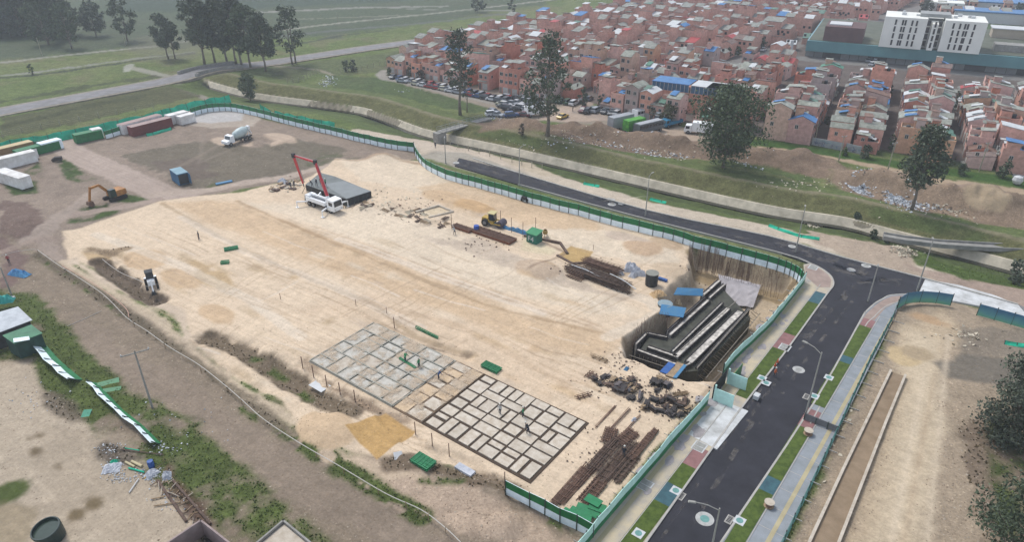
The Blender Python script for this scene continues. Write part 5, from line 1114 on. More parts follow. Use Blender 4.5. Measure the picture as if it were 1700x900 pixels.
stone_p = mat('pale_rubble', C(190,178,160), .95, .25, 2, tint=C(140,126,112)); stone_d = mat('dark_clods', C(146,128,110), .95, .3, 1.5, tint=C(104,90,76))
X, Y, Z, g = scatter(lambda gr, gt, u: (gt > .45) & (u < .32), 60000, -20, 1720, 190, 905, 3); stone_mesh(X, Y, Z, g, .06, .22, 'rubble', stone_p)
X, Y, Z, g = scatter(lambda gr, gt, u: (gt > .25) & (gr < .35) & (u < .3), 60000, -20, 1720, 190, 905, 4); stone_mesh(X, Y, Z, g, .05, .18, 'clods', stone_d)
X, Y, Z, g = scatter(lambda gr, gt, u: (gt > .02) & (gr < .3) & (u < .3), 60000, 100, 1300, 270, 880, 5); stone_mesh(X, Y, Z, g, .04, .12, 'gravel', stone_d)
# ------------------------------------------------------------------ building site
rust = mat('rusty_rebar', C(132,104,88), .85, .3, 2.5, tint=C(92,70,60)); rust_r = mat('red_rusty_steel', C(136,84,58), .9, .2, 1.2, tint=C(108,62,42)); form_d = mat('dark_formwork', C(78,72,70), .8, .35, 1.6, tint=C(46,43,44)); form_b = mat('brown_formwork', C(112,92,80), .85, .3, 2, tint=C(80,66,58))
conc_p = mat('pale_concrete', C(218,208,192), .9, .1, 1.1, tint=C(190,176,156)); conc_w = mat('wet_concrete', C(120,126,124), .6, .15, .5, tint=C(100,106,104)); black_p = mat('black_plastic', C(46,52,56), .5, .2, 1.5, spec=.4); timber = mat('weathered_timber', C(176,152,122), .9, .25, 3)
blue_t = mat('blue_sheet_metal', C(62,124,172), .6, .25, .9, tint=C(92,146,178)); gscaf = mat('green_scaffold', C(40,140,90), .6, .15, 2); bag_m = mat('white_bags', C(220,222,226), .7, .12, 1.2, tint=C(170,176,188)); trench = mat('trench_floor', C(132,112,92), .95, .2, .8, tint=C(104,86,70)); trench_d = mat('dark_trench', C(88,74,62), .95, .2, .8, tint=C(80,66,54))  # darker brown trench bed goes under the near right foundation part
DU = math.radians(-37); 
def site(px, py, z=0.0): x, y = at(px, py, z); return x, y
def local(o, px, py, z=0.0):
    x, y = at(px, py, z); return (x-o[0], y-o[1], z)
# foundation grid
P0 = at(515, 600); P3 = at(880, 801); P1 = at(630, 541); fa = ang(P0, P3); FL = math.hypot(P3[0]-P0[0], P3[1]-P0[1]); FW = math.hypot(P1[0]-P0[0], P1[1]-P0[1])
fc, fs_ = math.cos(fa), math.sin(fa)
def split(rr, x0, x1, y0, y1, mn, out):
    w, h = x1-x0, y1-y0
    if w*h < mn or (w < 1.7 and h < 1.9): out.append((x0, x1, y0, y1)); return
    if w > h*1.0: c = x0+w*rr.choice([.5, .42, .58]); split(rr, x0, c, y0, y1, mn, out); split(rr, c, x1, y0, y1, mn, out)
    else: c = y0+h*rr.choice([.5, .38, .62]); split(rr, x0, x1, y0, c, mn, out); split(rr, x0, x1, c, y1, mn, out)
pan_a = mat('blinding_concrete', C(226,216,200), .9, .10, 1.3, tint=C(196,180,158)); pan_b = mat('bluish_concrete', C(214,210,200), .85, .12, 1.3, tint=C(186,180,166)); pan_c = mat('sandy_infill', C(226,202,170), .9, .12, .6, tint=C(210,182,146)); beam_m = mat('fresh_beams', C(176,174,162), .85, .12, .8, tint=C(150,148,136))
sand_film = bpy.data.materials.new('sand_film'); sand_film.use_nodes = True; n = sand_film.node_tree.nodes; l = sand_film.node_tree.links; b = n['Principled BSDF']; b.inputs['Base Color'].default_value = (*C(228,206,178), 1); b.inputs['Roughness'].default_value = .95
tc = n.new('ShaderNodeTexCoord'); nz = n.new('ShaderNodeTexNoise'); nz.inputs['Scale'].default_value = .38; nz.inputs['Detail'].default_value = 8; nz.inputs['Roughness'].default_value = .68; l.new(tc.outputs['Object'], nz.inputs[0]); mr = n.new('ShaderNodeMapRange'); mr.inputs['From Min'].default_value = .47; mr.inputs['From Max'].default_value = .66; mr.inputs['To Max'].default_value = .8; l.new(nz.outputs['Fac'], mr.inputs[0]); l.new(mr.outputs[0], b.inputs['Alpha'])
def foundation(label, t0, t1, bed, pans, mn, gap, seed, w0=0.0, w1=1.0, hb=.1, beams=None):
    t = thing('foundation_grid', label, 'foundation', (P0[0]+fc*t0, P0[1]+fs_*t0, 0), fa); rr = random.Random(seed); L = t1-t0; y0, y1 = FW*w0, FW*w1
    MB().box(L/2, (y0+y1)/2, -.3, L+.3, y1-y0+.3, .33).build('trench_bed', bed, t); cells = []; mod = L/max(1, round(L/6.3)); k = round(L/mod)
    base_ = []; split(rr, 0, mod, y0, y1, mn, base_)
    for i in range(k):
        for (a, b2, c, d) in base_: cells.append((i*mod+a, i*mod+b2, c, d) if i % 2 == 0 else ((i+1)*mod-b2, (i+1)*mod-a, c, d))
    for (a, b2, c, d) in cells[:100]:
        g = gap+rr.choice([rr.uniform(-.03, .03), rr.uniform(-.03, .03), rr.uniform(-.03, .03), -gap*.4, .09]); m = MB(); z = .03+hb+rr.uniform(-.02, .03); m.box((a+b2)/2, (c+d)/2, .0, b2-a-g*2, d-c-g*2, z); o = m.build('panel', rr.choice(pans), t)
    if hb < .11: film = MB(); film.box(L/2, (y0+y1)/2, .225+hb*.3, L, y1-y0, .003); film.build('sand_film', sand_film, t)
    if beams:
        m = MB()
        for (a, b2, c, d) in cells: m.box((a+b2)/2, c, .02, b2-a, .16, hb+.14); m.box(a, (c+d)/2, .02, .158, d-c-.17, hb+.137)
        m.build('beams', beams, t)
    return t
foundation('pale grey concrete foundation grid at its far left end', 0, FL*.43, beam_m, [pan_b, pan_b, conc_p], 9, .14, 3, hb=.10, beams=beam_m)
foundation('half filled sandy part in the middle of the foundation grid', FL*.435, FL*.565, trench, [pan_c, pan_a, pan_a], 7, .13, 8, hb=.06)
foundation('foundation grid of pale panels between dark trenches, near right end', FL*.57, FL, trench_d, [pan_a, pan_a, conc_p], 6.5, .16, 12, hb=.12)
for i, (px, py) in enumerate([(503,612),(521,627),(543,643),(565,655),(590,668),(690,722),(718,742),(746,758),(838,806),(655,545)]):
    x, y, z = gp(px, py); tag(MB().box(0, 0, -.3, .1, .1, 2.3).build('marker_post', rust, loc=(x, y, z)), 'thin dark marker post along the lower edge of the foundation grid, %s from left' % nth(i+1) if i < 9 else 'thin marker post standing behind the foundation grid', 'post', 'marker posts round the foundations')
def flat(name, label, cat, px, py, L, W, a, m_, h=.12, z=None, tilt=0):
    x, y, z0 = gp(px, py); m = MB(); m.box(0, 0, 0, L, W, h); o = m.build(name, m_, loc=(x, y, z0+.03 if z is None else z), rz=a); o.rotation_euler.x = tilt; return tag(o, label, cat)
flat('metal_sheet', 'white sheet lying by the left corner of the foundation grid', 'sheet', 531, 641, 2.6, 1.7, DU, white_m, .05)
flat('metal_sheet', 'small white board propped by the ochre sand rectangle', 'sheet', 661, 757, 1.0, .9, .3, white_m, .05, tilt=.5)
def pallet_scaffold(px, py, L, W, a, label, n=8, h=.35):
    x, y, z = gp(px, py); m = MB()
    for k in range(n):
        yy = -W/2+W*k/(n-1)
        for hh in (.05, h): m.bar((-L/2, yy, hh), (L/2, yy, hh+random.Random(k).uniform(-.03, .05)), .09)
    for k in range(6): m.bar((-L/2+L*k/5, -W/2, h+.07), (-L/2+L*k/5, W/2, h+.07), .06); m.bar((-L/2+L*k/5, -W/2, .0), (-L/2+L*k/5, -W/2, h), .06)
    return tag(m.build('scaffold_frames', gscaf, loc=(x, y, z), rz=a), label, 'scaffold', 'green scaffold parts')
pallet_scaffold(816, 612, 2.8, 1.2, DU, 'bundle of green scaffold frames on sand above the foundation grid'); pallet_scaffold(709, 554, 4.6, .25, DU-.03, 'long thin green scaffold rail lying on the sand', n=2)
pallet_scaffold(703, 769, 2.6, 1.6, DU, 'green sheeted scaffold pile below the foundation grid', n=14); pallet_scaffold(677, 606, 3.4, .3, DU-.1, 'short green rails lying across the grey foundation panels', n=3)
pallet_scaffold(384, 414, 2.4, 1.0, .4, 'small green frame trolley on the sand, upper one', n=5); pallet_scaffold(374, 437, 1.4, .9, .2, 'small green frame trolley on the sand, lower one', n=4)
flat('metal_sheet', 'white tarpaulin bundle beside a small post below the grid', 'tarpaulin', 772, 783, 2.4, .9, DU, bag_m, .35)
for i, (dx, dy) in enumerate([(0,0),(.9,.5),(1.6,-.2),(-.9,-.5),(2.4,.5),(.6,-.9),(2.0,1.3)]):
    x, y = at(972, 856); m = MB(); m.box(0, 0, 0, 1.8, 1.1, .06); o = m.build('green_board', gscaf, loc=(x+dx*.9-.9, y+dy*.9, .35+.09*i), rz=DU+.2*(i % 3)); o.rotation_euler.x = .08*(i % 3); tag(o, 'green board in the loose pile at the bottom corner of the site', 'board', 'green boards piled at the site corner')
# rebar stacks and mats
def rebar(px, py, L, W, n, a, label, m_=None, H_=.35, cross=6, seed=1, w_=.05, dz=0.0):
    rr = random.Random(seed); x, y, z = gp(px, py); m = MB()
    for k in range(n):
        yy = rr.uniform(-W/2, W/2); zz = rr.uniform(.05, H_); s = rr.uniform(-.08, .08)*L; t_ = rr.uniform(-.02, .02)*L*.5; m.bar((-L/2+s, yy-t_, zz), (L/2+s, yy+t_, zz+rr.uniform(-.04, .04)), w_)
    for k in range(cross): xx = -L/2+L*(k+.5)/cross; m.bar((xx, -W/2, H_+.02), (xx, W/2, H_+.02), .06); m.bar((xx+.1, -W/2, .0), (xx+.1, W/2, .0), .09)
    return tag(m.build('rebar_stack', m_ or rust, loc=(x, y, z+.03+dz), rz=a), label, 'rebar', 'stacks of steel bars')
DV = math.radians(53); rt = mat('tan_timber_bars', C(188,160,132), .9, .2, 3)
for args in [(948,808,7,1.1,26,DV,'row of rust brown bars nearest the bottom fence, left one'),(964,800,7.5,1.0,24,DV,'row of rust brown bars nearest the bottom fence, right one'),(983,818,3.8,1.6,44,DV,'square mat of brown bars beside the bottom fence corner'),(1004,755,6.5,1.6,44,DV,'dark bar mats in the middle of the rebar yard'),(1025,768,7.5,1.5,50,DV,'long dark bar mats right of the middle of the rebar yard'),(1040,780,5,1.2,30,DV,'dark bar mats against the mint fence'),
   (1012,725,2.6,1.6,40,DV+.3,'round brown tangle of bars at the top of the rebar yard'),(1040,728,3,1.8,44,DV-.2,'brown heap of bars right of the round tangle'),(1066,742,5,.9,34,DV,'steep brown stack of bars close to the mint fence'),(1078,728,3.5,.7,24,DV,'short stack of bars at the fence above the steep brown stack'),(1005,693,5,.25,4,DV,'two long bars lying on sand above the rebar yard, left pair'),(1028,698,5,.5,5,DV,'long bars lying on sand above the rebar yard, middle'),(1050,705,4,.3,4,DV,'long bars lying on sand above the rebar yard, right')]:
    rebar(*args, seed=int(args[0]), m_=form_b if 'dark' in args[6] else rust, H_=.3 if 'long bars' not in args[6] else .1, cross=7 if args[4] > 10 else 0)
for args in [(985,462,10,2.4,110,DU,'longest dark bar stack in front of the white bags'),(1008,468,8,1.8,70,DU,'lower long bar stack in front of the black tank'),(1000,446,7,2.2,90,DU,'upper long bar stack beside the white bags'),(1020,480,6,.8,26,DU,'short bar stack nearest the pit in front of the tanks'),(955,462,3,1.2,20,DU,'left end bundle of bars and timber on trestles')]:
    rebar(*args, seed=int(args[0]), m_=form_b if 'stack' in args[6] and 'upper' not in args[6] else rust, H_=1.0)
for i, (a_, b_) in enumerate([((948,448),(996,467)),((1012,463),(1055,487))]):
    x0, y0 = at(*a_); x1, y1 = at(*b_); tag(MB().tube([(0, 0, 1.0), ((x1-x0)*.5, (y1-y0)*.5+.2, 1.05), (x1-x0, y1-y0, .8)], .09, 8).build('plastic_pipe', white_m, loc=(x0, y0, 0)), 'white plastic pipe lying on the long bar stacks, %s one' % ('left', 'right')[i], 'pipe', 'white pipes on the bars')
def cage_bed(px, py, L, W, a, label, h=.55):
    x, y, z = gp(px, py); t = thing('bar_bed', label, 'rebar bed', (x, y, 0), a); MB().box(0, 0, 0, L-.3, W-.2, h-.1).build('packed_bars', rust_r, t); m = MB(); rr = random.Random(int(px))
    for k in range(int(W/.13)): yy = -W/2+.13*k; m.bar((-L/2+rr.uniform(-.2, .2), yy, h-.06+rr.uniform(-.03, .05)), (L/2+rr.uniform(-.2, .2), yy, h-.06+rr.uniform(-.03, .05)), .05)
    for k in range(int(L/1.2)): m.bar((-L/2+1.2*k+.3, -W/2, h), (-L/2+1.2*k+.3, W/2, h), .05)
    m.build('top_bars', rust, t)
cage_bed(768, 381, 4.6, 1.6, DU, 'short rust red bed of bars left of the blue barrel'); cage_bed(820, 393, 9.4, 2.6, DU, 'long rust red bed of bars right of the blue barrel'); cage_bed(643, 334, 6, 2.6, DU, 'brown pile of timber and bars right of the black formwork block')
x, y, z = gp(791, 384); tag(MB().lathe(0, 0, [(0, 0), (.5, 0), (.55, .6), (.5, 1.1), (0, 1.12)], 14).build('barrel', mat('blue_barrel', C(50,92,186), .5, .15, 2), loc=(x, y, .1)), 'bright blue barrel between the two rust red beds of bars', 'barrel')
def crumple(px, py, L, W, h, m_, a, label, name='tarpaulin', cat='tarpaulin', seed=1, z=None):
    rr = random.Random(seed); x, y, z0 = gp(px, py); nx_, ny_ = 14, 8; vs = []; 
    for i in range(nx_):
        for j in range(ny_):
            u, v = i/(nx_-1)-.5, j/(ny_-1)-.5; zz = h*max(0, (1-abs(2*u)**3)*(1-abs(2*v)**3))*rr.uniform(.45, 1.0)+.02; vs.append((u*L*rr.uniform(.93, 1.03), v*W*rr.uniform(.9, 1.05), zz))
    m = MB(); m.add(vs, [(i*ny_+j, (i+1)*ny_+j, (i+1)*ny_+j+1, i*ny_+j+1) for i in range(nx_-1) for j in range(ny_-1)]); return tag(m.build(name, m_, loc=(x, y, z0 if z is None else z), rz=a), label, cat)
crumple(828, 375, 6.0, 1.0, .8, blue_t, DU, 'pale blue tarpaulin running behind the long rust red bed', seed=3); crumple(860, 385, 5.5, .9, .9, blue_t, DU, 'pale blue tarpaulin strip leading to the green shed', seed=4)
for i, (px, py, lb) in enumerate([(750,380,'at the left end of the short red bed'),(831,374,'left one behind the long red bed'),(849,386,'middle one behind the long red bed'),(868,394,'near the green shed'),(889,386,'right behind the green shed')]):
    x, y, z = gp(px, py); tag(MB().box(0, 0, 0, .1, .1, 3.2).build('steel_pole', rust, loc=(x, y, z)), 'thin steel pole standing %s' % lb, 'pole', 'thin poles round the bar yard')
# small green shed with white marks
x, y, z = gp(887, 401); t = thing('site_shed', 'small green shed with white lettering on its side', 'shed', (x, y, z), DU)
MB().box(0, 0, 0, 2.3, 1.9, 1.9).build('wall', mat('teal_green_panel', C(36,120,100), .6, .15, 1), t); MB().sheet([(-1.3, -1.15, 1.92), (1.3, -1.15, 1.92), (1.3, 1.1, 2.25), (-1.3, 1.1, 2.25)], .07).build('roof', mat('green_roof_sheet', C(60,150,100), .6, .15, 1), t)
fc_ = bpy.data.curves.new('lettering', 'FONT'); fc_.body = 'F4'; fc_.size = 1.5; fc_.extrude = .01; fo = bpy.data.objects.new('lettering', fc_); COL.objects.link(fo)
bpy.context.view_layer.update(); lm = bpy.data.meshes.new_from_object(fo.evaluated_get(bpy.context.evaluated_depsgraph_get())); bpy.data.objects.remove(fo); lm.materials.clear(); lm.materials.append(white_m)
lo_ = bpy.data.objects.new('lettering', lm); COL.objects.link(lo_); lo_.parent = t; lo_.location = (-.9, -.98, .35); lo_.rotation_euler = (math.pi/2, 0, 0)
x, y, z = gp(905, 393); t = thing('mixer_machine', 'small yellow cement mixer behind the green shed', 'cement mixer', (x, y, z), .5); MB().lathe(0, 0, [(.1, .5), (.45, .7), (.5, 1.1), (.3, 1.5)], 12).build('drum', mat('dull_yellow', C(190,156,84), .6, .2, 2), t)
m = MB(); [m.bar((a, b2, 0), (a*.4, b2*.4, .8), .08) for a in (-.5, .5) for b2 in (-.4, .4)]; m.build('frame', post_m, t)
# black formwork block with the wet deck
A1, B1, C1, D1, E1 = at(507,306,1.7), at(575,330,1.7), at(616,317,1.7), at(556,292,1.7), at(532,286,1.7)
x0, y0 = A1; t = thing('concrete_deck', 'black formwork block with freshly poured grey deck', 'formwork', (x0, y0, 0)); L_ = lambda p: (p[0]-x0, p[1]-y0)
MB().prism([L_(p) for p in (A1, B1, C1, D1, E1)], -.2, 1.6).build('formwork_side', mat('black_formwork', C(46,50,54), .6, .25, 1), t)
MB().prism([tuple(v*.985 for v in L_(p)) for p in (A1, B1, C1, D1, E1)], 1.6, 1.66).build('deck', conc_w, t)
m = MB(); m.prism([L_(p) for p in (at(537,306,1.7), B1, C1, at(571,300,1.7))], 1.66, 1.7); m.build('troweled_bay', mat('trowelled_concrete', C(142,148,148), .6, .08, .6), t)
for i in range(7):
    f = i/6; m = MB(); px_ = B1[0]+(C1[0]-B1[0])*f-x0; py_ = B1[1]+(C1[1]-B1[1])*f-y0; m.bar((px_, py_, 1.3), (px_+.9*math.cos(DU-1.0), py_+1.3*math.sin(DU-1.2), 0), .07); f2 = f; qx = A1[0]+(B1[0]-A1[0])*f2-x0; qy = A1[1]+(B1[1]-A1[1])*f2-y0; m.build('prop', post_m, t); MB().bar((qx, qy, 1.3), (qx-.7, qy-1.0, 0), .07).build('prop', post_m, t)
for i, (px, py) in enumerate([(520,319),(537,326),(553,334)]):
    x, y, z = gp(px, py); m = MB(); [m.box(a, b2, 0, sx_, sy_, .3) for a, b2, sx_, sy_ in ((0, -.75, 2.6, .25), (0, .75, 2.6, .25), (-1.2, 0, .25, 1.3), (1.2, 0, .25, 1.3))]; t = thing('footing_pit', 'open square footing pit beside the black formwork block, %s from left' % nth(i+1), 'footing', (x, y, -.02), DU, 'footing pits by the pump truck'); m.build('rim', conc_p, t); MB().box(0, 0, 0, 2.2, 1.3, .1).build('hole_floor', form_d, t)
crumple(470, 303, 3.2, 1.2, 1.2, bag_m, DU, 'white sheet over a heap left of the pump truck boom foot', seed=8); 
rr = random.Random(55)
for i in range(16):
    px, py = rr.uniform(450, 500), rr.uniform(296, 318); x, y, z = gp(px, py); m = MB(); m.box(0, 0, 0, rr.uniform(.8, 2), rr.uniform(.4, 1.1), rr.uniform(.1, .5)); tag(m.build('timber_pile', rr.choice([timber, conc_p, form_b]), loc=(x, y, z), rz=rr.uniform(0, 3)), 'loose timber and blocks strewn left of the footing pits', 'timber', 'loose timber left of the footing pits')
# timber and scrap round the middle yard
for i in range(22):
    px, py = rr.uniform(600, 745), 0; py = 335+(px-600)*.22+rr.uniform(-8, 14); x, y, z = gp(px, py); m = MB()
    for k in range(4): m.bar((-1, -.3+.2*k, .08+.05*k), (1, -.3+.2*k+rr.uniform(-.2, .2), .08), .1)
    tag(m.build('timber_pile', rr.choice([timber, form_b, conc_old]), loc=(x, y, z), rz=rr.choice([DU, DV])+rr.uniform(-.3, .3)), 'loose planks strewn along the shallow footing right of the black block', 'timber', 'planks along the shallow footing')
for P, lb, m_ in [([(712,362),(752,352),(728,342),(690,353)],'low concrete kerb frame round a pale footing square',conc_p),([(870,392),(930,404),(942,422)],'rough kerb of clods round the cream sand square',form_b),([(925,425),(950,439),(972,437)],'low brown kerb along the ochre sand square',form_b)]:
    Q = [at(*p) for p in P]; x0, y0 = Q[0]; ob = ribbon([(a-x0, b2-y0) for a, b2 in Q], .45, .3, .5).build('footing_kerb', m_, loc=(x0, y0, 0)); tag(ob, lb, 'footing')
# tanks
def tank(px, py, r, h, lid, label, water=False, tilt=0.0):
    x, y, z = gp(px, py); t = thing('water_tank', label, 'tank', (x, y, z), 0, None); t.rotation_euler = (tilt, -tilt, .3)
    if water: MB().lathe(0, 0, [(0, .25), (r*.93, .25), (r*.93, h), (r, h), (r*1.04, h-.1), (r*.9, 0)], 28).build('shell', mat('dark_green_plastic', C(40,62,60), .45, .15, 2, spec=.4), t, smooth=False); MB().lathe(0, 0, [(0, h-.35), (r*.92, h-.35)], 24).build('water', mat('tank_water', C(70,86,76), .1, .1, 1, spec=.5), t)
    else: MB().lathe(0, 0, [(0, 0), (r*.95, 0), (r, h*.3), (r, h), (r*1.04, h)], 24).build('shell', black_p, t); MB().lathe(0, 0, [(r*1.05, h-.05), (r*1.05, h+.04), (0, h+.08)], 24).build('lid', lid, t)
tank(1081, 473, 1.05, 2.3, mat('sandy_lid', C(150,150,140), .8, .15, 1.5), 'tall black water tank with grey lid beside the white bags'); tank(1104, 508, 1.15, 2.0, mat('blue_grey_lid', C(150,170,178), .7, .15, 1.5), 'black water tank with blue grey lid at the edge of the pit'); tank(88, 893, 1.35, 1.7, None, 'dark green open tank full of water in the lower left corner', True, .12)
# bags
for i, (px, py, s) in enumerate([(1043,450,1.0),(1050,447,1.2),(1058,453,1.2),(1064,457,1.0),(1052,458,1.1),(1030,455,.8),(1045,442,.9)]):
    crumple(px, py, 1.7*s, 1.2*s, 1.1*s, bag_m, i, 'white bulging bag in the heap beside the black tank, behind the long bars', 'sand_bag', 'bag', seed=i)['group'] = 'white bags by the black tank'
# stacks of formwork panels
SP = [(987,632),(995,637),(1004,628),(1010,640),(1018,632),(1026,640),(1034,634),(1042,641),(1048,633),(1022,650),(1036,650),(1050,650),(1058,643),(1084,636),(1094,640),(1100,634),(1108,642),(1092,650),(1086,665),(1098,668),(1108,662),(1116,668),(1104,676),(1118,680),(1130,676),(1140,682),(1128,690),(1113,690),(1146,692),(1072,676),(1082,680),(1062,662),(1048,662),(1093,683),(1137,668)]
rr = random.Random(77)
for i, (px, py) in enumerate(SP):
    x, y, z = gp(px, py); n_ = rr.randint(5, 11); t = thing('formwork_stack', 'dark formwork stack in the material yard below the pit, %s in the jumble' % nth(i+1), 'formwork', (x, y, z), DV+rr.uniform(-.35, .35)+(math.pi/2 if i % 3 == 0 else 0), 'formwork stacks below the pit'); L, W = rr.uniform(.9, 1.8), rr.uniform(.5, .9)
    t['label'] = 'stack of dark formwork panels in the jumbled yard below the pit'
    a = MB(); b_ = MB()
    for k in range(n_):
        q = a if k % 2 else b_; q.box(rr.uniform(-.25, .25), rr.uniform(-.2, .2), .075*k, L*rr.uniform(.5, 1), W*rr.uniform(.4, 1), .05, rr.uniform(-.5, .5))
        if rr.random() < .5: q.bar((-L/2, -W/2+.1, .075*k+.06), (L/2+rr.uniform(-.4,.4), W/2*rr.uniform(-1,1), .075*k+.1), .06)
    a.build('panel', form_d, t) if a.v else None; b_.build('panel', rr.choice([form_b, form_b, form_d, timber, mat('grey_boards', C(120,112,112), .8, .25, 2)]), t)
for (px, py, m_, lb) in [(1045,648,bag_m,'small white bag among the formwork stacks'),(1053,698,bag_m,'white bag at the lower edge of the formwork yard'),(1040,613,blue_t,'blue and white sheet scraps at the near edge of the pit'),(1080,610,bag_m,'white rag beside the blue scraps at the pit edge')]: crumple(px, py, .9, .6, .4, m_, 1, lb, 'bag', 'bag', seed=int(px))
for (px, py, L, n_, a, lb) in [(995,597,2.8,6,DU,'bundle of pale poles left of the pit corner'),(978,624,1.6,8,DV,'small bundle of dark poles left of the formwork yard'),(968,660,2.2,8,.4,'thin brown rebar trestle on sand'),(1130,655,2.0,14,.2,'tangle of pale poles at the right of the formwork yard')]: rebar(px, py, L, .7, n_, a, lb, m_=timber if 'pale' in lb else rust, cross=3, seed=int(px))
# ------------------------------------------------------------------ the pit and its concrete walls
x0, y0 = at(1150, 560, -4.6); t = thing('basement_walls', 'cast basement walls with dark formwork inside the open pit', 'basement', (x0, y0, -4.6), 0)
core = MB(); frm = MB(); ZT = -1.0
class _P:
    def bar(s, a, b2, w): MB().bar(a, b2, w).build('prop', PRM, t)
PRM = mat('pale_props', C(150,142,130), .7, .2, 2); prop = _P()
def wseg(p, q, th=.45, top=ZT, form=True, pale=True):
    a = at(*p, top); b2 = at(*q, top); a = (a[0]-x0, a[1]-y0); b2 = (b2[0]-x0, b2[1]-y0); an = ang(a, b2); L = math.hypot(b2[0]-a[0], b2[1]-a[1]); cx, cy = (a[0]+b2[0])/2, (a[1]+b2[1])/2; hz_ = top+4.6
    core.box(cx, cy, 0, L, th, hz_, an)
    if form:
        for s in (-1, 1):
            nx_, ny_ = -math.sin(an)*s*(th/2+.07), math.cos(an)*s*(th/2+.07); frm.box(cx+nx_, cy+ny_, .05, L+.1, .1, hz_+.10, an)
            for k in range(int(L/1.2)+1):
                f = -L/2+k*1.2; frm.box(cx+math.cos(an)*f-math.sin(an)*s*(th/2+.17), cy+math.sin(an)*f+math.cos(an)*s*(th/2+.17), .1, .1, .1, hz_-.3, an)
            for hh in (.8, 2.2): frm.box(cx-math.sin(an)*s*(th/2+.27), cy+math.cos(an)*s*(th/2+.27), hh, L, .1, .12, an)
    return an
for a in [((1144,601),(1229,517),1.0),((1122,592),(1209,512),.75),((1117,583),(1199,503),.3),((1158,609),(1243,512),.16),((1112,556),(1176,498),.5),((1108,550),(1170,494),.14),((1168,489),(1194,466),.5),((1178,494),(1203,472),.4),((1076,576),(1122,592),.55),((1058,581),(1134,609),.5),((1056,571),(1074,553),.35),((1074,553),(1107,560),.35),((1134,609),(1172,637),.0) if False else ((1134,609),(1146,603),.4)]: wseg(*a)
core.build('concrete_wall', mat('cast_wall', C(210,204,194,.85), .9, .3, 1.6, tint=C(128,122,116)), t); frm.build('formwork', form_d, t)
rr = random.Random(8)
for k in range(26):
    f = k/25; px, py = 1160+(1250-1160)*f, 622+(513-622)*f; a = at(px, py, -.8); b2 = at(px+11, py+10, -4.2); prop.bar((a[0]-x0, a[1]-y0, 3.8-rr.uniform(0, .6)), (b2[0]-x0, b2[1]-y0, .3), .07)
for k in range(14):
    f = k/13; px, py = 1048+(1140-1048)*f, 583+(614-583)*f; a = at(px, py, -.8); b2 = at(px-3, py+16, -4.2); prop.bar((a[0]-x0, a[1]-y0, 3.6), (b2[0]-x0, b2[1]-y0, .3), .06)
for (p, q, z1, z2) in [((1157,612),(1246,512),-.7,-.7),((1172,628),(1262,520),-1.8,-1.8),((1180,636),(1290,520),-2.8,-2.8),((1130,582),(1222,500),-.6,-.6),((1044,590),(1130,618),-1.4,-1.4)]:
    a = at(*p, z1); b2 = at(*q, z2); prop.bar((a[0]-x0, a[1]-y0, z1+4.6), (b2[0]-x0, b2[1]-y0, z2+4.6), .09)
m = MB(); m.prism([(a-x0, b2-y0) for a, b2 in [at(px, py, -1.45) for px, py in [(1060,586),(1077,560),(1108,566),(1172,502),(1192,476),(1206,486),(1246,528),(1158,616),(1136,618)]]], -.1, 3.15); m.build('floor_slab', mat('pit_floor_slab', C(84,84,74), .8, .25, .6, tint=C(58,60,52)), t)
q = [at(*p, z) for p, z in (((1192,456),-2.9),((1263,474),-2.9),((1250,512),-4.3),((1203,506),-4.3))]; x1, y1 = q[0]
sh = MB(); g = []; 
for i in range(12):
    for j in range(9):
        u, v = i/11, j/8; X_ = (q[0][0]*(1-u)+q[1][0]*u)*(1-v)+(q[3][0]*(1-u)+q[2][0]*u)*v; Y_ = (q[0][1]*(1-u)+q[1][1]*u)*(1-v)+(q[3][1]*(1-u)+q[2][1]*u)*v; g.append((X_-x1, Y_-y1, -2.9*(1-v)-4.25*v+rr.uniform(-.08, .08)+.12))
sh.add(g, [(i*9+j, (i+1)*9+j, (i+1)*9+j+1, i*9+j+1)[::-1] for i in range(11) for j in range(8)]); tag(sh.build('ground_sheet', mat('pale_lilac_membrane', C(196,190,192), .7, .08, .8, tint=C(176,170,172)), loc=(x1, y1, 0)), 'pale grey membrane laid on the slope at the back of the pit', 'membrane')
for i, (px, py, yt, w) in enumerate([(1141,465,403,.6),(1161,452,398,.9),(1172,452,404,.5),(1184,456,408,.6),(1194,452,412,.9),(1206,458,414,.5),(1227,464,410,1.0),(1240,468,424,.4),(1276,474,432,.7),(1287,477,432,.9)]):
    x, y = at(px, py, -4.4); h = hgt(px, py, yt, -4.4); m = MB(); rr = random.Random(i)
    for k in range(12): a = k*.5236; dx, dy = math.cos(a)*w/2, math.sin(a)*w/2; m.bar((dx, dy, 0), (dx+rr.uniform(-.2, .2), dy+rr.uniform(-.2, .2), h*rr.uniform(.75, 1.05)), .03)
    for k in range(9): m.lathe(0, 0, [(w*.52, h*.06*k), (w*.52, h*.06*k+.03)], 8)
    tag(m.build('rebar_column', rust, loc=(x, y, -4.4)), 'tall rusty rebar column cage at the back of the pit, %s from left' % nth(i+1), 'rebar', 'column cages at the back of the pit')
def starters(P, z, n_, h, label, seed):
    rr = random.Random(seed); Q = resample([at(px, py, z) for px, py in P], .34); x0_, y0_ = Q[0]; m = MB()
    for (x, y) in Q:
        for _ in range(n_): m.bar((x-x0_+rr.uniform(-.2, .2), y-y0_+rr.uniform(-.2, .2), 0), (x-x0_+rr.uniform(-.4, .4), y-y0_+rr.uniform(-.3, .3), h*rr.uniform(.6, 1.1)), .035)
    tag(m.build('starter_bars', rust, loc=(x0_, y0_, z)), label, 'rebar')
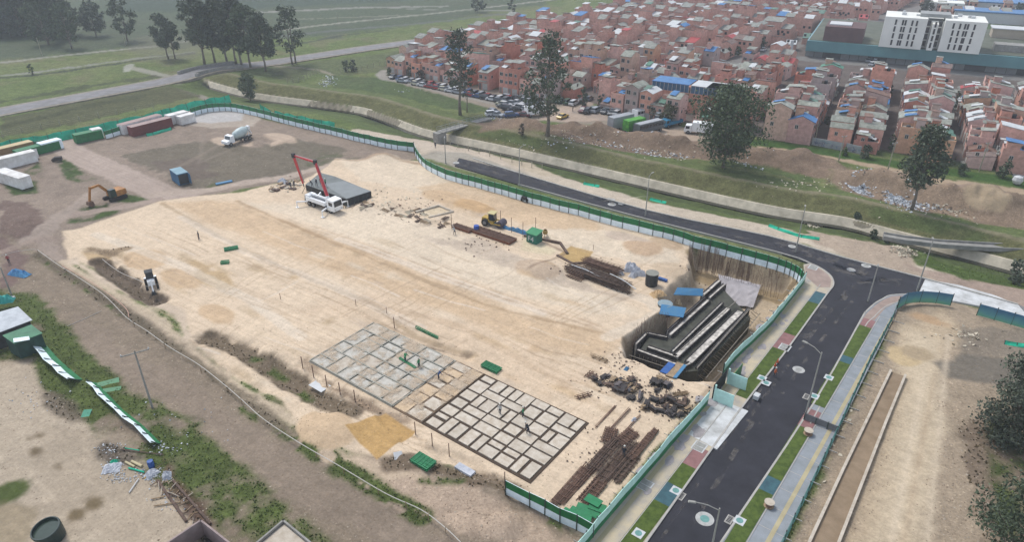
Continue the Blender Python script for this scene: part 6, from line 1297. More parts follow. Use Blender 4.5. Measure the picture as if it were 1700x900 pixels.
starters([(1150,440),(1200,450),(1260,466)], -3.4, 1, 3.4, 'second row of thin rusty starter bars higher on the back slope of the pit', 9); starters([(1186,470),(1230,480),(1290,496)], -4.3, 1, 4.0, 'long rows of thin rusty starter bars along the back slope of the pit', 1); starters([(1048,580),(1056,566),(1075,548),(1098,540)], -1.2, 1, 2.6, 'thin starter bars bristling from the left corner of the pit walls', 2); starters([(1095,535),(1110,545)], -1.2, 1, 2.4, 'short tuft of starter bars below the blue boards', 3)
def board(name, quad, m_, label, cat='sheet', th=.12):
    x1, y1 = at(quad[0][0], quad[0][1], quad[0][2]); tag(MB().sheet([(at(a, b2, z)[0]-x1, at(a, b2, z)[1]-y1, z) for a, b2, z in quad], th).build(name, m_, loc=(x1, y1, 0)), label, cat)
board('blue_board', [(1118,490,.4),(1166,492,-.6),(1167,480,.0),(1124,478,.8)], blue_t, 'blue sheet bridging the edge of the pit above the second tank'); board('blue_board', [(1094,522,.1),(1134,528,-.4),(1139,512,.0),(1098,506,.5)], blue_t, 'pale blue sheet on the pit edge below the second tank')
board('blue_board', [(1095,618,.1),(1107,622,.1),(1121,606,-.3),(1110,602,-.3)], mat('strong_blue_board', C(54,104,176), .6, .15, 1), 'strong blue board at the near corner of the pit'); board('plank_ramp', [(1104,624,.15),(1117,628,.15),(1135,606,-.6),(1124,602,-.6)], timber, 'pale plank ramp into the pit beside the blue board', 'ramp'); board('blue_board', [(1117,628,.15),(1123,629,.15),(1140,608,-.6),(1135,606,-.6)], blue_t, 'narrow blue board right of the plank ramp')
x, y, z = gp(1122, 508); MOn = crumple(1122, 512, 2.2, 1.6, 1.6, mat('pale_sand_heap', C(222,204,172), .95, .08, 1), 0, 'pale sand heap between the second tank and the pit', 'sand_heap', 'sand', seed=31); crumple(1092, 490, 2.6, 1.8, .9, mat('orange_sand_heap', C(220,186,140), .95, .08, 1), .4, 'orange sand heap left of the second tank', 'sand_heap', 'sand', seed=32)
flat('blue_sheet', 'small blue sheet leaning between the tanks', 'sheet', 1100, 466, 1.6, .5, DU, mat('strong_blue_board', C(54,104,176)), .4); flat('blue_sheet', 'flat blue boards lying on the sand below the blue container', 'sheet', 372, 304, 3.6, .9, math.radians(35), blue_t, .25)
# ------------------------------------------------------------------ vehicles
tyre_m = mat('tyre_rubber', C(46,44,44), .9, .1, 3); rim_m = mat('wheel_rim', C(150,150,150), .5, .1, 3, metal=.3); carglass = mat('car_glass', C(46,54,60), .12, .1, 2, spec=.6); lampw = mat('lamp_glass', C(220,220,210), .2, .05, 2); white_v = mat('white_vehicle_paint', C(236,238,238,.9), .35, .05, .8, spec=.5); chassis_m = mat('dark_chassis', C(62,64,66), .7, .2, 2); red_v = mat('red_boom_paint', C(196,60,68,.8), .45, .12, 1.2); orange_v = mat('orange_machine_paint', C(196,138,70), .6, .2, 1.5, tint=C(150,100,56)); yellow_v = mat('yellow_machine_paint', C(204,170,80), .6, .2, 1.5)
WH = {}
def wheel_mesh(r, w):
    k = (r, w)
    if k not in WH:
        m = MB(); m.tube([(0, -w/2, 0), (0, w/2, 0)], r, 14); a = m.mesh('tyre', tyre_m); m = MB(); m.tube([(0, -w/2-.01, 0), (0, w/2+.01, 0)], r*.55, 10); WH[k] = (a, m.mesh('rim', rim_m))
    return WH[k]
def wheel(t, x, y, r, w=.22, rim=True):
    a, b_ = wheel_mesh(r, w); o = put('wheel', a, t, x, y, r)
    if rim: put('rim', b_, o, 0, 0, 0)
CARP = {}
def car_proto(kind, colname, rgb):
    k = (kind, colname)
    if k in CARP: return CARP[k]
    paint = mat('car_paint_'+colname, C(*rgb), .3, .06, 1, spec=.55); t = thing('parked_car' if kind != 'van' else 'parked_van', 'car', 'car' if kind != 'van' else 'van', (0, 0, -60)); ins = lambda z: 0.0
    if kind == 'hatch': L, Hh, body, gls = 3.9, 1.5, [(-1.95,.35),(-1.93,.75),(-1.8,.95),(-1.2,1.0),(.75,.98),(1.7,.82),(1.93,.62),(1.95,.35)], [(-1.85,.93),(-1.55,1.42),(.25,1.46),(1.0,.93)]
    elif kind == 'sedan': L, Hh, body, gls = 4.4, 1.45, [(-2.2,.35),(-2.18,.8),(-1.9,.95),(-1.2,.98),(.9,.95),(1.95,.8),(2.18,.6),(2.2,.35)], [(-1.5,.93),(-.95,1.4),(.35,1.43),(1.15,.9)]
    elif kind == 'suv': L, Hh, body, gls = 4.5, 1.75, [(-2.25,.4),(-2.23,.95),(-2.1,1.1),(1.0,1.08),(2.0,.98),(2.22,.75),(2.25,.4)], [(-2.12,1.05),(-1.9,1.66),(.45,1.7),(1.15,1.05)]
    else: L, Hh, body, gls = 5.2, 2.3, [(-2.6,.4),(-2.6,1.2),(1.6,1.2),(2.35,1.05),(2.6,.8),(2.6,.4)], [(-2.55,1.15),(-2.45,2.15),(1.2,2.18),(2.0,1.15)]
    m = MB(); m.profile(body, -.86, .86, inset=lambda z: .06 if z > .7 else 0); m.build('body', paint, t)
    m = MB(); m.profile(gls, -.80, .80, inset=lambda z: .16 if z > 1.2 else 0); go_ = m.build('windows', carglass, t)
    zt = max(z for _, z in gls); x0_, x1_ = gls[1][0], gls[2][0]; MB().box((x0_+x1_)/2, 0, zt-.06, x1_-x0_-.04, 1.27, .09, taper=.94).build('roof', paint, t)
    if kind == 'van': MB().box(-1.0, 0, 1.2, 2.9, 1.6, .86, taper=.97).build('side_panels', paint, t)
    for sx_ in (-1, 1):
        for sy_ in (-1, 1): wheel(t, sx_*L*.31, sy_*.78, .33)
    for sy_ in (-1, 1): MB().box(L/2-.06, sy_*.6, .6, .12, .34, .14).build('headlight', lampw, t)
    CARP[k] = Proto(t); return CARP[k]
PAL = {'white': (224,226,228), 'silver': (170,176,182), 'grey': (108,114,122), 'black': (56,58,64), 'red': (170,50,54), 'blue': (60,92,140), 'cream': (208,204,180), 'maroon': (112,52,58), 'teal': (84,124,130), 'yellow': (224,186,70), 'green': (76,104,84)}
rr = random.Random(4)
def park(px, py, c, kind, a, lab, grp='cars parked before the brick houses'):
    x, y, z = gp(px, py); car_proto(kind, c, PAL[c]).place((x, y, z+.02), a+rr.uniform(-.06, .06), lab, scale=(1.0, 1.0, 1.0), group=grp)
KN = {'hatch': 'hatchback', 'sedan': 'saloon', 'suv': 'estate', 'van': 'van'}
n_A = 0
cc = ['grey','blue','white','silver','white','black','red','grey','white','silver','white','black','blue','grey','silver','red','black','white','grey','teal']
for i in range(19):
    px = 655+i*10.4; py = 129.5+i*2.15; c = cc[i]; k = rr.choice(['hatch', 'sedan', 'suv', 'hatch']); park(px, py, c, k, math.radians(60), '%s %s, %s from left in the row against the leftmost houses' % (c, KN[k], nth(i+1)))
cc2 = ['silver','white','cream','white','red','red','cream','white','silver','white','red','blue','black','white','grey']
for i in range(15):
    if i in (1, 9): continue
    px = 668+i*11.5; py = 136.5+i*2.35; c = cc2[i]; k = rr.choice(['hatch', 'sedan', 'hatch']); park(px, py, c, k, math.radians(-30), '%s %s, place %s in the outer row at the grass edge' % (c, KN[k], nth(i+1)), 'cars along the grass edge')
lot = [(838,164,'silver','suv'),(848,166,'red','hatch'),(856,168,'black','sedan'),(863,167,'grey','suv'),(876,162,'white','sedan'),(871,169,'silver','hatch'),(880,167,'grey','sedan'),(840,176,'white','hatch'),(850,174,'silver','sedan'),(859,173,'white','sedan'),(861,181,'white','suv'),(869,183,'white','sedan'),(836,179,'grey','sedan'),(844,183,'black','suv'),(853,184,'black','sedan'),(884,176,'silver','van'),(892,172,'white','hatch'),(832,175,'cream','hatch'),(818,192,'white','suv'),(825,193,'silver','sedan'),(820,188,'grey','hatch'),(849,194,'blue','suv'),(868,193,'maroon','sedan'),(908,189,'white','sedan'),(878,187,'white','hatch'),(934,196,'yellow','sedan'),(953,174,'white','suv'),(943,172,'green','suv'),(932,170,'teal','sedan'),(924,169,'green','sedan'),(964,170,'maroon','hatch'),(978,166,'grey','hatch'),(968,185,'maroon','sedan'),(976,187,'black','suv'),(984,184,'green','sedan'),(990,186,'silver','suv'),(999,183,'white','sedan'),(1004,187,'grey','sedan'),(1010,186,'silver','suv'),(1016,190,'grey','sedan'),(1021,187,'white','suv'),(1026,191,'white','suv'),(1033,188,'grey','sedan'),(1042,189,'black','hatch'),(1049,190,'white','sedan'),(1092,203,'white','van'),(1099,206,'white','hatch'),(1105,207,'teal','sedan')]
lot += [(1305,84,'white','sedan'),(1298,87,'grey','suv'),(1308,90,'white','hatch'),(1290,92,'silver','sedan'),(1267,84,'white','sedan'),(1258,82,'grey','sedan'),(1440,102,'silver','sedan'),(1452,104,'white','suv'),(1462,106,'grey','sedan'),(1447,108,'white','hatch')]
seen_ = {}
for px, py, c, k in lot:
    if py < 120: near_ = 'on the grey street far off' if px < 1320 else 'in front of the teal hospital wall'
    elif px < 905: near_ = 'in the crowded car park'
    elif px < 985: near_ = 'round the open dirt corner'
    else: near_ = 'beside the trucks and trees'
    if c == 'yellow': lab = 'yellow taxi alone on the open dirt corner of the car park'
    else:
        q = (c, k, near_); seen_[q] = seen_.get(q, 0)+1; lab = '%s %s %s' % (c, KN[k], near_)
        tot = sum(1 for a in lot if a[2] == c and a[3] == k and abs(a[0]-px) < 90)
        if tot > 1: lab += ', %s from left' % nth(sorted([a[0] for a in lot if a[2] == c and a[3] == k and (a[1] < 120) == (py < 120) and ((a[0] < 905) == (px < 905)) and ((a[0] < 985) == (px < 985)) and ((a[0] < 1320) == (px < 1320))]).index(px)+1)
    park(px, py, c, k, math.radians(rr.choice([-35, -32, 150, 20]) if px < 900 else rr.choice([60, 55, 240, 66])), lab, 'cars in the dirt car park')
def truck(name, label, cat, px, py, a, L, box_c, box_h, cab=True, box_m=None, cab_m=None, win=False, w=2.4, open_=False):
    x, y, z = gp(px, py); t = thing(name, label, cat, (x, y, z), a); cm = cab_m or white_v
    MB().box(0, 0, .5, L, .9, .3).build('chassis', chassis_m, t); bl = L-(2.1 if cab else .2); bx = -L/2+bl/2+.05
    if open_:
        m = MB(); m.box(bx, 0, .85, bl, w, .12); [m.box(bx, s*(w/2-.05), .97, bl, .1, .7) for s in (-1, 1)]; m.box(bx-bl/2+.05, 0, .97, .1, w-.2, .7); m.build('cargo_bed', box_m, t)
    else: MB().box(bx, 0, .8, bl, w, box_h, taper=.985).build('cargo_box' if not win else 'body', box_m, t)
    if win:
        for s in (-1, 1): m = MB(); [m.box(bx-bl/2+.7+k*1.15, s*(w/2+.005), .8+box_h*.48, .95, .04, box_h*.34) for k in range(int((bl-1)/1.15)+1)]; m.build('windows', carglass, t)
        MB().box(bx+bl/2+.0, 0, .8+box_h*.4, .06, w-.3, box_h*.45).build('windscreen', carglass, t); m = MB(); m.box(bx, 0, .8+box_h, bl*.9, w*.8, .1); m.build('roof', mat('grey_bus_roof', C(190,194,198), .6, .08, 1), t)
    if cab:
        m = MB(); m.profile([(L/2-2.0, .5), (L/2-.02, .5), (L/2, 1.3), (L/2-.35, 2.3), (L/2-1.9, 2.4)], -w/2+.1, w/2-.1); m.build('cab', cm, t); MB().sheet([(L/2+.01, -w/2+.25, 1.35), (L/2+.01, w/2-.25, 1.35), (L/2-.32, w/2-.3, 2.2), (L/2-.32, -w/2+.3, 2.2)], .03).build('windscreen', carglass, t)
        for s in (-1, 1): MB().box(L/2-.95, s*(w/2-.08), 1.45, 1.0, .06, .7).build('window', carglass, t); MB().box(L/2+.01, s*.8, .7, .06, .3, .2).build('headlight', lampw, t)
    for xx in (-L/2+1.1, L/2-1.2) + ((-L/2+2.2,) if L > 8 else ()):
        for s in (-1, 1): wheel(t, xx, s*(w/2-.2), .48, .32)
    return t
galv = mat('silver_box', C(176,180,184), .5, .08, .8); trk = math.radians(35)
truck('box_truck', 'long grey box truck parked at the edge of the dirt yard', 'truck', 1034, 212, trk, 10, None, 3.0, box_m=galv, cab_m=mat('brown_cab', C(96,74,70), .6, .1, 1)); truck('box_truck', 'green fronted box truck right of the long grey one', 'truck', 1056, 217, trk, 8.5, None, 2.8, box_m=mat('bright_green_paint', C(104,186,60), .6, .2, 1, tint=C(60,120,70)), cab_m=mat('green_cab', C(60,120,70), .6, .1, 1))
truck('bus', 'long grey bus with a band of windows, right of the green truck', 'bus', 1076, 220, trk, 9.5, None, 2.3, cab=False, box_m=mat('grey_bus_paint', C(112,118,120), .5, .1, 1), win=True); truck('minibus', 'white and blue minibus behind the long grey truck', 'bus', 1067, 196, trk, 7, None, 2.2, cab=False, box_m=white_v, win=True)
truck('minibus', 'white minibus with dark windows in the middle of the car park', 'bus', 889, 192, math.radians(25), 6.5, None, 2.1, cab=False, box_m=white_v, win=True); truck('box_truck', 'small white box van behind the row of white vans', 'truck', 1103, 200, trk+.2, 6, None, 2.2, box_m=white_v); truck('flatbed_truck', 'bright blue open truck beside the white vans', 'truck', 1114, 209, math.radians(215), 7, None, 1, box_m=mat('bright_blue_paint', C(58,142,182), .5, .1, 1), cab_m=mat('bright_blue_paint', C(58,142,182)), open_=True)
truck('box_truck', 'white box truck half hidden by the wide spreading eucalyptus', 'truck', 1160, 222, math.radians(160), 8, None, 2.5, box_m=white_v)
# containers and site cabins
def container(px, py, L, a, m_, label, h=2.6, w=2.45, door=True, name='shipping_container', cat='container', roof=None, open_=False):
    x, y, z = gp(px, py); t = thing(name, label, cat, (x, y, max(z, -.1)), a); m = MB(); m.box(0, 0, .1, L, w, h)
    k = int(L/.3)
    for i in range(k):
        for s in (-1, 1): m.box(-L/2+.15+.3*i, s*(w/2+.02), .25, .14, .05, h-.3)
    m.build('body', m_, t); m = MB(); m.box(0, 0, h+.1, L+.04, w+.04, .05); [m.box(-L/2+.3+.6*i, 0, h+.15, .25, w-.2, .02) for i in range(int(L/.6))]; m.build('roof', roof or m_, t)
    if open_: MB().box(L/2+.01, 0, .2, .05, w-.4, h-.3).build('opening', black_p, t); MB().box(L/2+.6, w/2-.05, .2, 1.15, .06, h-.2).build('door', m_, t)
    else:
        for s in (-1, 1): MB().box(L/2+.03, s*w/4, .2, .05, w/2-.12, h-.2).build('door', m_, t)
    return t
cw = mat('white_container', C(226,226,224,.95), .7, .1, .5, tint=C(196,192,186,.9)); cr_ = mat('red_container', C(130,66,64), .7, .15, .5); cb = mat('blue_container', C(84,134,172), .6, .15, .6); cy_ = mat('cream_roof', C(220,200,154), .7, .1, .6)
A_=math.radians
def dirpx(p, q): return ang(at(*p), at(*q))
container(26, 306, 10, dirpx((2,292),(52,308)), cw, 'white container standing alone at the left edge, tilted towards the camera'); container(12, 279, 13, dirpx((0,281),(52,268)), cw, 'long white container at the left edge with its end open', open_=True); container(10, 262, 13, dirpx((0,263),(36,254)), mat('tan_container', C(176,140,96), .8, .15, .5), 'tan container with cream roof behind the long white one', roof=cy_)
container(64, 255, 10, dirpx((40,259),(98,244)), green_s, 'dark green cabin row right of the tan container', h=2.0, name='site_cabin', cat='cabin'); container(86, 249, 5, dirpx((40,259),(98,244)), white_s, 'short cabin with white roof at the right end of the green row', h=2.3, roof=white_s, name='site_cabin', cat='cabin')
container(148, 233, 6.5, dirpx((127,240),(210,222)), green_s, 'dark green cabin at the right of the fence gap', h=2.2, name='site_cabin', cat='cabin'); container(163, 229, 2.4, dirpx((127,240),(210,222)), cw, 'small white roofed cabin wedged between green cabins', h=2.5, name='site_cabin', cat='cabin')
container(236, 214, 12, dirpx((210,222),(268,206)), cw, 'white container with pinkish roof behind the red one', roof=mat('pinkish_roof', C(190,166,160), .8, .1, .5)); container(252, 218, 11.5, dirpx((224,224),(282,209)), cr_, 'dark red container right of the white one', roof=mat('pinkish_roof', C(190,166,160)))
container(296, 203, 6, dirpx((280,206),(318,196)), cw, 'white cabin at the fence beside the red container', name='site_cabin', cat='cabin'); container(310, 204, 4.5, dirpx((280,206),(318,196)), cw, 'second white cabin beside the pale concrete area', h=2.3, name='site_cabin', cat='cabin')
container(301, 302, 4.6, dirpx((288,287),(310,303)), cb, 'blue container with its door open in the west yard', open_=True, roof=mat('pale_blue_roof', C(150,186,200), .6, .1, .5))
net([at(*p) for p in [(244,226),(262,222),(286,215)]], 'strip of teal net lying before the red container', .8, .4, 15)
# concrete mixer truck
x, y, z = gp(396, 236); t = thing('concrete_mixer', 'white concrete mixer truck among sand heaps in the west yard', 'truck', (x, y, z), dirpx((412,226),(376,238)))
MB().box(-.3, 0, .7, 8.0, 1.0, .3).build('chassis', chassis_m, t); m = MB(); m.profile([(2.0,.7),(4.3,.7),(4.35,1.4),(3.2,1.6),(2.9,2.5),(1.9,2.6),(1.85,.7)], -1.15, 1.15); m.build('cab', white_v, t); MB().sheet([(3.24,-.95,1.68),(3.24,.95,1.68),(2.95,.9,2.42),(2.95,-.9,2.42)], .04).build('windscreen', carglass, t)
m = MB(); m.tube([(1.4,0,1.9),(.6,0,2.05),(-1.0,0,2.35),(-2.4,0,2.65),(-3.2,0,2.85)], [.5,1.0,1.25,1.1,.6], 16); m.build('drum', mat('mint_drum', C(206,222,220), .4, .08, 1), t, smooth=True); m = MB(); m.bar((-3.2,-.5,.9),(-3.4,-.5,3.4),.14); m.bar((-3.2,.5,.9),(-3.4,.5,3.4),.14); m.box(-3.7,0,2.6,.7,.9,.9); m.bar((-3.9,0,2.4),(-4.5,0,1.3),.4,.2); m.build('chute', white_v, t)
for xx in (3.2,-1.6,-2.9):
    for s in (-1,1): wheel(t, xx, s*1.0, .52, .34)
# concrete pump truck
x, y, z = gp(538, 345); ha = dirpx((508,333),(556,350)); t = thing('concrete_pump', 'white concrete pump truck with raised red folding boom', 'truck', (x, y, z), ha)
MB().box(0,0,.8,9.0,1.2,.35).build('chassis', chassis_m, t); m = MB(); m.profile([(2.6,.6),(4.6,.6),(4.65,1.5),(4.5,2.9),(2.6,3.0)], -1.2, 1.2); m.build('cab', white_v, t); MB().sheet([(4.68,-1.0,1.6),(4.68,1.0,1.6),(4.54,.95,2.7),(4.54,-.95,2.7)], .04).build('windscreen', carglass, t)
for s in (-1,1): MB().box(3.7,s*1.2,1.7,1.1,.06,.8).build('window', carglass, t); MB().box(4.68,s*.85,.85,.06,.35,.22).build('headlight', lampw, t)
m = MB(); [m.box(-1.2, s*.85, 1.15, 6.0, .6, .75) for s in (-1,1)]; m.box(-3.9,0,1.15,1.3,1.8,1.1); m.bar((-4,0,2.3),(1.6,0,2.4),.35); m.build('deck_boxes', white_v, t); m = MB(); m.lathe(1.6,0,[(.0,1.1),(.6,1.1),(.5,2.6),(.3,3.1),(0,3.1)],12); m.build('turret', white_v, t)
for xx in (3.4,1.9,-2.0,-3.3):
    for s in (-1,1): wheel(t, xx, s*1.0, .54, .36)
for (a, b2, c_) in [(2.4,1.2,(3.6,3.4)),(2.4,-1.2,(3.6,-3.4)),(-3.6,1.2,(-4.6,3.2)),(-3.6,-1.2,(-4.6,-3.2))]: m = MB(); m.bar((a,b2,1.0),(c_[0],c_[1],1.3),.25); m.bar((c_[0],c_[1],1.4),(c_[0],c_[1],.1),.16); m.box(c_[0],c_[1],.02,.6,.6,.08); m.build('outrigger', white_v, t)
def tl(px, py, zz):
    X_, Y_ = at(px, py, zz+z); dx, dy = X_-x, Y_-y; return (dx*math.cos(ha)+dy*math.sin(ha), -dx*math.sin(ha)+dy*math.cos(ha), zz)
J = [(1.6, 0, 3.0), tl(523, 269, 9.5), tl(487, 258, 10.2), tl(503, 304, 2.6)]
for i, (a, b2, w_) in enumerate([(J[0],J[1],.5),(J[1],J[2],.3),(J[2],J[3],.42)]):
    m = MB(); mid = tuple((a[k]+b2[k])/2 for k in range(3)); m.bar(a, mid, w_, w_); m.bar(mid, b2, w_*.8, w_*.8); m.build('boom_section', red_v, t)
    m = MB(); off_ = Vector((0,.4,.05)); m.tube([Vector(a)+off_, Vector(b2)+off_], .09, 6); m.build('delivery_pipe', mat('pale_pipe', C(200,190,184), .6, .1, 2), t); m = MB(); m.box(b2[0],b2[1],b2[2]-.45,.6,.6,.9); m.build('joint', chassis_m, t) if i < 2 else None
m = MB(); m.tube([J[3], (J[3][0]+.2, J[3][1], 1.8)], .12, 6); m.build('end_hose', black_p, t)
# excavator
x, y, z = gp(192, 330); ha = dirpx((192,328),(164,338)); t = thing('excavator', 'orange excavator with arm stretched down towards the left', 'excavator', (x, y, z), ha)
for s in (-1,1): m = MB(); m.profile([(-1.7,.0),(1.7,.0),(2.0,.35),(1.8,.75),(-1.8,.75),(-2.0,.35)], s*1.2-.28, s*1.2+.28); m.build('track', tyre_m, t)
MB().box(-.5,0,.85,3.0,2.5,1.2,taper=.95).build('engine_house', orange_v, t); MB().box(.8,.75,.9,1.3,1.0,1.7,taper=.92).build('cab', mat('dark_green_cab', C(44,66,60), .3, .1, 1), t); MB().box(-1.7,0,.95,.8,2.4,1.0).build('counterweight', orange_v, t)
m = MB(); m.bar((.8,-.2,1.6),(2.6,-.2,4.0),.5); m.bar((2.6,-.2,4.0),(4.6,-.2,3.9),.42); m.build('boom', orange_v, t); m = MB(); m.bar((4.4,-.2,4.2),(5.3,-.2,1.3),.36); m.build('arm', orange_v, t); m = MB(); m.profile([(4.9,1.3),(5.7,1.3),(5.9,.6),(5.3,.05),(4.7,.4)],-.75,.35); m.build('bucket', rust, t)
# backhoe in the ditch
x, y, z = gp(253, 476); t = thing('backhoe_loader', 'white and black backhoe digging in the ditch at the pad edge', 'backhoe', (x, y, z), dirpx((250,455),(258,488)))
MB().box(-.3,0,.7,2.6,1.1,.8).build('body', white_v, t); MB().box(-.6,0,1.5,1.3,1.2,1.1,taper=.9).build('cab', black_p, t); MB().box(-.6,0,2.61,1.3,1.25,.1).build('cab_roof', chassis_m, t)
for xx, r in ((-.9,.62),(1.1,.4)):
    for s in (-1,1): wheel(t, xx, s*.8, r, .36)
m = MB(); m.bar((1.0,0,1.2),(2.4,0,2.4),.25); m.bar((2.4,0,2.4),(3.0,0,.4),.22); m.build('dig_arm', white_v, t); m = MB(); m.box(3.0,0,0,.6,.7,.6,taper=.7); m.build('bucket', chassis_m, t); MB().box(-2.0,0,.2,.5,1.9,.7).build('front_bucket', white_v, t)
# soil compactor
x, y, z = gp(820, 374); t = thing('soil_compactor', 'yellow soil compactor with cab behind the blue tarpaulin', 'roller', (x, y, z), dirpx((808,370),(836,376)))
m = MB(); m.tube([(1.7,-1.0,.75),(1.7,1.0,.75)], .75, 18); m.build('drum', mat('dark_drum_steel', C(84,78,92), .5, .2, 1.5), t); m = MB(); [m.bar((-.2,s*1.1,.8),(2.0,s*1.1,.8),.2) for s in (-1,1)]; m.box(-.4,0,.7,1.4,1.6,.5); m.build('frame', yellow_v, t)
MB().box(-1.5,0,.8,1.8,1.5,.8,taper=.9).build('engine_hood', yellow_v, t); MB().box(-.3,0,1.2,1.2,1.4,1.4,taper=.92).build('cab', carglass, t); MB().box(-.3,0,2.62,1.5,1.6,.14).build('cab_roof', mat('pale_yellow', C(220,206,150), .6, .1, 2), t)
for s in (-1,1): wheel(t, -1.5, s*.95, .72, .5)
# small dumper by the fence
x, y, z = gp(875, 333); t = thing('site_dumper', 'small dark dumper parked against the inside of the curved fence', 'dumper', (x, y, z), DV)
MB().box(.6,0,.6,1.3,1.3,.7,taper=1.15).build('skip', mat('olive_machine', C(84,90,70), .7, .2, 2), t); MB().box(-.7,0,.6,1.2,1.1,.7).build('engine', chassis_m, t); m = MB(); [m.bar((-.4,s*.5,1.2),(-.4,s*.5,2.3),.08) for s in (-1,1)]; m.bar((-.4,-.5,2.3),(-.4,.5,2.3),.08); m.build('roll_bar', chassis_m, t)
for xx in (-.8,.8):
    for s in (-1,1): wheel(t, xx, s*.7, .42, .3)
m = MB(); m.box(0,0,.3,1.6,1.0,.9); x, y, z = gp(98, 268); t = thing('scrap_machine', 'dark machine parts left of the green patch in the yard', 'machine', (x, y, z), .3); m.build('body', form_d, t); m = MB(); m.tube([(-1.2,0,.4),(-1.2,.9,.4)],.4,10); m.build('roller', form_d, t)
# ------------------------------------------------------------------ lamps, poles, cables
lampm = mat('lamp_post_steel', C(176,174,166), .6, .1, 2)
def lamp(px, py, pt, arm_px, label):
    x, y, z = gp(px, py); h = hgt(px, py, pt, z); h = min(max(h, 7), 11); t = thing('street_lamp', label, 'street lamp', (x, y, z), 0, 'street lamps')
    tx, ty = at(*arm_px, z+h+.3); dx, dy = tx-x, ty-y; L = math.hypot(dx, dy); k = min(1, 2.4/L); dx *= k; dy *= k
    MB().tube([(0,0,0),(0,0,h*.5),(0,0,h)], [.13,.10,.07], 8).build('pole', lampm, t); MB().tube([(0,0,h-.3),(dx*.5,dy*.5,h+.2),(dx,dy,h+.35)], .05, 6).build('arm', lampm, t)
    a = math.atan2(dy, dx); m = MB(); m.box(dx*1.15, dy*1.15, h+.28, .75, .26, .12, a, taper=.8); m.build('lamp_head', lampm, t); MB().box(0,0,0,.45,.45,.25).build('base', kerb_m, t)
for a in [(862,308,245,(870,241),'street lamp at the left end of the upper road, before the grass bank'),(1071,361,291,(1083,287),'street lamp standing midway along the upper road'),(1320,421,346,(1337,342),'street lamp behind the fence corner at the junction'),(1521,486,400,(1549,396),'street lamp at the pale concrete street by the right junction'),(1440,503,442,(1458,440),'street lamp at the curved east corner of the junction'),(1337,690,585,(1340,570),'street lamp on the east verge halfway along the dark street'),(1178,928,862,(1155,835),'nearest street lamp, at the bottom beside the round teal manhole'),(740,271,238,(738,236),'bare lamp pole on the pale gravel by the footbridge')]: lamp(*a)
def upole(px, py, pt, label, cross=1.6, m_=None, a=0.3, r=.14):
    x, y, z = gp(px, py); h = hgt(px, py, pt, z); t = thing('utility_pole', label, 'pole', (x, y, z), a); MB().tube([(0,0,-.3),(0,0,h)], [r,r*.65], 8).build('pole', m_ or conc_grey, t)
    if cross: MB().bar((-cross,0,h-.3),(cross,0,h-.3),.12).build('crossarm', conc_grey, t); [MB().lathe(s*cross*.95,0,[(0,h-.24),(.09,h-.22),(.06,h-.0),(0,h)],8).build('insulator', white_m, t) for s in (-1,0,1)]
    return (x, y, z+h-.25)
upole(253, 677, 583, 'concrete utility pole with a crossarm on the brown haul road verge', a=.55); upole(20, 492, 444, 'grey pole at the left edge beside the blue sheeted rubbish', 0)
upole(70, 92, 62, 'pale leaning pole below the far wood', 0, m_=wpost, r=.2); upole(208, 75, 54, 'pale pole between the two trees right of the far wood', 0, m_=wpost, r=.2); upole(561, 37, 20, 'thin far pole in the fields at the top', 0, m_=wpost, r=.2); upole(1392, 268, 225, 'pale utility pole in the lane between the graffiti wall and the second terrace', .7, m_=wpost)
upole(1473, 285, 236, 'leaning pale pole in the lane beside the third terrace', .7, m_=wpost); upole(1625, 285, 236, 'pole in the lane behind the bare-trunked eucalyptus', .7, m_=wpost); upole(1352, 238, 206, 'thin pole at the foot of the first gable', 0, m_=wpost); upole(1590, 178, 140, 'thin pole among roofs at the upper right', .6, m_=wpost); upole(1178, 128, 95, 'thin pole by the grey street', .6, m_=wpost)
def cable(P, r, m_, name, label, z=None, sag=0.0, cat='cable'):
    Q = smooth([(*gp(a, b2)[:2], gp(a, b2)[2]+(z or .1)) for a, b2 in P], 5); x0, y0 = Q[0][:2]; tag(MB().tube([(a-x0, b2-y0, c) for a, b2, c in Q], r, 5).build(name, m_, loc=(x0, y0, 0)), label, cat)
rope_m = mat('pale_rope', C(216,210,200), .8, .1, 4)
cable([(64,421),(100,447),(130,466),(175,497),(213,535),(245,556),(285,585),(330,612),(372,645),(402,671),(440,705),(500,745),(560,780),(640,828),(700,856),(740,886),(765,910)], .05, rope_m, 'barrier_tape', 'long white tape line running down the verge of the haul road', .8)
cable([(105,447),(150,472),(190,500),(212,520),(216,533)], .045, mat('orange_white_tape', C(222,176,156), .8, .1, 4), 'barrier_tape', 'short orange and white tape joining the long white tape', .7); cable([(0,432),(30,424),(62,420)], .045, rope_m, 'barrier_tape', 'short tape at the left edge leading to the long white tape', .8); cable([(172,437),(200,458),(232,472),(245,484)], .045, rope_m, 'barrier_tape', 'white tape strung over the ditch by the backhoe', .8)
cable([(112,542),(140,530),(168,517)], .04, rope_m, 'rope', 'thin pale rope lying across the brown haul road', .05)
for i in range(15):
    f = i/14; P_ = [(64,421),(130,466),(213,535),(285,585),(372,645),(402,671),(500,745),(560,780),(640,828),(700,856),(740,886)]; k = f*(len(P_)-1); j = min(len(P_)-2, int(k)); g_ = k-j; px, py = P_[j][0]*(1-g_)+P_[j+1][0]*g_, P_[j][1]*(1-g_)+P_[j+1][1]*g_
    x, y, z = gp(px, py); tag(MB().box(0,0,-.1,.08,.08,1.0).build('tape_stake', timber, loc=(x, y, z)), 'small stake holding up the long white tape', 'stake', 'stakes of the long white tape')
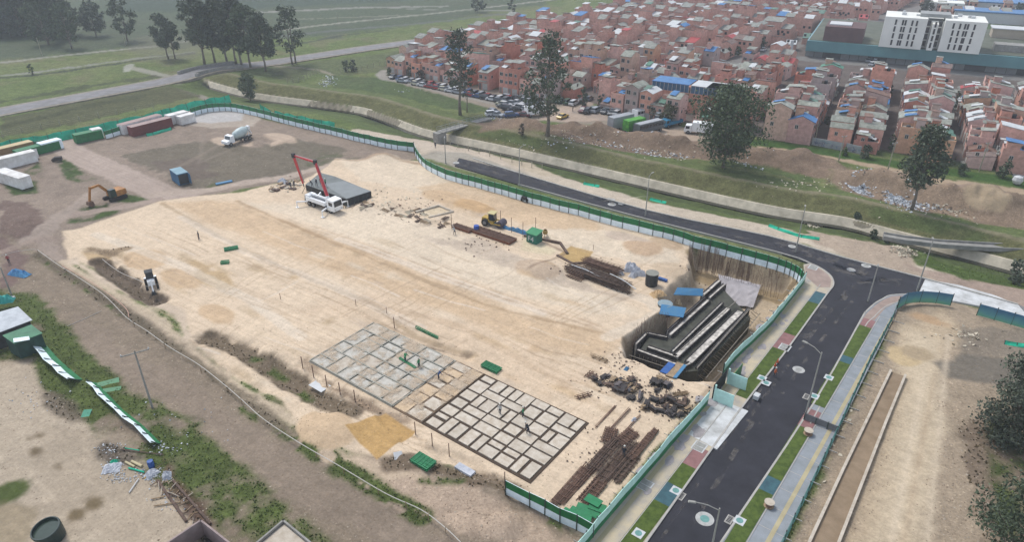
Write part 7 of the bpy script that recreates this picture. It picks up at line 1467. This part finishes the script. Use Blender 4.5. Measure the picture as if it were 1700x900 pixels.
# east lot: shallow trench with concrete edges
Tc = [at(*p) for p in [(1490,622),(1455,700),(1416,785),(1370,905),(1350,960)]]; q = [at(*p) for p in [(1478,618),(1440,697),(1400,780),(1349,890),(1320,955)]]; r_ = [at(*p) for p in [(1502,626),(1470,703),(1436,790),(1393,900),(1370,965)]]
m = MB(); n_ = len(q); m.add([(x, y, .10) for x, y in q]+[(x, y, .10) for x, y in r_], [(i, n_+i, n_+i+1, i+1)[::-1] for i in range(n_-1)]); m.f = [f for f in m.f]; struct('kerb_trench', m, mat('brown_fill', C(160,140,116), .95, .12, .6, tint=C(144,124,100)))
struct('kerb_line', ribbon(q, .3, .45, .6), conc_p); struct('kerb_line', ribbon(r_, .3, .45, .6), conc_p)
# ------------------------------------------------------------------ shacks, debris at the left
def shack(label, quad, zt, wm, rm, z0=0):
    P = [at(*p, zt) for p in quad]; x0, y0 = P[0]; Q = [(a-x0, b2-y0) for a, b2 in P]; t = thing('shack', label, 'shack', (x0, y0, 0)); cx = sum(a for a, _ in Q)/4; cy = sum(b2 for _, b2 in Q)/4
    MB().prism([(cx+(a-cx)*.93, cy+(b2-cy)*.93) for a, b2 in Q], -.2, zt-.06).build('wall', wm, t); m = MB(); m.sheet([(Q[k][0], Q[k][1], zt+(.25 if k in (2, 3) else 0)) for k in range(4)], .07)
    m.build('roof', rm, t); return t, Q
white_c = mat('corrugated_white', C(206,212,216), .6, .14, .9, tint=C(178,184,190)); 
t, Q = shack('long shack with corrugated white roof at the left edge above the green one', [(-40,566),(0,552),(54,532),(31,512)][::1] if False else [(-60,575),(54,532),(31,512),(-80,545)], 2.6, mat('dark_boards', C(70,72,72), .8, .3, 1.5), white_c)
t, Q = shack('green roofed shack below the long white roof at the left edge', [(24,572),(71,554),(53,542),(5,560)], 2.6, mat('dark_teal_boards', C(50,84,76), .7, .3, 1.2), mat('green_shack_roof', C(72,136,100), .6, .15, 1, tint=C(56,116,84)))
m = MB(); m.sheet([(0,0,2.9),(1.9,.6,2.95),(1.3,1.4,2.98),(-.6,.9,2.95)], .05); tag(m.build('roof_patch', white_s, loc=(*at(24,572,2.6),0)), 'torn white patch on the green shack roof', 'sheet')
crumple(8, 512, 3.4, 1.6, 1.5, mat('turquoise_tarp', C(60,180,170), .6, .15, 1), .3, 'turquoise tarpaulin heaped behind the long white roof', seed=41, z=1.2); crumple(32, 456, 4.0, 1.6, 1.2, mat('blue_white_sheets', C(96,160,200), .6, .35, .7, tint=C(48,110,170)), -.3, 'pile of blue and white sheets at the left edge above the shacks', 'sheet_pile', 'sheets', seed=42); flat('metal_sheet', 'thin white sheet above the turquoise tarpaulin at the left edge', 'sheet', 12, 497, 2.2, .8, .1, white_m, .3)
for i, (px, py, L, W, a, m_, lb) in enumerate([(180,636,2.6,.9,.5,dgreen_s,'green sheet fallen beside the leaning fence'),(186,648,2.2,.8,.3,dgreen_s,'second green sheet fallen beside the leaning fence'),(143,689,1.0,1.5,.1,mat('teal_panel', C(70,160,130), .6, .15, 1),'small teal panel lying on the grass edge')]): 
    o = flat('metal_sheet', lb, 'sheet', px, py, L, W, a, m_, .05); o.rotation_euler.x = .25
crumple(186, 778, 2.0, 1.7, .5, bag_m, .2, 'heap of torn white plastic in the near left debris', 'plastic_heap', 'plastic', seed=51); crumple(190, 768, 1.0, .6, .4, net_m, .2, 'teal plastic scrap on the white heap in the near left debris', 'plastic_scrap', 'plastic', seed=52); crumple(252, 788, 1.6, 1.2, .7, bag_m, 1, 'white sacks beside the blue barrel in the near left debris', 'sack', 'bag', seed=53); crumple(277, 792, 1.4, 1.0, .7, bag_m, 2, 'tied white bundle right of the blue barrel', 'sack', 'bag', seed=54); crumple(246, 793, .8, .5, .3, mat('yellow_plastic', C(224,176,50), .5, .1, 2), 0, 'yellow plastic piece in the near left debris', 'plastic_scrap', 'plastic', seed=55)
x, y, z = gp(252, 776); tag(MB().lathe(0,0,[(0,0),(.33,0),(.36,.45),(.33,.95),(0,.97)],14).build('barrel', mat('blue_barrel2', C(48,96,170), .5, .15, 2), loc=(x, y, z)), 'blue barrel standing in the near left debris', 'barrel')
pipe_m = mat('cream_pipe', C(214,200,160), .6, .1, 2)
for (a, b2, r, m_, nm_, lb) in [((209,769),(224,777),.13,pipe_m,'plastic_pipe','left cream pipe in the near left debris'),((219,768),(236,776),.16,pipe_m,'plastic_pipe','right cream pipe in the near left debris'),((214,779),(240,786),.10,net_m,'plastic_pipe','teal tube in the near left debris'),((215,820),(231,797),.07,white_m,'plastic_pipe','thin white pole lying below the yellow plastic'),((262,800),(310,868),.16,form_b,'log','dark fallen log leading to the brick room'),((288,800),(350,872),.14,form_b,'log','second dark log right of the fallen log'),((252,831),(275,826),.07,timber,'plank','short plank left of the fallen log'),((256,842),(300,836),.07,timber,'plank','longer plank crossing the fallen log'),((208,746),(232,750),.06,net_m,'plastic_pipe','thin teal tube on the grass above the debris'),((200,748),(272,757),.06,form_b,'branch','thin branch above the blue barrel')]:
    p, q = gp(*a), gp(*b2); tag(MB().tube([(0,0,.15),(q[0]-p[0], q[1]-p[1], q[2]-p[2]+.15)], r, 8).build(nm_, m_, loc=p), lb, nm_.replace('_', ' '))
rr = random.Random(71)
for i in range(46):
    px, py = rr.uniform(255, 330), 0; py = 790+(px-255)*.9+rr.uniform(-18, 22); x, y, z = gp(px, py); a = rr.uniform(0, 3.1); L = rr.uniform(.4, 1.5); m = MB(); m.bar((-L/2,0,.1),(L/2,0,.1+rr.uniform(0,.35)),.06)
    tag(m.build('branch', rr.choice([timber, timber, form_b, conc_p]), loc=(x, y, z), rz=a), 'pale stick in the brushwood pile between the debris and the brick room', 'branch', 'sticks in the brushwood pile')
# unfinished rooms at the bottom edge
def room(label, pts, zt, wall_m, floor_m, bricks=False):
    P = [at(*p, zt) for p in pts]; x0, y0 = P[0]; t = thing('unfinished_room', label, 'building', (x0, y0, 0)); Q = [(a-x0, b2-y0) for a, b2 in P]
    for a, b2 in zip(Q, Q[1:]+Q[:1]): L = math.hypot(b2[0]-a[0], b2[1]-a[1]); MB().box((a[0]+b2[0])/2, (a[1]+b2[1])/2, 0, L+.2, .18, zt-(.004 if a[0] > b2[0] else 0), ang(a, b2)).build('wall', wall_m, t)
    cx = sum(a for a, _ in Q)/4; cy = sum(b2 for _, b2 in Q)/4; MB().prism([(cx+(a-cx)*.94, cy+(b2-cy)*.94) for a, b2 in Q], 0, .1 if not bricks else zt-.35).build('floor', floor_m, t); return x0, y0, Q, t
room('roofless room with pale mauve walls at the bottom edge left of centre', [(275,903),(333,864),(385,905),(330,960)], 2.2, mat('mauve_plaster', C(176,158,154), .9, .12, 1), form_d)
x0, y0, Q, t = room('flat slab with red bricks and rebar stubs at the bottom edge', [(418,908),(470,864),(520,905),(468,965)], 3.0, conc_grey, conc_p, True)
rr = random.Random(5); br = mat('red_bricks', C(196,104,84), .85, .2, 3); m = MB()
for i in range(110): m.box(rr.gauss(1.6, .5), rr.gauss(-.9, .35), 2.66+rr.uniform(0, .55), .33, .2, .15, rr.uniform(0, 3))
tag(m.build('brick_pile', br, loc=(x0, y0, 0)), 'heap of loose red bricks on the flat slab', 'bricks')
# ------------------------------------------------------------------ litter and spoil
def litter(spots, n_, s0, s1, name, m_, seed, flat_=.5):
    g = np.random.default_rng(seed); V = []; 
    for (px, py, rx, ry, w) in spots:
        k = int(n_*w); a = g.normal(size=(k, 2))*.45; X_ = px+a[:, 0]*rx; Y_ = py+a[:, 1]*ry
        P = np.array([gp(u, v) for u, v in zip(X_, Y_)]) if k < 900 else None
        s = g.uniform(s0, s1, (k, 1)); d1 = g.normal(size=(k, 3)); d1[:, 2] *= flat_; d1 /= np.linalg.norm(d1, axis=1, keepdims=True); d2 = np.cross(d1, g.normal(size=(k, 3))*[.4,.4,1]); d2 /= np.linalg.norm(d2, axis=1, keepdims=True)
        P[:, 2] += .08; V.append(np.stack([P-d1*s, P-d2*s*.8, P+d1*s*g.uniform(.5,1,(k,1)), P+d2*s*.8], 1).reshape(-1, 3))
    V = np.concatenate(V); nf = len(V)//4; me = bpy.data.meshes.new(name); me.from_pydata(V.tolist(), [], [(4*i, 4*i+1, 4*i+2, 4*i+3) for i in range(nf)]); me.materials.append(m_); o = bpy.data.objects.new(name, me); COL.objects.link(o); tag(o, kind='stuff')
lit_w = mat('white_litter', C(214,218,222), .7, .2, .8, tint=C(170,178,186))
litter([(1432,303,26,18,1),(1425,312,14,8,.5),(1498,322,34,22,1),(1484,330,20,12,.7),(1515,342,30,10,.5),(1550,345,30,6,.2),(1080,238,40,10,.25),(1030,230,60,10,.2),(960,232,80,12,.25),(1240,262,40,14,.2),(1130,250,40,12,.2),(545,133,16,10,.35),(540,140,12,6,.2),(700,150,60,10,.05),(1690,290,14,6,.35),(820,196,14,6,.2)], 260, .12, .42, 'litter', lit_w, 3)
litter([(188,776,18,14,1),(250,790,30,14,.8),(270,745,30,12,.4),(200,795,30,10,.5),(180,745,30,12,.4),(280,830,40,30,.4),(300,700,120,60,.3),(60,660,50,30,.3)], 130, .05, .17, 'debris', lit_w, 5)
litter([(1505,417,22,12,1),(1350,372,16,6,.5),(1325,305,80,12,.4),(1100,245,90,16,.6),(950,225,120,14,.7),(1560,345,80,16,.7),(1600,560,50,20,.3),(640,330,80,26,.5),(480,308,30,14,.5),(1380,690,50,70,.3)], 180, .12, .4, 'scrap', conc_old, 6)
litter([(1050,640,70,30,1),(1110,670,50,30,1),(960,445,60,14,.3),(1000,760,60,50,.5),(1040,600,40,20,.4),(800,400,70,20,.4),(690,350,60,24,.6),(1180,500,60,60,.4)], 150, .08, .28, 'scrap_timber', form_b, 7)
x, y, z = gp(1687, 306); tag(MB().lathe(0,0,[(0,0),(.8,.3),(1.1,1.0),(.9,1.8),(0,2.2)],10).build('garden_igloo', white_m, loc=(x, y, z)), 'white ball-shaped bush cover on the grass at the right edge', 'cover')
# cable reels and signs on the east pavement
def reel(px, py, label):
    x, y, z = gp(px, py); t = thing('cable_reel', label, 'cable reel', (x, y, .17), 0, 'wooden cable reels'); t.scale = (.72, .72, .72)
    MB().lathe(0,0,[(0,0),(.75,0),(.75,.08),(0,.08)],18).build('lower_flange', timber, t); MB().lathe(0,0,[(.45,.08),(.45,.75)],16).build('drum', mat('reel_cable', C(150,112,96), .8, .2, 3), t); MB().lathe(0,0,[(0,.75),(.75,.75),(.75,.84),(0,.84)],18).build('upper_flange', conc_p, t)
reel(1340, 725, 'upper wooden cable reel on the east verge'); reel(1275, 845, 'lower wooden cable reel on the east verge')
x, y, z = gp(1362, 712); t = thing('barrier_board', 'grey barrier boards standing across the east pavement', 'barrier', (x, y, .15), DR-math.pi/2); 
for k in (-1.4, 0, 1.4): MB().box(k,0,.05,1.3,.08,.9).build('board', mat('grey_board', C(128,130,132), .8, .15, 2), t); MB().box(k-.7,0,0,.08,.3,1.0).build('foot', post_m, t)
for i,(px,py) in enumerate([(1286,612),(1290,606)]):
    x, y, z = gp(px, py); t = thing('traffic_cone', 'orange cone at the west kerb, %s of two' % ('nearer','farther')[i], 'cone', (x, y, .15), 0, 'orange cones'); MB().box(0,0,0,.4,.4,.04).build('base', tyre_m, t); MB().lathe(0,0,[(.16,.04),(.03,.7),(0,.7)],10).build('cone_body', mat('orange_cone', C(226,96,50), .6, .05, 2), t)
# wheel dust and pale wear on the asphalt: thin films of real dust
dm = bpy.data.materials.new('road_dust'); dm.use_nodes = True; n = dm.node_tree.nodes; l = dm.node_tree.links; b = n['Principled BSDF']; b.inputs['Base Color'].default_value = (*C(160,152,142), 1); b.inputs['Roughness'].default_value = .95
tc = n.new('ShaderNodeTexCoord'); nz = n.new('ShaderNodeTexNoise'); nz.inputs['Scale'].default_value = .45; nz.inputs['Detail'].default_value = 8; nz.inputs['Roughness'].default_value = .7; l.new(tc.outputs['Object'], nz.inputs[0]); mr = n.new('ShaderNodeMapRange'); mr.inputs['From Min'].default_value = .5; mr.inputs['From Max'].default_value = .8; mr.inputs['To Max'].default_value = .4; l.new(nz.outputs['Fac'], mr.inputs[0]); l.new(mr.outputs[0], b.inputs['Alpha'])
def dust(P, w, z): struct('road_dust', ribbon([at(*p) for p in P], w, z, .001), dm)
for i, (P, w) in enumerate([([(1240,700),(1320,590),(1400,490)],.5),([(1262,705),(1340,595),(1415,500)],.5),([(1150,870),(1250,700)],.6),([(1290,402),(1380,432),(1440,455)],3.5),([(1380,440),(1430,462),(1500,470)],3),([(1395,500),(1420,470),(1470,462)],1.2),([(860,290),(1000,330),(1150,372)],.7),([(880,300),(1060,350),(1290,410)],1.0),([(985,325),(1040,340)],3),([(1330,560),(1370,500)],1.6),([(770,268),(860,292)],5),([(1095,900),(1240,680),(1310,580)],.35)]): dust(P, w, .012+.0012*i)
# ------------------------------------------------------------------ people
skin_m = mat('skin', (.30,.19,.13), .6, .05, 3); hair_m = mat('hard_hat_white', C(226,224,214), .4, .05, 3)
def person_mesh(pose, top_m, leg_m):
    J = {}; E = []
    def v(k, x, y, z, r): J[k] = (len(J), (x, y, z), r)
    st = .16 if pose else .05; bend = .28 if pose == 2 else 0
    v('pel',0,0,.95,.15); v('wst',0+bend*.4,0,1.12,.13); v('chs',bend,0,1.34,.16); v('nek',bend*1.3,0,1.5,.06); v('hd0',bend*1.4+.01,0,1.6,.085); v('hd1',bend*1.45+.02,0,1.72,.085)
    for s, n_ in ((1,'l'),(-1,'r')):
        v('hp'+n_,0,s*.10,.88,.10); v('kn'+n_,.05+s*st*.6,s*.11,.48,.065); v('an'+n_,s*st-.02,s*.11,.09,.045); v('to'+n_,s*st+.16,s*.12,.04,.04)
        v('sh'+n_,bend,s*.19,1.43,.065); v('el'+n_,bend*.9+.03-s*st*.4,s*.27,1.15,.045); v('wr'+n_,bend+.16+(.12 if pose==2 else 0)-s*st*.3,s*.25,.93,.032); v('pm'+n_,bend+.20+(.12 if pose==2 else 0)-s*st*.3,s*.245,.86,.034)
        for f in range(5): x_ = J['pm'+n_][1]; v('f%d'%f+n_, x_[0]-.03+.018*f, x_[1]+(.03*s if f == 0 else .0), x_[2]-.06-.012*(2-abs(f-2)), .010)
    for a, b2 in [('pel','wst'),('wst','chs'),('chs','nek'),('nek','hd0'),('hd0','hd1')]: E.append((a, b2))
    for n_ in 'lr': E += [('pel','hp'+n_),('hp'+n_,'kn'+n_),('kn'+n_,'an'+n_),('an'+n_,'to'+n_),('chs','sh'+n_),('sh'+n_,'el'+n_),('el'+n_,'wr'+n_),('wr'+n_,'pm'+n_)]+[('pm'+n_,'f%d'%f+n_) for f in range(5)]
    me = bpy.data.meshes.new('pm'); me.from_pydata([J[k][1] for k in J], [(J[a][0], J[b2][0]) for a, b2 in E], []); o = bpy.data.objects.new('pm', me); COL.objects.link(o)
    mo = o.modifiers.new('s', 'SKIN'); 
    for i, k in enumerate(J): me.skin_vertices[0].data[i].radius = (J[k][2], J[k][2]); me.skin_vertices[0].data[i].use_root = (k == 'pel')
    o.modifiers.new('b', 'SUBSURF').levels = 1; bpy.context.view_layer.update(); me2 = bpy.data.meshes.new_from_object(o.evaluated_get(bpy.context.evaluated_depsgraph_get())); bpy.data.objects.remove(o); me2.name = 'body'
    me2.materials.clear(); [me2.materials.append(m_) for m_ in (skin_m, top_m, leg_m, tyre_m)]
    for p in me2.polygons:
        c = p.center; p.material_index = 3 if c.z < .1 else 2 if c.z < .98 and abs(c.y) < .2 else 0 if (c.z > 1.5 or (c.z < .96 and abs(c.y) >= .2)) else 1
        p.use_smooth = True
    return me2
tops = {'orange': mat('orange_vest', C(220,110,60), .8, .1, 3), 'green': mat('green_vest', C(60,150,100), .8, .1, 3), 'dark': mat('dark_jacket', C(60,64,74), .8, .1, 3), 'red': mat('red_shirt', C(170,60,56), .8, .1, 3), 'white': mat('white_shirt', C(206,206,200), .8, .1, 3), 'blue': mat('blue_overalls', C(60,84,130), .8, .1, 3)}; jeans = mat('dark_trousers', C(66,70,84), .85, .15, 3)
PM = {}
hm_ = MB(); hm_.lathe(0,0,[(.13,0),(.125,.06),(.09,.11),(0,.135)],12); hatme = hm_.mesh('helmet', hair_m)
for (px, py, z, c, pose, lab) in [(16,438,None,'red',1,'person in a red top walking on the haul road at the left edge'),(519,311,1.7,'dark',2,'person in dark clothes bending on the wet deck, leftmost'),(526,309,1.7,'dark',1,'person in dark clothes in the middle of the wet deck'),(533,307,1.7,'dark',0,'person standing upright on the wet deck, right of the bending one'),(541,309,1.7,'green',0,'person in green on the wet deck below the boom'),(508,337,None,'white',0,'person in a pale shirt beside the rear of the pump truck'),(483,313,None,'dark',0,'person in dark clothes by the timber heap, left of two'),(489,312,None,'dark',1,'person in dark clothes by the timber heap, right of two'),
    (696,612,None,'green',0,'person in green on the pale foundation panels'),(728,632,None,'blue',2,'person in blue crouching on the foundation panels'),(673,603,None,'green',2,'person in green bending over the grey foundation beams'),(868,694,None,'green',0,'person in bright green in the middle of the trench grid'),(877,722,None,'dark',2,'person in dark clothes bending over the trench grid'),(830,689,None,'white',0,'person in a pale shirt on the trench grid'),(951,185,None,'dark',0,'person standing alone on the open dirt corner of the car park'),(1285,628,None,'orange',1,'person in an orange vest at the west kerb'),(723,246,None,'dark',0,'person at the near end of the footbridge'),(755,390,None,'white',2,'person in white working beside the short red bed of bars'),(1108,650,None,'dark',2,'person in dark clothes in the formwork yard'),(1035,760,None,'dark',0,'person standing in the rebar yard'),(331,397,None,'dark',0,'person standing alone on the west part of the sand pad')]:
    k = (c, pose)
    if k not in PM: PM[k] = person_mesh(pose, tops[c], jeans)
    if z is None: x, y, zz = gp(px, py)
    else: x, y = at(px, py, z); zz = z+.02
    o = bpy.data.objects.new('person', PM[k]); COL.objects.link(o); o.location = (x, y, zz); o.rotation_euler = (0, 0, (px*1.7) % 6.28); tag(o, lab, 'person')
    b2 = .28 if pose == 2 else 0; put('helmet', hatme, o, b2*1.45+.02, 0, 1.74)
# low sand heaps are part of the ground; survey stakes on the pad
for i, (px, py) in enumerate([(591,507),(466,497),(330,399),(642,520),(985,415)]):
    x, y, z = gp(px, py); tag(MB().box(0,0,-.1,.07,.07,1.2).build('survey_stake', rust, loc=(x, y, z)), 'thin survey stake standing on the open sand', 'stake', 'survey stakes on the sand')
